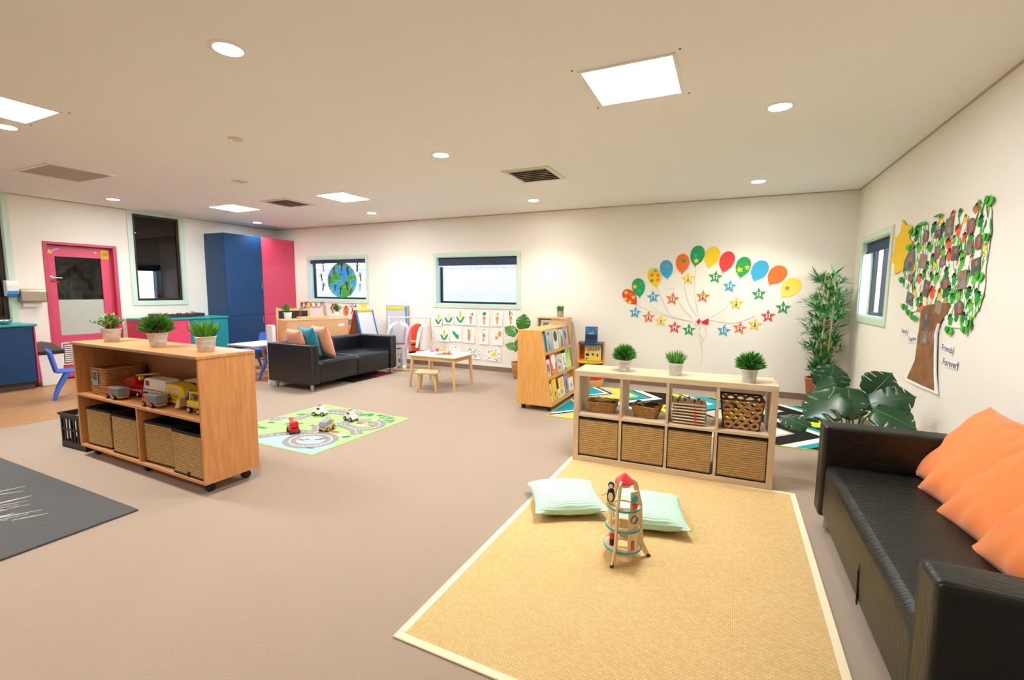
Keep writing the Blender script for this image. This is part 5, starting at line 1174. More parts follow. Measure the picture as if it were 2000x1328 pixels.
potted('dark rounded plant in a zinc pot at the right of the oak cube shelf', (.165, 3.725, KZ), 'bushy', .10, .056, .043, .125, .09, seed=6)
M_wpot = mat('white_ceramic', 'E6E2DA', .35)
potted('leafy plant in a white pot at the left of the beech unit', SUm @ Vector((.13, .30, HS)), 'leafy', .115, .066, .052, .16, .14, M_wpot, seed=7)
potted('leafy plant in a white pot at the far end of the beech unit', SUm @ Vector((.97, .26, HS)), 'leafy', .115, .066, .052, .14, .12, M_wpot, seed=8)
potted('small tufted grass in a grey pot on the light timber shelf unit', (-2.40, 6.90, 1.005), 'grass', .10, .055, .048, .11, .055, mat('concrete_pot', 'A9A49A', .8, var=(60, .15)), n=160, seed=9)

M_mon = mat('monstera_leaf', '1C4524', .30, var=(6, .2), spec=.5); M_mon2 = mat('monstera_leaf_bright', '3C7A22', .35, var=(6, .25)); M_stem = mat('plant_stem', '5C8038', .5)
def monstera_leaf(parent, base, tip, normal, w_, matl, lobes=5, droop=.15):
    """split leaf: solid heart along the midrib, lobes separated by gaps"""
    b, t = Vector(base), Vector(tip); d = t-b; ln = d.length; d.normalize(); n_ = Vector(normal); n_ = (n_-d*n_.dot(d)).normalized(); s_ = d.cross(n_)
    def P(u, v):   # u along the midrib 0..1, v across -1..1
        prof = math.sin(PI*min(1, u*.86+.14))**.75
        hw = w_/2*prof
        uu = u + .10*abs(v)*(.5-u) - .08*abs(v)*(u < .15)
        return b + d*ln*uu + s_*hw*v + n_*(-droop*ln*(v*v*.35 + (uu-.3)**2*.9))
    mb = MB(); us = [0.0]
    for k in range(lobes):
        for f in (.30, .62, .90, 1.0): us.append((k+f)/lobes)
    vsm = (-1, -.8, -.5, -.22, 0, .22, .5, .8, 1); nv = len(vsm)
    grid = [P(min(1, u+.035*abs(v)*(1 if 0 < u < 1 else 0)), v*(1-(.06 if abs(v) == 1 and i % 4 in (0, 3) else 0))) for i, u in enumerate(us) for v in vsm]; fs = []
    for i in range(len(us)-1):
        for j in range(nv-1):
            if i % 4 == 3 and i > 3 and i < len(us)-2 and (j < 2 or j > nv-4): continue          # slits between lobes
            fs.append((i*nv+j, i*nv+j+1, (i+1)*nv+j+1, (i+1)*nv+j))
    mb.add(grid, fs)
    o = mb.build('leaf', matl, parent, smooth=True, recalc=False, ang=80)
    md = o.modifiers.new('solid', 'SOLIDIFY'); md.thickness = .0015
    mb = MB(); mb.tube([P(0, 0)+n_*.001, P(.5, 0)+n_*.001, P(1, 0)+n_*.001], [.004, .003, .001], 5); mb.build('midrib', M_stem, o, smooth=True)
    return o
# big monstera behind the right sofa
MO = thing('monstera_plant', 'large dark monstera behind the far arm of the right sofa', 'plant', (.92, 4.22, 0))
mb = MB(); mb.lathe([(.10, 0), (.13, .02), (.15, .22), (.155, .25), (.145, .25), (.135, .2), (.05, .2)], 24); mb.build('pot', mat('terracotta_grey', '8A7F74', .7), MO, smooth=True)
def W2(p): return Vector(p) - Vector((.92, 4.22, 0))
for k, (b, t, nn, w_) in enumerate((((.80, 4.15, .66), (.56, 4.05, .46), (-.45, -.65, .6), .34), ((.78, 4.25, .72), (.64, 4.3, .64), (-.2, -.6, .8), .26), ((.86, 4.2, .70), (.86, 4.05, .48), (.1, -.85, .45), .30), ((.75, 4.35, .66), (.80, 4.4, .86), (0, -1, .2), .28),
                                 ((.98, 4.15, .60), (1.24, 4.1, .70), (-.1, -.8, .6), .32), ((1.0, 4.2, .66), (1.12, 4.2, .84), (.1, -.9, .3), .26), ((1.0, 4.08, .58), (1.22, 3.95, .50), (0, -.7, .7), .28), ((.62, 4.2, .36), (.42, 4.3, .42), (-.1, -.4, .9), .22))):
    monstera_leaf(MO, W2(b), W2(t), nn, w_, M_mon); mb = MB(); mid = (W2(b)+Vector((0, 0, .25)))*.5; mb.tube([(random.uniform(-.04, .04), random.uniform(-.04, .04), .2), mid+Vector((0, 0, .06)), W2(b)], [.007, .006, .004], 6); mb.build('stem', M_stem, MO, smooth=True)
mb = MB(); mb.tube([(0, -.03, .2), (.0, -.05, .42)], [.012, .002], 6); mb.build('new_shoot', M_lime, MO, smooth=True)
# monstera in a basket behind the book display
MP = thing('basket_monstera', 'bright monstera in a woven basket between the drawings and the book display', 'plant', (-3.0, 6.72, 0))
rbk = MB(); 
for k in range(11):
    z = .013+k*.024; r = .10+.04*k/10; pts = [((r+.003*(1 if (i+k) % 2 else -1))*math.cos(2*PI*i/28), (r+.003*(1 if (i+k) % 2 else -1))*math.sin(2*PI*i/28), z) for i in range(29)]; rbk.tube(pts, .0135, 6, cap=False)
rbk.build('woven_basket', M_rope, MP, smooth=True, recalc=False, ang=80)
mb = MB(); mb.lathe([(0, .02), (.11, .02), (.125, .235), (0, .235)], 20); mb.build('pot_filling', M_soil, MP)
for b, t, nn, w_ in (((.03, .0, .80), (.05, 0, 1.06), (.2, -1, .1), .25), ((-.08, 0, .72), (-.30, 0, .84), (.1, -.8, .6), .20), ((-.06, -.02, .62), (-.10, -.03, .42), (-.6, -.8, .1), .20), ((-.05, -.03, .50), (-.26, -.05, .56), (0, -.7, .7), .16), ((.05, .02, .60), (.22, .02, .55), (.2, -.8, .5), .2)):
    monstera_leaf(MP, b, t, nn, w_, M_mon2); mb = MB(); mb.tube([(0, 0, .23), (Vector(b)*.5+Vector((0, 0, .2))), b], [.007, .006, .004], 6); mb.build('stem', M_stem, MP, smooth=True)
# tall bamboo palm in the right corner
BP = thing('bamboo_palm', 'tall leafy bamboo palm in the right back corner', 'plant', (1.10, 6.80, 0))
rbk = MB()
for k in range(15):
    z = .013+k*.024; r = .12+.04*k/14; pts = [((r+.003*(1 if (i+k) % 2 else -1))*math.cos(2*PI*i/28), (r+.003*(1 if (i+k) % 2 else -1))*math.sin(2*PI*i/28), z) for i in range(29)]; rbk.tube(pts, .0135, 6, cap=False)
rbk.build('woven_basket', mat('red_brown_rope', 'A8643C', .8, var=(60, .35), bump=(90, .8)), BP, smooth=True, recalc=False, ang=80)
mb = MB(); mb.lathe([(0, .02), (.13, .02), (.145, .33), (0, .33)], 20); mb.build('pot_filling', M_soil, BP)
random.seed(55); leafmb = MB(); 
M_bl = [mat('bamboo_leaf', '3F8A3C', .45, var=(5, .35)), mat('bamboo_leaf_dark', '2C6632', .45, var=(5, .3)), mat('bamboo_leaf_pale', '9CCB8C', .45)]
for k in range(5):
    a = k*2*PI/5+.4; top = Vector((.06*math.cos(a)+.02, .06*math.sin(a)-.02, 1.35+.10*k % .28+.15)); pts = [Vector((.05*math.cos(a), .05*math.sin(a), .33)), Vector((.07*math.cos(a), .06*math.sin(a), .8)), top]
    mb = MB(); mb.tube(pts, [.011, .010, .006], 8); mb.build('cane', mat('bamboo_cane', 'A89A5A', .5), BP, smooth=True)
for i in range(105):                                # sprays: a thin twig with a fan of narrow leaves
    z = random.uniform(.42, 1.66); a = random.uniform(0, 2*PI); rr = (.15 if z < .7 else .20 if z < 1.0 else .26 if z < 1.35 else .19)*random.uniform(.35, 1.15)
    c0 = Vector((.06*math.cos(a), .06*math.sin(a), z-.06)); c = Vector((min(.20, rr*math.cos(a)), min(.18, rr*math.sin(a)), z)); leafmb.tube([c0, c], .0022, 4, 1, False)
    out = (c-c0).normalized()
    for j in range(random.choice((12, 15, 18))):
        t = random.uniform(.25, 1.0); q_ = c0.lerp(c, t); d = out*.7+Vector((random.uniform(-1, 1), random.uniform(-1, 1), random.uniform(-.55, .75))); ln = random.uniform(.08, .17)
        e = q_+d.normalized()*ln
        if e.x > .28 or e.y > .28: continue
        leaf_quad(leafmb, q_, d, Vector((random.uniform(-.4, .4), random.uniform(-.4, .4), 1)), ln, random.uniform(.018, .028), random.choice((0, 0, 0, 0, 1, 1, 2)))
q = leafmb.build('foliage', M_bl, BP, recalc=False); q['kind'] = 'stuff'
random.seed(7)

# ================================================================ toy vehicles
M_tyre = mat('toy_tyre', '161616', .6); M_wood_toy = mat('toy_beech', 'D9B484', .5); M_grey_toy = mat('toy_grey', '8B9196', .45); M_or_toy = mat('toy_orange', 'E8641E', .4); M_yel_toy = mat('toy_yellow', 'F3CE22', .4)
def wheel(parent, x, y, r, w_, hub):
    sgn = -1 if y < 0 else 1
    k = MB(); k.lathe([(0, -w_/2), (r*.9, -w_/2), (r, -w_/3), (r, w_/3), (r*.9, w_/2), (0, w_/2)], 16, (x, y, r), ax='y'); k = k.build('wheel', M_tyre, parent, smooth=True)
    h = MB(); h.lathe([(0, -.001), (r*.55, -.001), (r*.55, .0015), (r*.2, .003), (0, .003)], 12); h.xf(Matrix.Translation((x, y+sgn*w_/2, r)) @ Matrix.Rotation(-sgn*PI/2, 4, 'X')); h.build('hub', hub, k, smooth=True)
def extr(parent, name, pts, y0, y1, m_, bevel=.003):
    mb = MB(); mb.prism(pts, lambda u, v, t: (u, t, v), y0, y1); return mb.build(name, m_, parent, bevel=bevel)
def win_strip(parent, rects, y, m_, name='window'):
    for a, b, c, d in rects:
        mb = MB(); s_ = -1 if y < 0 else 1; mb.box(a, b, min(y, y+s_*.001), max(y, y+s_*.001), c, d); mb.build(name, m_, parent)
M_win = mat('toy_window_dark', '5A4A3C', .3); M_winp = mat('toy_window_pale', 'E4D6C8', .3)
TSr = math.radians(-1.3)
def small_truck(label, x, y):
    t = thing('toy_dump_truck', label, 'toy truck', (x, y, SZ), TSr, 'toy vehicles on the toy shelf')
    mb = MB(); mb.box(-.10, .10, -.03, .03, .018, .028); mb.build('chassis', M_wood_toy, t, bevel=.002)
    extr(t, 'cab', [(-.105, .025), (-.045, .025), (-.045, .092), (-.085, .092), (-.105, .06)], -.036, .036, M_or_toy)
    for s_ in (-1, 1): win_strip(t, [(-.092, -.062, .06, .082)], s_*.0361, M_win)
    mb = MB(); mb.box(-.04, .095, -.038, .038, .032, .095); b = mb.build('container', M_grey_toy, t, bevel=.003)
    for k in range(7):
        mb = MB(); xx = -.03+k*.018; mb.box(xx, xx+.007, -.041, -.038, .04, .088); mb.build('rib', M_grey_toy, b)
    for xx in (-.075, .03):
        for yy in (-.036, .036): wheel(t, xx, yy, .021, .014, M_or_toy)
    return t
small_truck('orange and grey toy dump truck in front of the red toy truck', -4.32, 1.895)
small_truck('orange and grey toy dump truck in front of the yellow toy bus', -3.79, 1.885)
v = thing('toy_fire_truck', 'red toy fire truck with wooden ladder beside the rope basket', 'toy truck', (-4.31, 2.035, SZ), TSr+.05, 'toy vehicles on the toy shelf'); M_redt = mat('toy_red', 'C4121C', .35)
extr(v, 'body', [(-.12, .02), (.13, .02), (.13, .10), (.04, .10), (.04, .15), (-.06, .15), (-.09, .14), (-.12, .09)], -.045, .045, M_redt)
win_strip(v, [(-.06, -.02, .095, .125)], -.0451, M_win); win_strip(v, [(-.118, .128, .056, .061), (-.118, .128, .045, .048)], -.0452, mat('toy_white_line', 'F0E8E0', .4), 'stripe')
for xx in (-.08, .08):
    for yy in (-.045, .045): wheel(v, xx, yy, .024, .016, mat('toy_white_hub', 'EDEDEA', .4))
mb = MB(); lad = Matrix.Translation((.02, .01, .165)) @ Matrix.Rotation(-.12, 4, 'Y')
for s_ in (-.02, .02): mb.box(-.02, .22, s_-.004, s_+.004, 0, .008, M=lad)
for k in range(9): mb.box(-.01+.026*k, -.004+.026*k, -.02, .02, .001, .007, M=lad)
mb.build('ladder', M_wood_toy, v)
mb = MB(); mb.lathe([(0, -.012), (.016, -.012), (.016, .012), (0, .012)], 14, (.10, -.03, .155), ax='y'); mb.build('ladder_knob', M_yel_toy, v, smooth=True)
v = thing('toy_camper_van', 'white and mint toy camper van with checkered side', 'toy van', (-4.02, 2.05, SZ), TSr, 'toy vehicles on the toy shelf'); M_mintt = mat('toy_mint', '7FD6B4', .4); M_wt = mat('toy_white', 'F1F0EC', .38)
extr(v, 'upper_body', [(-.165, .075), (.17, .075), (.17, .15), (.15, .165), (-.11, .165), (-.135, .155), (-.15, .10)], -.05, .05, M_wt, .005)
extr(v, 'lower_body', [(-.168, .018), (.172, .018), (.172, .072), (-.168, .072)], -.05, .05, M_mintt, .004)
win_strip(v, [(-.165, .17, .071, .077)], -.0512, mat('toy_plum', '8A2A5A', .4), 'stripe'); win_strip(v, [(-.115, -.065, .105, .145)], -.0506, mat('toy_maroon_window', '9A2A3E', .35)); win_strip(v, [(-.165, .17, .058, .071)], -.0505, M_wt, 'pale_band')
for k in range(14):
    win_strip(v, [(-.158+.023*k, -.147+.023*k, .046+.012*(k % 2), .058+.012*(k % 2))], -.0514, M_wt if k % 2 == 0 else M_mintt, 'check')
for xx in (-.115, .11):
    for yy in (-.05, .05): wheel(v, xx, yy, .028, .016, mat('toy_white_hub', 'EDEDEA', .4))
v = thing('toy_school_bus', 'yellow toy school bus with a red stop sign on its side', 'toy bus', (-3.70, 2.01, SZ), TSr-.05, 'toy vehicles on the toy shelf')
extr(v, 'body', [(-.17, .018), (.16, .018), (.165, .03), (.165, .12), (.14, .15), (.05, .162), (-.06, .16), (-.10, .15), (-.115, .09), (-.165, .075), (-.172, .04)], -.05, .05, M_yel_toy, .006)
win_strip(v, [(-.09, -.055, .10, .135), (-.04, -.005, .10, .135), (.012, .047, .10, .135), (.065, .10, .10, .135)], -.0506, M_winp); win_strip(v, [(-.165, .16, .066, .069), (-.168, .163, .046, .049)], -.0507, mat('toy_black_line', '1E1A14', .5), 'stripe')
mb = MB(); oc = ell_pts(.026, .026, 8, -.045, .062, PI/8); mb.prism(oc, lambda u, v_, t: (u, -.0512-t, v_), 0, .003); text_mesh(mb, 'STOP', .018, lambda u, v_, t: (u, -.0512-.003-t, v_), 1, .0005, -.045, .062, .0003); mb.build('stop_sign', [mat('stop_red', 'D02420', .4), M_wt], v, recalc=False)
mb = MB(); text_mesh(mb, 'SCHOOL', .018, lambda u, v_, t: (u, -.0508-t, v_), 0, .0006, .05, .082, .0003); mb.build('lettering', mat('toy_black_line', '1E1A14', .5), v, recalc=False)
for xx in (-.11, .105):
    for yy in (-.05, .05): wheel(v, xx, yy, .026, .016, M_yel_toy)
v = thing('toy_bakery_van', 'natural wooden toy van with curved roof behind the yellow bus', 'toy van', (-3.62, 2.135, SZ), TSr, 'toy vehicles on the toy shelf')
extr(v, 'roof', [(-.15, .155)] + [(-.15+.30*k/10, .165+.022*math.sin(PI*k/10)) for k in range(11)] + [(.15, .155)], -.055, .055, mat('toy_roof_beige', 'D8C6A8', .5), .002)
extr(v, 'body', [(-.14, .02), (.15, .02), (.15, .08), (-.14, .08)], -.05, .05, M_wood_toy)
for xx in (-.13, .0, .13):
    mb = MB(); mb.box(xx-.008, xx+.008, -.048, .048, .08, .157); mb.build('pillar', M_wood_toy, v)
for xx in (-.1, .1):
    for yy in (-.05, .05): wheel(v, xx, yy, .024, .016, M_wood_toy)
v = thing('toy_excavator', 'yellow toy excavator with grey arm and wooden bucket', 'toy digger', (-3.33, 1.93, SZ), TSr, 'toy vehicles on the toy shelf')
mb = MB(); mb.box(-.075, .10, -.045, .045, .045, .058); mb.build('turntable', M_wood_toy, v, bevel=.002)
extr(v, 'lower_body', [(-.07, .058), (.10, .058), (.10, .088), (-.07, .088)], -.045, .045, M_yel_toy, .004)
cabp = [(-.035, .088), (.09, .088), (.09, .15), (-.01, .155), (-.03, .145)]
for y0, y1 in ((-.045, -.037), (.037, .045)):
    mb = MB(); 
    for a, b in zip(cabp, cabp[1:]+cabp[:1]): mb.tube([(a[0], (y0+y1)/2, a[1]), (b[0], (y0+y1)/2, b[1])], .006, 6)
    mb.build('cab_frame', M_yel_toy, v, smooth=True)
mb = MB(); mb.box(-.01, .09, -.045, .045, .146, .154); mb.build('cab_roof', M_yel_toy, v, bevel=.003)
mb = MB(); mb.prism([(-.06, .08), (-.115, .15), (-.10, .16), (-.045, .10)], lambda u, w_, t: (u, t, w_), -.012, .012); mb.prism([(-.115, .152), (-.19, .075), (-.175, .066), (-.10, .142)], lambda u, w_, t: (u, t, w_), -.010, .010); mb.build('arm', M_grey_toy, v, bevel=.003)
extr(v, 'bucket', [(-.235, .012), (-.175, .025), (-.168, .085), (-.195, .09), (-.19, .04), (-.23, .03)], -.035, .035, M_wood_toy)
for s_ in (-1, 1):
    mb = MB(); mb.prism([(-.235, .012), (-.175, .025), (-.168, .085), (-.21, .07)], lambda u, w_, t: (u, t, w_), s_*.035-.004, s_*.035+.004); mb.build('bucket_side', M_wood_toy, v)
for xx in (-.045, .065):
    for yy in (-.042, .042): wheel(v, xx, yy, .024, .018, M_wood_toy)
# cars on the play mat
def mat_car(name, label, x, y, rz, body, cab, hub, kind=0):
    c = thing(name, label, 'toy car', (x, y, .006), rz, 'toy cars on the play mat'); c.scale = (1.15, 1.15, 1.15)
    extr(c, 'body', [(-.065, .02), (.065, .02), (.068, .045), (.03, .055), (-.065, .055)], -.034, .034, body)
    if kind == 0: extr(c, 'cab', [(-.03, .055), (.04, .055), (.02, .092), (-.02, .095)], -.03, .03, cab, .006); [win_strip(c, [(-.015, .015, .062, .082)], s_*.0302, M_win) for s_ in (-1, 1)]
    elif kind == 1:
        extr(c, 'cab', [(.005, .055), (.06, .055), (.055, .10), (.01, .105)], -.032, .032, cab, .004); [win_strip(c, [(.02, .045, .068, .09)], s_*.0322, M_win) for s_ in (-1, 1)]
        mb = MB(); mb.box(-.07, .03, -.016, .016, .085, .10, M=Matrix.Translation((0, 0, .01)) @ Matrix.Rotation(.15, 4, 'Y')); mb.build('ladder', body, c); mb = MB(); mb.lathe([(0, 0), (.012, 0), (.012, .014), (0, .014)], 10, (.035, 0, .104)); mb.build('beacon', M_yel_toy, c)
    else:
        extr(c, 'tipper', [(-.075, .05), (.02, .06), (.005, .10), (-.06, .085)], -.034, .034, cab, .003); extr(c, 'cab', [(.03, .055), (.065, .055), (.06, .09), (.035, .09)], -.03, .03, body)
    if kind == 0:
        mb = MB(); mb.box(-.008, .008, -.02, .02, .094, .101); mb.build('beacon', mat('beacon_red', 'C8342A', .35), c)
    for xx in (-.042, .042):
        for yy in (-.034, .034): wheel(c, xx, yy, .02, .013, hub)
    return c
mat_car('toy_fire_engine', 'red toy fire engine on the play mat', -3.80, 3.06, math.radians(-25), M_redt, M_redt, M_redt, 1)
mat_car('toy_police_car', 'white toy car at the back left of the play mat', -4.07, 3.63, math.radians(200), M_wt, M_wt, mat('hub_grey', 'B9B4AA', .4))
mat_car('toy_ambulance', 'white toy car at the back right of the play mat', -3.62, 3.64, math.radians(170), M_wt, mat('toy_cream', 'EFE3CC', .4), mat('hub_grey', 'B9B4AA', .4))
mat_car('toy_tip_truck', 'natural wood toy tip truck in the middle of the play mat', -3.57, 3.27, math.radians(100), M_wood_toy, M_grey_toy, M_wood_toy, 2)

# ================================================================ mint cushions and the toy rocket
def ribbed():
    m_ = mat('mint_ribbed_cotton', 'BFE3C8', .85, sheen=.3); n = m_.node_tree; p = n.nodes['Principled BSDF']
    tc_ = n.nodes.new('ShaderNodeTexCoord'); wv = n.nodes.new('ShaderNodeTexWave'); wv.bands_direction = 'Y'; wv.inputs['Scale'].default_value = 26; wv.inputs['Distortion'].default_value = 1.2; wv.inputs['Detail'].default_value = 2
    b = n.nodes.new('ShaderNodeBump'); b.inputs['Strength'].default_value = .45; b.inputs['Distance'].default_value = .006; n.links.new(tc_.outputs['Object'], wv.inputs[0]); n.links.new(wv.outputs['Fac'], b.inputs['Height']); n.links.new(b.outputs[0], p.inputs['Normal']); return m_
M_rib = ribbed()
for x, y, a, lb, sd in ((-.905, 2.775, 30, 'mint ribbed cushion at the left on the sisal rug', 31), (-.395, 2.825, 14, 'mint ribbed cushion behind the toy rocket on the sisal rug', 32)):
    a = math.radians(a); pillow('floor_cushion', lb, 'cushion', .46, .46, .13, M_rib, Matrix.Translation((x, y, .072)) @ Matrix.Rotation(a, 4, 'Z'), 'mint cushions on the sisal rug', seed=sd, wr=.010, n=30)
RK = thing('toy_rocket', 'wooden toy rocket with turquoise edged floors and red nose cone', 'toy', (-.445, 2.36, .009), math.radians(-100))
M_rk = mat('rocket_ply', 'EED6A8', .5, var=(8, .06)); M_turq = mat('rocket_turquoise', '35B0B8', .4)
for z, r in ((.055, .098), (.165, .092), (.275, .090)):
    mb = MB(); mb.lathe([(.050, z), (r-.004, z), (r-.004, z+.010), (.050, z+.010)], 40, close=True); mb.build('floor_ring', M_rk, RK, smooth=True)
    mb = MB(); mb.lathe([(r-.004, z-.0005), (r, z-.0005), (r, z+.0105), (r-.004, z+.0105)], 40, close=True); mb.build('edge_band', M_turq, RK, smooth=True)
fin = [(.125, .0), (.145, .0), (.148, .008), (.108, .085), (.10, .18), (.096, .29), (.066, .41), (.046, .425), (.04, .41), (.075, .28), (.078, .06), (.095, .045)]
for k, a in enumerate((0, 120, 240)):
    ca, sa = math.cos(math.radians(a)), math.sin(math.radians(a)); mb = MB()
    mb.prism(fin, lambda u, w_, t: (u*ca-t*sa, u*sa+t*ca, w_), -.006, .006); mb.build('fin', M_rk, RK, bevel=.002)
    mb = MB(); mb.prism([(.124, -.001), (.146, -.001), (.149, .010), (.132, .018)], lambda u, w_, t: (u*ca-t*sa, u*sa+t*ca, w_+.001), -.0065, .0065); mb.build('fin_foot', M_black, RK)
for z0, z1, a0, a1, nm in ((.065, .165, 40, 85, 'wall_panel'), (.175, .275, 40, 85, 'wall_panel'), (.065, .165, 150, 215, 'wall_panel'), (.175, .275, 265, 330, 'wall_panel'), (.285, .385, 45, 80, 'wall_panel'), (.285, .38, 265, 310, 'wall_panel')):
    mb = MB(); pts = [(.082*math.cos(math.radians(lerp(a0, a1, i/8))), .082*math.sin(math.radians(lerp(a0, a1, i/8)))) for i in range(9)]; ins = [(x*.93, y*.93) for x, y in pts[::-1]]
    mb.prism(pts+ins, lambda u, w_, t: (u, w_, t), z0, z1); mb.build(nm, M_rk, RK)
mb = MB(); mb.lathe([(0, .405), (.049, .405), (.050, .409), (.047, .414), (.008, .452), (.003, .455), (0, .455)], 28); mb.build('nose_cone', mat('rocket_red', 'E0393A', .35), RK, smooth=True)
mb = MB(); mb.lathe([(0, .385), (.03, .385), (.036, .405), (0, .405)], 20); mb.build('nose_collar', M_rk, RK, smooth=True)
def on_rk(a, r, z): a = math.radians(a); return (r*math.cos(a), r*math.sin(a), z)
mb = MB(); mb.prism([(u, w_) for u, w_ in star_pts(.022)], lambda u, w_, t: (u, t, w_), -.003, .003); mb.build('red_star', mat('rocket_red', 'E0393A', .35), RK, loc=on_rk(62, .0875, .312), rot=(0, 0, math.radians(62+90)))
mb = MB(); mb.prism(star_pts(.024, 6, .7), lambda u, w_, t: (u, t, w_), -.003, .003); mb.build('turquoise_flower', M_turq, RK, loc=on_rk(58, .0875, .348), rot=(0, 0, math.radians(58+90)))
mb = MB(); mb.lathe([(.018, -.003), (.022, -.003), (.022, .003), (.018, .003)], 20, ax='y', close=True); mb.build('porthole_ring', mat('ring_grey', '6A7A80', .4), RK, loc=on_rk(62, .085, .235), rot=(0, 0, math.radians(62+90)))
mb = MB(); mb.box(-.008, .008, -.003, .003, 0, .045); mb.build('red_door', mat('rocket_red', 'E0393A', .35), RK, loc=on_rk(58, .086, .075), rot=(0, 0, math.radians(58+90)))
# peg dolls living in the rocket
pd = thing('peg_doll', 'black and white toy figure with yellow feet at the top of the rocket', 'toy figure', RK.matrix_basis @ Vector(on_rk(-55, .070, .30)), 0)
mb = MB(); mb.lathe([(0, 0), (.018, .002), (.022, .03), (.016, .062), (.010, .07), (.016, .08), (.017, .092), (.009, .104), (0, .106)], 16); mb.build('body', M_black, pd, smooth=True)
mb = MB(); mb.lathe([(0, -.002), (.012, -.002), (.014, .004), (0, .006)], 14); mb.xf(Matrix.Translation((.004, -.0195, .034)) @ Matrix.Rotation(PI/2, 4, 'X') @ Matrix.Diagonal((1, 1.7, 1, 1))); mb.build('belly', mat('doll_cream', 'F4EAD2', .5), pd, smooth=True)
mb = MB(); mb.lathe([(0, -.002), (.010, -.002), (.011, .003), (0, .004)], 12); mb.xf(Matrix.Translation((.002, -.0145, .088)) @ Matrix.Rotation(PI/2, 4, 'X')); mb.build('face', mat('toy_white', 'F1F0EC', .38), pd, smooth=True)
for s_ in (-1, 1):
    mb = MB(); mb.lathe([(0, 0), (.009, 0), (.009, .006), (0, .008)], 10, (s_*.009, -.018, -.002)); mb.build('foot', M_yel_toy, pd, smooth=True)
mb = MB(); mb.tube([(-.014, -.008, .05), (-.034, -.016, .036), (-.044, -.018, .03)], [.003, .003, .003], 6); mb.build('arm', M_wood_toy, pd, smooth=True)
pd = thing('peg_doll', 'small red and black toy figure on the bottom floor of the rocket', 'toy figure', RK.matrix_basis @ Vector(on_rk(-40, .062, .066)), 0)
mb = MB(); mb.lathe([(0, 0), (.012, 0), (.013, .03), (.010, .035), (0, .036)], 14); mb.build('legs', M_black, pd, smooth=True)
mb = MB(); mb.lathe([(0, .035), (.013, .036), (.015, .055), (.008, .068), (0, .07)], 14); mb.build('torso', mat('rocket_red', 'E0393A', .35), pd, smooth=True)
mb = MB(); mb.lathe([(0, .068), (.009, .07), (.011, .079), (.007, .088), (0, .09)], 14); mb.build('head', mat('doll_skin', 'E8C49C', .5), pd, smooth=True)
# ================================================================ wall art: measured places on the back wall (x, z) and right wall (y, z)
BALLOONS=[
 ('r',(-1.457, 1.434),(-1.262, 1.233),0.175),
 ('g',(-1.262, 1.616),(-1.215, 1.339),0.190),
 ('y',(-1.045, 1.772),(-0.981, 1.492),0.189),
 ('b',(-0.867, 1.88),(-0.83, 1.613),0.180),
 ('o',(-0.634, 1.965),(-0.63, 1.688),0.183),
 ('g',(-0.418, 2.074),(-0.461, 1.791),0.187),
 ('y',(-0.21, 2.05),(-0.283, 1.771),0.191),
 ('r',(-0.02, 1.982),(-0.093, 1.701),0.186),
 ('g',(0.177, 1.903),(0.126, 1.627),0.184),
 ('b',(0.406, 1.847),(0.297, 1.581),0.198),
 ('o',(0.636, 1.767),(0.483, 1.532),0.207),
 ('p',(0.818, 1.597),(0.637, 1.37),0.210),
 ]
STARS=[
 ('b',(-1.019, 1.338),0.092),
 ('o',(-0.747, 1.315),0.094),
 ('y',(-0.546, 1.609),0.090),
 ('o',(-0.337, 1.356),0.091),
 ('g',(-0.188, 1.63),0.091),
 ('b',(0.0, 1.502),0.088),
 ('y',(0.096, 1.266),0.088),
 ('g',(0.364, 1.399),0.088),
 ('b',(-1.276, 1.102),0.091),
 ('o',(-1.074, 1.038),0.092),
 ('y',(-0.893, 0.985),0.090),
 ('r',(-0.699, 0.899),0.092),
 ('g',(-0.5, 0.871),0.091),
 ('b',(-0.042, 0.883),0.088),
 ('o',(0.158, 0.926),0.088),
 ('y',(0.342, 0.983),0.085),
 ('r',(0.492, 1.103),0.086),
 ('g',(0.66, 1.22),0.089),
 ]
STRINGS=[
 [(-1.256, 1.223), (-1.1, 1.153), (-0.885, 1.081), (-0.659, 1.026), (-0.456, 0.998)] ,
 [(-1.059, 1.237), (-0.957, 1.139), (-0.763, 1.063), (-0.464, 1.001)] ,
 [(-0.827, 1.16), (-0.746, 1.072), (-0.591, 1.023), (-0.456, 1.005)] ,
 [(-0.671, 1.307), (-0.58, 1.158), (-0.458, 1.042)] ,
 [(-0.587, 1.494), (-0.528, 1.283), (-0.402, 1.071)] ,
 [(-0.444, 1.765), (-0.457, 1.53), (-0.43, 1.32), (-0.377, 1.066)] ,
 [(-0.229, 1.031), (-0.021, 0.997), (0.148, 1.015), (0.339, 1.106)] ,
 [(-0.218, 1.063), (-0.092, 1.153), (-0.003, 1.241)] ,
 [(-0.338, 0.944), (-0.372, 0.792), (-0.326, 0.687), (-0.3, 0.511), (-0.323, 0.369)] ,
 [(-0.306, 0.945), (-0.259, 0.833), (-0.312, 0.741), (-0.358, 0.677)] ,
 [(-0.355, 0.943), (-0.357, 0.828), (-0.304, 0.751), (-0.316, 0.652)] ,
 [(-0.954, 1.475), (-0.924, 1.384), (-0.8, 1.134), (-0.728, 1.055)] ,
 ]
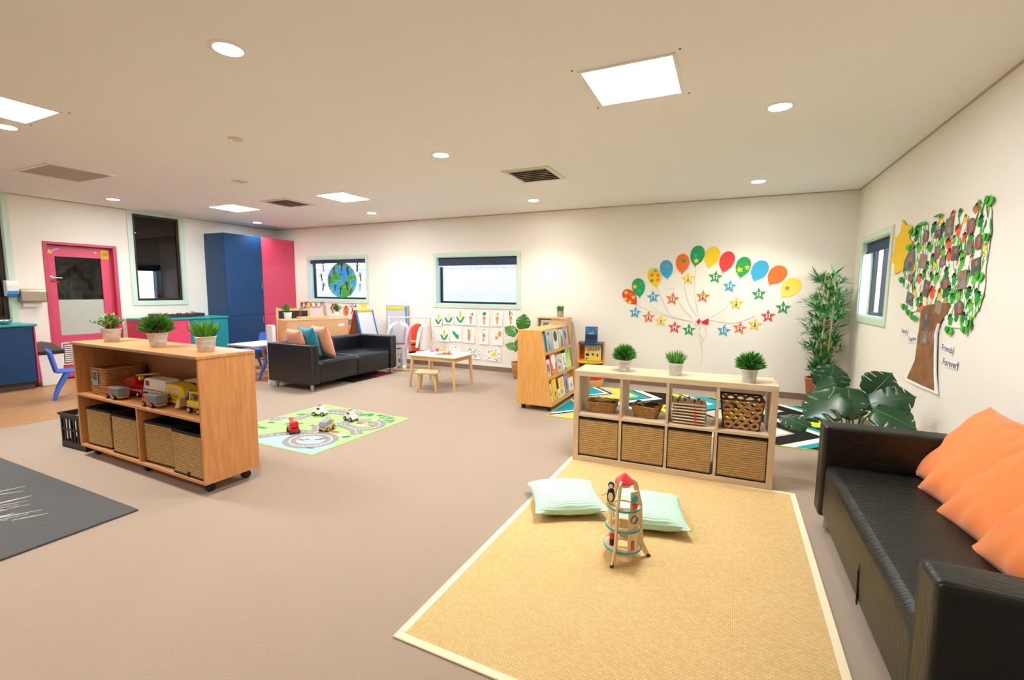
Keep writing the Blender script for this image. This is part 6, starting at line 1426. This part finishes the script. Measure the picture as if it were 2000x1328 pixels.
BSTICK=[ (0,'y',(-1.419, 1.401),0.037),
 (0,'y',(-1.43, 1.304),0.037),
 (0,'y',(-1.31, 1.334),0.037),
 (0,'y',(-1.358, 1.259),0.036),
 (0,'o',(-1.354, 1.38),0.033),
 (1,'y',(-1.294, 1.491),0.040),
 (1,'b',(-1.205, 1.532),0.027),
 (1,'b',(-1.219, 1.436),0.031),
 (2,'b',(-1.003, 1.727),0.033),
 (2,'o',(-1.049, 1.664),0.037),
 (2,'o',(-0.967, 1.66),0.035),
 (2,'g',(-1.046, 1.583),0.032),
 (2,'o',(-0.964, 1.597),0.031),
 (3,'o',(-0.841, 1.791),0.031),
 (4,'g',(-0.613, 1.863),0.037),
 (5,'b',(-0.464, 1.943),0.036),
 (5,'y',(-0.448, 1.86),0.039),
 (8,'y',(0.113, 1.729),0.045),
 (8,'y',(0.205, 1.76),0.036),
 (11,'o',(0.693, 1.481),0.034),
 ]
PAPERS=[
 ('corn_l',(-4.921, 1.012),(-4.76, 0.751)),
 ('corn',(-4.732, 1.034),(-4.498, 0.794)),
 ('corn',(-4.478, 1.083),(-4.262, 0.792)),
 ('carrot',(-4.249, 1.057),(-4.031, 0.791)),
 ('carrot',(-3.972, 1.064),(-3.771, 0.786)),
 ('carrot',(-3.714, 1.061),(-3.512, 0.8)),
 ('carrot',(-3.458, 1.088),(-3.254, 0.802)),
 ('corn',(-4.819, 0.726),(-4.608, 0.464)),
 ('leaf',(-4.587, 0.779),(-4.337, 0.484)),
 ('carrot',(-4.281, 0.76),(-4.067, 0.473)),
 ('blob',(-3.977, 0.762),(-3.787, 0.463)),
 ('blob',(-3.73, 0.762),(-3.509, 0.464)),
 ('dots_few',(-4.647, 0.396),(-4.356, 0.262)),
 ('dots',(-4.238, 0.388),(-3.946, 0.194)),
 ('dots_y',(-3.857, 0.39),(-3.547, 0.182)),
 ]
CANOPY= [(5.139, 1.945), (4.882, 1.969), (4.642, 1.946), (4.409, 1.976), (4.253, 1.973), (4.025, 1.95), (3.969, 1.983), (3.82, 1.964), (3.772, 1.922), (3.749, 1.783), (3.751, 1.67), (3.762, 1.567), (3.742, 1.463), (3.777, 1.334), (3.848, 1.272), (3.921, 1.2), (4.174, 1.183), (4.271, 1.252), (4.182, 1.336), (4.482, 1.343), (4.741, 1.307), (4.776, 1.282), (4.944, 1.26), (5.114, 1.364), (5.238, 1.534), (5.228, 1.585), (5.369, 1.625), (5.163, 1.7), (5.115, 1.861)]
TRUNK= [(4.714, 1.272), (4.609, 1.332), (4.42, 1.345), (4.193, 1.356), (4.174, 1.333), (4.217, 1.29), (4.3, 1.226), (4.356, 1.161), (4.307, 0.917), (4.261, 0.713), (4.523, 0.702), (4.879, 0.701), (4.734, 0.879), (4.726, 0.984), (4.713, 1.136)]
ROLL= [(4.322, 1.201), (4.347, 1.125), (4.32, 0.978), (4.292, 0.857), (4.228, 0.701)]
SUN= [(5.374, 2.095), (5.282, 2.034), (5.101, 1.993), (5.142, 1.899), (5.055, 1.862), (5.11, 1.785), (5.209, 1.709), (5.215, 1.624), (5.384, 1.609), (5.462, 1.601), (5.476, 1.688), (5.609, 1.734), (5.528, 1.819), (5.524, 1.924), (5.634, 1.974), (5.472, 1.941), (5.386, 1.99)]
PHOTOS=[ ((4.773, 1.872),0.129,0.098),
 ((4.53, 1.866),0.121,0.067),
 ((4.342, 1.893),0.136,0.128),
 ((4.008, 1.855),0.124,0.105),
 ((5.085, 1.697),0.219,0.161),
 ((4.779, 1.678),0.155,0.111),
 ((4.508, 1.727),0.112,0.103),
 ((4.196, 1.697),0.114,0.101),
 ((3.99, 1.715),0.089,0.089),
 ((3.879, 1.74),0.094,0.102),
 ((3.88, 1.592),0.116,0.097),
 ((4.047, 1.511),0.129,0.123),
 ((4.313, 1.492),0.150,0.087),
 ((4.654, 1.461),0.115,0.126),
 ((4.395, 1.652),0.100,0.071),
 ((5.014, 1.55),0.116,0.069),
 ((4.991, 1.377),0.161,0.100),
 ((4.375, 1.318),0.126,0.093),
 ((4.049, 1.325),0.136,0.096),
 ((4.596, 1.22),0.142,0.130),
 ((4.583, 1.079),0.151,0.104),
 ((4.431, 1.092),0.169,0.105),
 ]
HANDS=[('g',4.975,1.941,0.128),('g',4.988,1.889,0.093),('g',4.634,1.918,0.094),('g',4.47,1.886,0.086),('g',4.463,1.803,0.086),('g',4.914,1.789,0.089),('g',4.666,1.774,0.096),('g',4.412,1.717,0.070),('g',4.593,1.676,0.077),('g',4.69,1.626,0.065),('g',4.091,1.665,0.081),('g',4.09,1.612,0.070),('g',3.889,1.865,0.062),('g',4.003,1.767,0.067),('g',4.244,1.787,0.052),('g',4.201,1.961,0.050),('g',4.573,1.546,0.061),('g',4.485,1.526,0.074),('g',4.74,1.564,0.067),('g',4.174,1.512,0.074),('g',3.886,1.51,0.072),('g',4.317,1.561,0.067),('g',3.969,1.538,0.044),('g',4.256,1.429,0.077),('g',4.077,1.418,0.058),('g',3.833,1.418,0.051),('o',4.302,1.966,0.053),('o',3.967,1.954,0.054),('o',4.195,1.842,0.074),('o',4.098,1.785,0.059),('o',4.323,1.767,0.093),('o',4.295,1.685,0.078),('o',4.817,1.535,0.069),('o',3.827,1.938,0.025),('o',4.527,1.429,0.097),('y',4.503,1.958,0.059),('y',4.105,1.91,0.047),('y',4.818,1.787,0.052),('y',4.536,1.636,0.060),('y',4.964,1.64,0.065),('y',3.785,1.699,0.039),('y',4.896,1.43,0.064),('y',4.385,1.423,0.056),('y',3.799,1.654,0.030),('p',3.958,1.63,0.054),('g',4.737,1.386,0.062),('g',4.807,1.344,0.063),('g',4.075,1.403,0.073),('g',3.947,1.421,0.068),('g',3.818,1.394,0.063),('g',3.893,1.34,0.066),('g',4.077,1.261,0.061),('g',3.978,1.26,0.058),('g',4.162,1.234,0.065),('g',4.172,1.38,0.058),('g',4.307,1.42,0.070),('o',4.713,1.299,0.087),('o',4.532,1.414,0.094),('y',4.619,1.368,0.050),('y',4.389,1.402,0.058),]
LEAVES=[(3.787,1.975,0.067,0.050),(3.77,1.758,0.048,0.039),(3.797,1.522,0.069,0.050),(5.078,1.81,0.134,0.042),(4.872,1.986,0.155,0.020),(4.543,2.002,0.117,0.016),(5.057,1.937,0.114,0.049),(5.222,1.538,0.083,0.043),(4.144,1.164,0.077,0.046),(3.864,1.223,0.043,0.053),(3.911,1.182,0.045,0.043),(4.829,1.219,0.127,0.035),(4.956,1.256,0.078,0.043),(5.094,1.302,0.083,0.044),]

PC = {'r': mat('paper_red', 'E0403C', .75), 'g': mat('paper_green', '22A04E', .75), 'y': mat('paper_yellow', 'F6CF1E', .75), 'b': mat('paper_blue', '38A9D6', .75), 'o': mat('paper_orange', 'F0742C', .75), 'p': mat('paper_pale_yellow', 'F8DC5C', .75)}
CN = {'r': 'red', 'g': 'green', 'y': 'yellow', 'b': 'blue', 'o': 'orange', 'p': 'pale yellow'}
bw_ = lambda off: (lambda u, v, t: (u, YB-off-t, v))
PLACE = ('lowest at the far left end', 'second from the left end', 'third from the left', 'fourth from the left', 'fifth from the left', 'at the top of the arch on its left', 'at the top of the arch', 'just right of the top', 'fourth from the right', 'third from the right', 'second from the right end', 'at the far right end')
for i, (c, A, T, W_) in enumerate(BALLOONS):
    ax_, az = A; tx, tz = T; d = Vector((tx-ax_, tz-az, 0)); ln = d.length; d.normalize(); s_ = Vector((-d.y, d.x, 0)); pts = []
    for k in range(24):
        a = 2*PI*k/24; u = .46-.46*math.cos(a) if k else 0; u = (1-math.cos(a))/2; hw = math.sin(a)*(1-.30*u**1.5)
        if u > .75: hw *= 1-.55*((u-.75)/.25)**1.0*.6
        q = Vector((ax_, az, 0)) + d*ln*u + s_*W_*.56*hw; pts.append((q.x, q.y))
    b = thing('paper_balloon', CN[c] + ' paper balloon ' + PLACE[i] + ' of the wall arch', 'balloon', group='paper balloons on the back wall')
    mb = MB(); mb.prism(pts, bw_(.004), 0, .0015); mb.build('balloon_paper', PC[c], b)
    mb = MB(); kn = Vector((tx, tz, 0)); mb.prism([(kn.x, kn.y), (kn.x+.012, kn.y-.018), (kn.x-.012, kn.y-.018)], bw_(.004), 0, .0015); mb.build('knot', PC[c], b)
    for j, cc, (sx, sz), r in [q for q in BSTICK if q[0] == i]:
        mb = MB(); mb.prism([(sx+a, sz+bb) for a, bb in star_pts(r*1.1, rot=PI/2+random.uniform(-.3, .3))], bw_(.0058), 0, .001); mb.build('star_sticker', PC[cc], b)
SW = ['right of the red balloon', 'under the card on the wall', 'under the orange balloon', 'in the middle of the arch', 'under the red balloon at the top right', 'right of the green star in the arch', 'low in the right half of the arch', 'under the green balloon on the right', 'at the left end of the lower row', 'second in the lower row', 'third in the lower row', 'fourth in the lower row', 'left of the red bow', 'right of the red bow', 'second right of the red bow', 'third right of the red bow', 'second from the right end of the lower row', 'at the right end under the pale balloon']
M_ph = mat('photo_white', 'F3F1EE', .5); 
for i, (c, (x, z), r) in enumerate(STARS):
    s = thing('paper_star', CN[c] + ' paper star with a photo ' + SW[i], 'star', group='paper stars on the back wall')
    rot = PI/2 + random.uniform(-.12, .12); mb = MB(); mb.prism([(x+a, z+b) for a, b in star_pts(r*1.08, inner=.42, rot=rot)], bw_(.006), 0, .0015); mb.build('star_paper', PC[c], s)
    mb = MB(); mb.box(x-r*.27, x+r*.27, YB-.0087, YB-.0077, z-r*.32, z+r*.30); p = mb.build('photo', M_ph, s)
    mb = MB(); fn = bw_(.0088); hr = ('2E2420', '3A2C22', '57402E', '241C1A')[i % 4]
    mb.prism(ell_pts(r*.17, r*.13, 10, x, z-r*.20), fn, 0, .0004, 1); mb.prism(ell_pts(r*.12, r*.15, 12, x, z+r*.06), fn, .0002, .0007, 2); mb.prism(ell_pts(r*.135, r*.09, 12, x, z+r*.15), fn, .0004, .0009, 0)
    mb.build('portrait', [mat('hair_'+hr, hr, .7), mat(('shirt_dark', 'shirt_grey', 'shirt_navy')[i % 3], ('2A2A2E', '8A8A90', '2E3A5A')[i % 3], .7), mat('skin_tone_%d' % (i % 3), ('C99A78', 'B07C58', 'E0B696')[i % 3], .6)], p, recalc=False)
M_string = mat('white_string', 'E4DED2', .8)
for i, pth in enumerate(STRINGS):
    pts = [Vector((x, YB-.004, z)) for x, z in pth]; cur = []
    for k in range(len(pts)-1):      # smooth the path a little
        p0, p1, p2, p3 = pts[max(k-1, 0)], pts[k], pts[k+1], pts[min(k+2, len(pts)-1)]
        for j in range(6):
            t = j/6; cur.append(.5*((2*p1)+(p2-p0)*t+(2*p0-5*p1+4*p2-p3)*t*t+(3*p1-p0-3*p2+p3)*t**3))
    cur.append(pts[-1]); mb = MB(); mb.tube(cur, .003, 5)
    lb_ = ['from the lowest red balloon', 'from the left end blue star', 'from under the left orange star', 'from the orange star to the bow', 'from the yellow star to the bow', 'from the top green balloon', 'running right from the bow', 'rising right from the bow', 'hanging longest below the bow', 'looped right below the bow', 'looped left below the bow', 'from the yellow balloon on the left'][i]
    tag(mb.build('balloon_string', M_string, smooth=True), 'thin white balloon string ' + lb_, 'string', 'balloon strings on the back wall')
bwt = thing('ribbon_bow', 'red paper bow gathering the balloon strings', 'bow')
for pts in ([(-.419, .976), (-.368, 1.049), (-.344, 1.0), (-.38, .955)], [(-.339, 1.0), (-.246, 1.053), (-.242, .96), (-.323, .971)]):
    mb = MB(); mb.prism(pts, bw_(.006), 0, .008); mb.build('loop', mat('bow_red', 'D8222E', .5), bwt, bevel=.002)
mb = MB(); mb.prism([(-.419, .976), (-.395, .985), (-.385, .955), (-.405, .95)], bw_(.014), 0, .002); mb.build('white_tip', M_ph, bwt)
mb = MB(); mb.box(-.866, -.712, YB-.006, YB, 1.458, 1.535); tag(mb.build('wall_plate', M_wall, bevel=.003), 'blank cream cover plate on the wall among the balloons', 'wall plate')

# ---- children's drawings under the half blinded window
M_paper = mat('drawing_paper', 'F3F0EC', .8); PD = [M_paper, mat('paint_green', '17A05E', .7), mat('paint_yellow', 'F7D21A', .7), mat('paint_orange', 'F08A3C', .7), mat('paint_darkgreen', '1F6E4E', .7), mat('paint_cream_yellow', 'F6DC9A', .7)]
PN = ['corn drawing with one dark leaf at the top left', 'corn drawing with a faint yellow cob in the top row', 'corn drawing with a bright yellow cob in the top row', 'carrot drawing with spread thin leaves in the top row', 'carrot drawing with a dark leaf tuft in the top row', 'carrot drawing with dotted leaves in the top row', 'carrot drawing with a tall green leaf at the right end of the top row', 'corn drawing at the left of the middle row', 'single green leaf drawing in the middle row', 'long orange carrot drawing in the middle row', 'drawing of two orange blobs on a stalk in the middle row', 'orange blob drawing at the right of the middle row', 'drawing with a few dark dots behind the play table', 'drawing covered in green dots in the bottom row', 'drawing of green dots around a yellow shape in the bottom row']
for i, (k, (x0, z1), (x1, z0)) in enumerate(PAPERS):
    random.seed(300+i); w_, h_ = x1-x0, z1-z0; mb = MB(); tl = random.uniform(-.03, .03)
    # paper curling a little away from the wall at its lower edge
    n = 6; vs = []
    for q in range(n+1):
        f = q/n; off = .003+.012*(1-f)**2
        vs += [(x0+tl*h_*(1-f), YB-off, lerp(z0, z1, f)), (x1+tl*h_*(1-f), YB-off-.002*(1-f), lerp(z0, z1, f))]
    mb.add(vs, [(2*q, 2*q+1, 2*q+3, 2*q+2) for q in range(n)]); mb.add([(a, b+.0008, c) for a, b, c in vs], [(2*q+2, 2*q+3, 2*q+1, 2*q) for q in range(n)])
    cx, cz = (x0+x1)/2, (z0+z1)/2
    def fn(u, v, t): 
        f = (v-z0)/h_; return (u+tl*h_*(1-f), YB-(.003+.012*(1-f)**2)-.002*(1-f)-.0006-t, v)
    def pt_(kind, *a, rot=0): mb.prism(ell_pts(a[2], a[3], 12, cx+a[0]*w_, cz+a[1]*h_, rot), fn, 0, .0003+.0002*(kind != 1), kind)
    if k in ('corn', 'corn_l'):
        pt_(5 if i == 1 else 2, .02, .14, w_*.13, h_*.24)
        pt_(4 if k == 'corn_l' else 1, -.20, -.17, w_*.10, h_*.24, rot=.62); pt_(1, .20, -.16, w_*.10, h_*.26, rot=-.62); pt_(1, 0, -.30, w_*.18, h_*.07)
    elif k == 'leaf': pt_(1, .0, -.10, w_*.12, h_*.34, rot=.75); pt_(1, .18, -.16, w_*.12, h_*.10)
    elif k == 'carrot':
        pt_(3, -.02, .02 if i != 9 else -.05, w_*.14, h_*(.13 if i != 9 else .30)); pt_(3, .0, -.20, w_*.07, h_*.22, rot=.1)
        for q in range(5): pt_(4 if q % 2 else 1, random.uniform(-.16, .16), .28+random.uniform(-.05, .06), w_*.02, h_*.10, rot=random.uniform(-.6, .6))
        if i == 6: pt_(1, -.12, .30, w_*.07, h_*.17)
        if i in (4,): pt_(1, 0, .30, w_*.18, h_*.10)
    elif k == 'blob':
        if i == 10: pt_(3, 0, .03, w_*.16, h_*.12); pt_(3, -.05, -.22, w_*.10, h_*.09); pt_(4, -.16, .26, w_*.015, h_*.16); pt_(4, .02, .38, w_*.22, h_*.012)
        else: pt_(3, .22, .18, w_*.14, h_*.18); pt_(3, -.06, -.06, w_*.12, h_*.10); pt_(4, -.1, .13, w_*.16, h_*.01, rot=.15)
    else:
        nn = {'dots_few': 12, 'dots': 46, 'dots_y': 34}[k]
        if k == 'dots_y': pt_(2, .05, .02, w_*.14, h_*.18); pt_(2, .14, .12, w_*.08, h_*.16)
        for q in range(nn):
            a, b = random.uniform(-.44, .44), random.uniform(-.42, .42)
            if k == 'dots_y' and abs(a) < .22 and abs(b) < .25: continue
            pt_(random.choice((1, 1, 4)), a, b, w_*random.uniform(.02, .05), h_*random.uniform(.025, .06), rot=random.uniform(0, 3))
    tag(mb.build('child_drawing', PD, recalc=False), PN[i], 'drawing', 'children\'s drawings on the back wall')
random.seed(7)
# small painted cut-outs under the globe window
CUT = [('leaf', -7.436, 1.017, 'brown flower cut-out beside the far potted plant', 'A85A2C'), ('palette', -7.111, .972, 'orange paint palette cut-out under the globe window', 'F08A3C'), ('scissors', -6.928, 1.029, 'scissors cut-out drawing under the globe window', 'C8504A'), ('pen', -6.862, .948, 'small teal marker cut-out beside the scissors drawing', '1F6E86'), ('figure', -7.062, .784, 'small blue figure cut-out beside the beech unit', '4A7ABF'), ('splash', -6.925, .736, 'green and blue painted splash behind the red and blue easel', '2FA88A')]
for k, x, z, lb_, c in CUT:
    mb = MB(); f = bw_(.004); ms = [mat('cut_'+c, c, .7), mat('cut_dark', '4A2E22', .7), mat('cut_pale', 'F0E6DA', .7), mat('cut_blue', '2F7FC4', .7)]
    if k == 'leaf': mb.prism([(x+.10*(1+.15*math.cos(6*a))*math.cos(a), z+.10*(1+.15*math.cos(6*a))*math.sin(a)) for a in [2*PI*q/36 for q in range(36)]], f, 0, .001); mb.prism(ell_pts(.06, .055, 16, x, z), f, .001, .0016, 2); mb.prism(ell_pts(.04, .035, 16, x, z), f, .0016, .002, 1)
    elif k == 'palette':
        mb.prism(ell_pts(.075, .115, 20, x, z, -.2), f, 0, .001)
        for a, b in ((-.02, .05), (.03, .03), (.0, -.02), (.03, -.05), (.01, .08)): mb.prism(ell_pts(.016, .016, 8, x+a, z+b), f, .001, .0016, 1)
    elif k == 'scissors':
        for s_ in (-1, 1):
            mb.prism([(x+s_*.05+.045*math.cos(a), z+.08+.05*math.sin(a)) for a in [2*PI*q/18 for q in range(18)]], f, 0, .001); mb.prism(ell_pts(.032, .036, 14, x+s_*.05, z+.08), f, .001, .0016, 2); mb.prism([(x+s_*.03, z+.04), (x+s_*.03-.012, z+.04), (x-s_*.04-.012, z-.12), (x-s_*.04+.006, z-.12)], f, 0, .001, 1)
    elif k == 'pen': mb.prism([(x-.04, z+.03), (x-.02, z+.055), (x+.045, z-.02), (x+.02, z-.045)], f, 0, .001); mb.prism([(x-.005, z+.12), (x+.03, z+.16), (x+.03, z+.09)], f, 0, .001, 1)
    elif k == 'figure': mb.prism(ell_pts(.02, .03, 10, x, z+.09), f, 0, .001, 2); mb.prism(ell_pts(.022, .05, 10, x, z), f, 0, .001, 0); mb.prism(ell_pts(.018, .05, 10, x, z-.09), f, 0, .001, 1)
    else:
        random.seed(12)
        for q in range(14): mb.prism(ell_pts(random.uniform(.04, .08), random.uniform(.025, .05), 10, x+random.uniform(-.11, .11), z+random.uniform(-.06, .06), random.uniform(-.3, .3)), f, 0, .001+.0001*q, random.choice((0, 0, 3)))
    tag(mb.build('painted_cutout', ms, recalc=False), lb_, 'cut-out')
# ---- painted globe and paper people in window 1
GY = YB+.085; gf = lambda off: (lambda u, v, t: (u, GY-off-t, v))
def paint_globe():
    m_ = mat('globe_paint', '2A9BE0', .6); n = m_.node_tree; p = n.nodes['Principled BSDF']; tc_ = n.nodes.new('ShaderNodeTexCoord'); no = n.nodes.new('ShaderNodeTexNoise'); no.inputs['Scale'].default_value = 4.2; no.inputs['Detail'].default_value = 5; no.inputs['Distortion'].default_value = .6
    rp = n.nodes.new('ShaderNodeValToRGB'); e = rp.color_ramp.elements; e[0].position = .0; e[0].color = lin('1F7FD0'); e[1].position = .46; e[1].color = lin('3AA6E8')
    for ps, c in ((.50, '7CC4EE'), (.52, '5CBF4A'), (.62, '34A038'), (.75, '7BD05A')): q = e.new(ps); q.color = lin(c)
    n.links.new(tc_.outputs['Object'], no.inputs['Vector']); n.links.new(no.outputs['Fac'], rp.inputs[0]); n.links.new(rp.outputs[0], p.inputs['Base Color']); return m_
gl_ = thing('painted_globe', 'blue and green painted paper globe taped inside the left back window', 'globe')
mb = MB(); mb.prism([(-7.29+.405*math.cos(a)*(1-.10*max(0, math.sin(a))), 1.60+.365*math.sin(a)) for a in [2*PI*q/40 for q in range(40)]], gf(0), 0, .0015); mb.build('globe_paper', paint_globe(), gl_)
ppl = [(-7.50, 1.80, .10), (-7.28, 1.86, .09), (-7.12, 1.78, .10), (-7.62, 1.62, .09), (-7.30, 1.64, .10), (-7.48, 1.44, .08), (-7.15, 1.48, .11), (-7.33, 1.38, .10), (-7.05, 1.36, .09), (-7.80, 1.86, .11), (-7.86, 1.66, .10), (-7.82, 1.46, .10), (-6.86, 1.86, .11), (-6.78, 1.66, .10), (-6.80, 1.45, .09)]
for i, (x, z, h_) in enumerate(ppl):
    h_ *= 1.75; mb = MB(); f = gf(.003); a = random.uniform(-.25, .25); R_ = lambda u, v, t: f(x+u*math.cos(a)-v*math.sin(a), z+u*math.sin(a)+v*math.cos(a), t)
    mb.prism(ell_pts(h_*.11, h_*.13, 8, 0, h_*.42), R_, 0, .001, 1)
    mb.prism([(-.10*h_, .28*h_), (.10*h_, .28*h_), (.30*h_, .40*h_), (.33*h_, .33*h_), (.12*h_, .15*h_), (.10*h_, -.1*h_), (.14*h_, -.5*h_), (.04*h_, -.5*h_), (0, -.15*h_), (-.04*h_, -.5*h_), (-.14*h_, -.5*h_), (-.10*h_, -.1*h_), (-.12*h_, .15*h_), (-.33*h_, .33*h_), (-.30*h_, .40*h_)], R_, 0, .001, 0)
    c = ('3A2A4A', '5A2A2A', '2E3A5A', '6A4A3A', '7AA0C8')[i % 5]
    if i < 9: mb.build('paper_person', [mat('person_'+c, c, .7), mat('person_head', '4A3228', .7)], gl_, recalc=False)
    else: tag(mb.build('paper_person', [mat('person_'+c, c, .7), mat('person_head', '4A3228', .7)], recalc=False), 'paper person on the window pane ' + ['at the top left of the globe', 'left of the globe', 'at the lower left of the globe', 'at the top right of the globe', 'right of the globe', 'at the lower right of the globe'][i-9], 'paper figure', 'paper people on the globe window')

# ---- tree collage on the right wall
rw_ = lambda off: (lambda u, v, t: (XR-off-t, u, v))
TRC = thing('tree_collage', 'large paper tree with handprint leaves and photos on the right wall', 'collage')
mb = MB(); mb.prism(CANOPY, rw_(.006), 0, .0015); mb.build('canopy_paper', mat('canopy_white', 'F4F0EA', .8), TRC)
mb = MB(); mb.prism(TRUNK, rw_(.009), 0, .0015); mb.build('trunk_paper', mat('trunk_brown', '8A5E34', .85, var=(14, .3), bump=(40, .2)), TRC)
mb = MB(); mb.tube([(XR-.018, y, z) for y, z in ROLL], [.008, .010, .009, .009, .011], 8); mb.build('rolled_edge', mat('canopy_white', 'F4F0EA', .8), TRC, smooth=True)
mb = MB(); mb.prism([(4.95, .735), (4.88, .69), (4.52, .69), (4.26, .70), (4.26, .715), (4.523, .71), (4.87, .71)], rw_(.011), 0, .002); mb.build('torn_edge', mat('canopy_white', 'F4F0EA', .8), TRC)
mb = MB(); mb.prism(SUN, rw_(.012), 0, .0015); tag(mb.build('paper_sun', mat('sun_yellow', 'F8CB10', .75)), 'yellow paper sun left of the tree collage', 'sun')
HM = {'g': [mat('hand_green', '2FA03C', .75), mat('hand_dark', '1F7A3A', .75), mat('hand_light', '6CC04A', .75)], 'o': [mat('hand_orange', 'F0623A', .75)], 'y': [mat('hand_yellow', 'F4CF4A', .75)], 'p': [mat('hand_peach', 'F4C4A8', .75)]}
random.seed(21)
for i, (c, y, z, r) in enumerate(HANDS):
    r2 = r*1.0; rz2 = min(r, .07)*.85; m_ = random.choice(HM[c]); a0 = random.uniform(-.5, .5); mb = MB(); f = rw_(.0082+i*2e-5)
    def hp(u, v): return (y+(u*math.cos(a0)-v*math.sin(a0))*r2, z+(u*math.sin(a0)+v*math.cos(a0))*rz2)
    pts = []
    for q, (fa, fl) in enumerate(((-70, .75), (-32, .98), (-8, 1.08), (16, 1.0), (42, .82))):
        b = math.radians(fa); dx, dz = math.sin(b), math.cos(b); px, pz = dz*.11, -dx*.11
        pts += [hp(dx*.45-px, dz*.45-.15-pz), hp(dx*fl-px*.8, dz*fl-.15-pz*.8), hp(dx*fl+px*.8, dz*fl-.15+pz*.8), hp(dx*.45+px, dz*.45-.15+pz)]
    pts += [hp(.42, -.35), hp(.2, -.6), hp(-.2, -.6), hp(-.42, -.35)]
    mb.prism(pts, f, 0, .0006); mb.build('handprint', m_, TRC, recalc=False)
def inside(y, z, poly):
    c = False
    for (a, b), (c2, d2) in zip(poly, poly[1:]+poly[:1]):
        if (b > z) != (d2 > z) and y < (c2-a)*(z-b)/(d2-b)+a: c = not c
    return c
stm = MB(); nst = 0
while nst < 420:                                   # streaky finger paint between the handprints
    y, z = random.uniform(3.75, 5.3), random.uniform(1.2, 1.98)
    if not inside(y, z, CANOPY): continue
    a0 = random.uniform(-.6, .6); ln = random.uniform(.02, .055); wd = random.uniform(.006, .014)
    stm.prism([(y+u*math.cos(a0)-v*math.sin(a0), z+u*math.sin(a0)+v*math.cos(a0)) for u, v in ell_pts(wd, ln, 7)], rw_(.0075+nst*1.2e-6), 0, .0002, random.choice((0, 0, 1, 2, 2, 2, 3 if random.random() < .4 else 2))); nst += 1
q = stm.build('finger_paint', HM['g'] + HM['o'], TRC, recalc=False); q['kind'] = 'stuff'
for i, ((y, z), w_, h_) in enumerate(PHOTOS):
    a0 = random.uniform(-.22, .22); mb = MB(); f = rw_(.0108+i*4e-5)
    def rp_(u, v): return (y+u*math.cos(a0)-v*math.sin(a0), z+u*math.sin(a0)+v*math.cos(a0))
    pts = [rp_(-w_/2, -h_/2), rp_(w_/2, -h_/2), rp_(w_/2, h_/2), rp_(-w_/2, h_/2)] if i % 3 else [rp_(a, b) for a, b in ell_pts(w_/2, h_/2, 16)]
    mb.prism(pts, f, 0, .0008); c = ('5A4640', '4A3A3C', '6E5A50', '7A4A48', '4E5258', '8A6A58')[i % 6]
    p = mb.build('photo', mat('photo_'+c, c, .35, var=(26, .55)), TRC)
    mb = MB(); f2 = rw_(.0117+i*4e-5)
    mb.prism(ell_pts(w_*.16, h_*.18, 10, *rp_(-.1*w_, .15*h_)), f2, 0, .0003, 0); mb.prism(ell_pts(w_*.24, h_*.18, 10, *rp_(-.1*w_, -.2*h_)), f2, 0, .0003, 1)
    mb.build('photo_figure', [mat('photo_skin', 'A8765A', .5), mat(('photo_shirt_a', 'photo_shirt_b', 'photo_shirt_c')[i % 3], ('B84A5A', '3E4858', '8A8E94')[i % 3], .5)], p, recalc=False)
M_lf = [mat('paper_leaf_bright', '4CC02E', .7), mat('paper_leaf_mid', '2F9A34', .7)]
for i, (y, z, rx, rzv) in enumerate(LEAVES):
    mb = MB(); f = rw_(.016); a0 = random.uniform(-.4, .4); pr_ = [(-.9, .0), (-.5, .55), (.1, .75), (.6, .5), (1.0, .1), (.6, -.45), (.1, -.7), (-.5, -.5)]
    mb.prism([(y+(u*math.cos(a0)-v*math.sin(a0))*rx*.8, z+(u*math.sin(a0)+v*math.cos(a0))*rzv*.9) for u, v in pr_], f, 0, .0015); mb.build('paper_leaf', M_lf[i % 2], TRC)
    if rzv > .035:
        mb = MB(); f = rw_(.022); mb.prism([(y+rx*.3+u*rx*.45, z+rzv*.2+v*rzv*.75) for u, v in pr_], f, 0, .0015); mb.build('paper_leaf', M_lf[(i+1) % 2], TRC)
for wd, (y0, z0), (y1, z1), lb_ in (('Hands', (5.132, 1.061), (4.99, 1.124), 'small word card reading Hands left of the tree trunk'), ('Together', (4.955, 1.003), (4.757, 1.085), 'small word card reading Together left of the tree trunk'), ('Friends', (4.258, 1.001), (4.087, 1.067), 'small word card reading Friends right of the tree trunk'), ('Forever!', (4.197, .896), (4.001, .983), 'small word card reading Forever below the Friends card')):
    mb = MB(); yc, zc_ = (y0+y1)/2, (z0+z1)/2; w_ = (y0-y1); tl = .12 if wd == 'Together' else (-.05 if wd == 'Friends' else 0)
    fn = lambda u, v, t: (XR-.004-t, yc-(u*math.cos(tl)-v*math.sin(tl)), zc_+u*math.sin(tl)+v*math.cos(tl))
    mb.prism([(-w_*.54, -.032), (w_*.54, -.03), (w_*.54, .032), (-w_*.54, .033)], fn, 0, .001, 0); text_mesh(mb, wd, w_*(.36 if wd != 'Together' else .25), fn, 1, .0016, 0, 0, .0008)
    tag(mb.build('word_card', [mat('card_white', 'F2EEE6', .8), mat('ink_violet', '3A3470', .7)], recalc=False), lb_, 'word card')
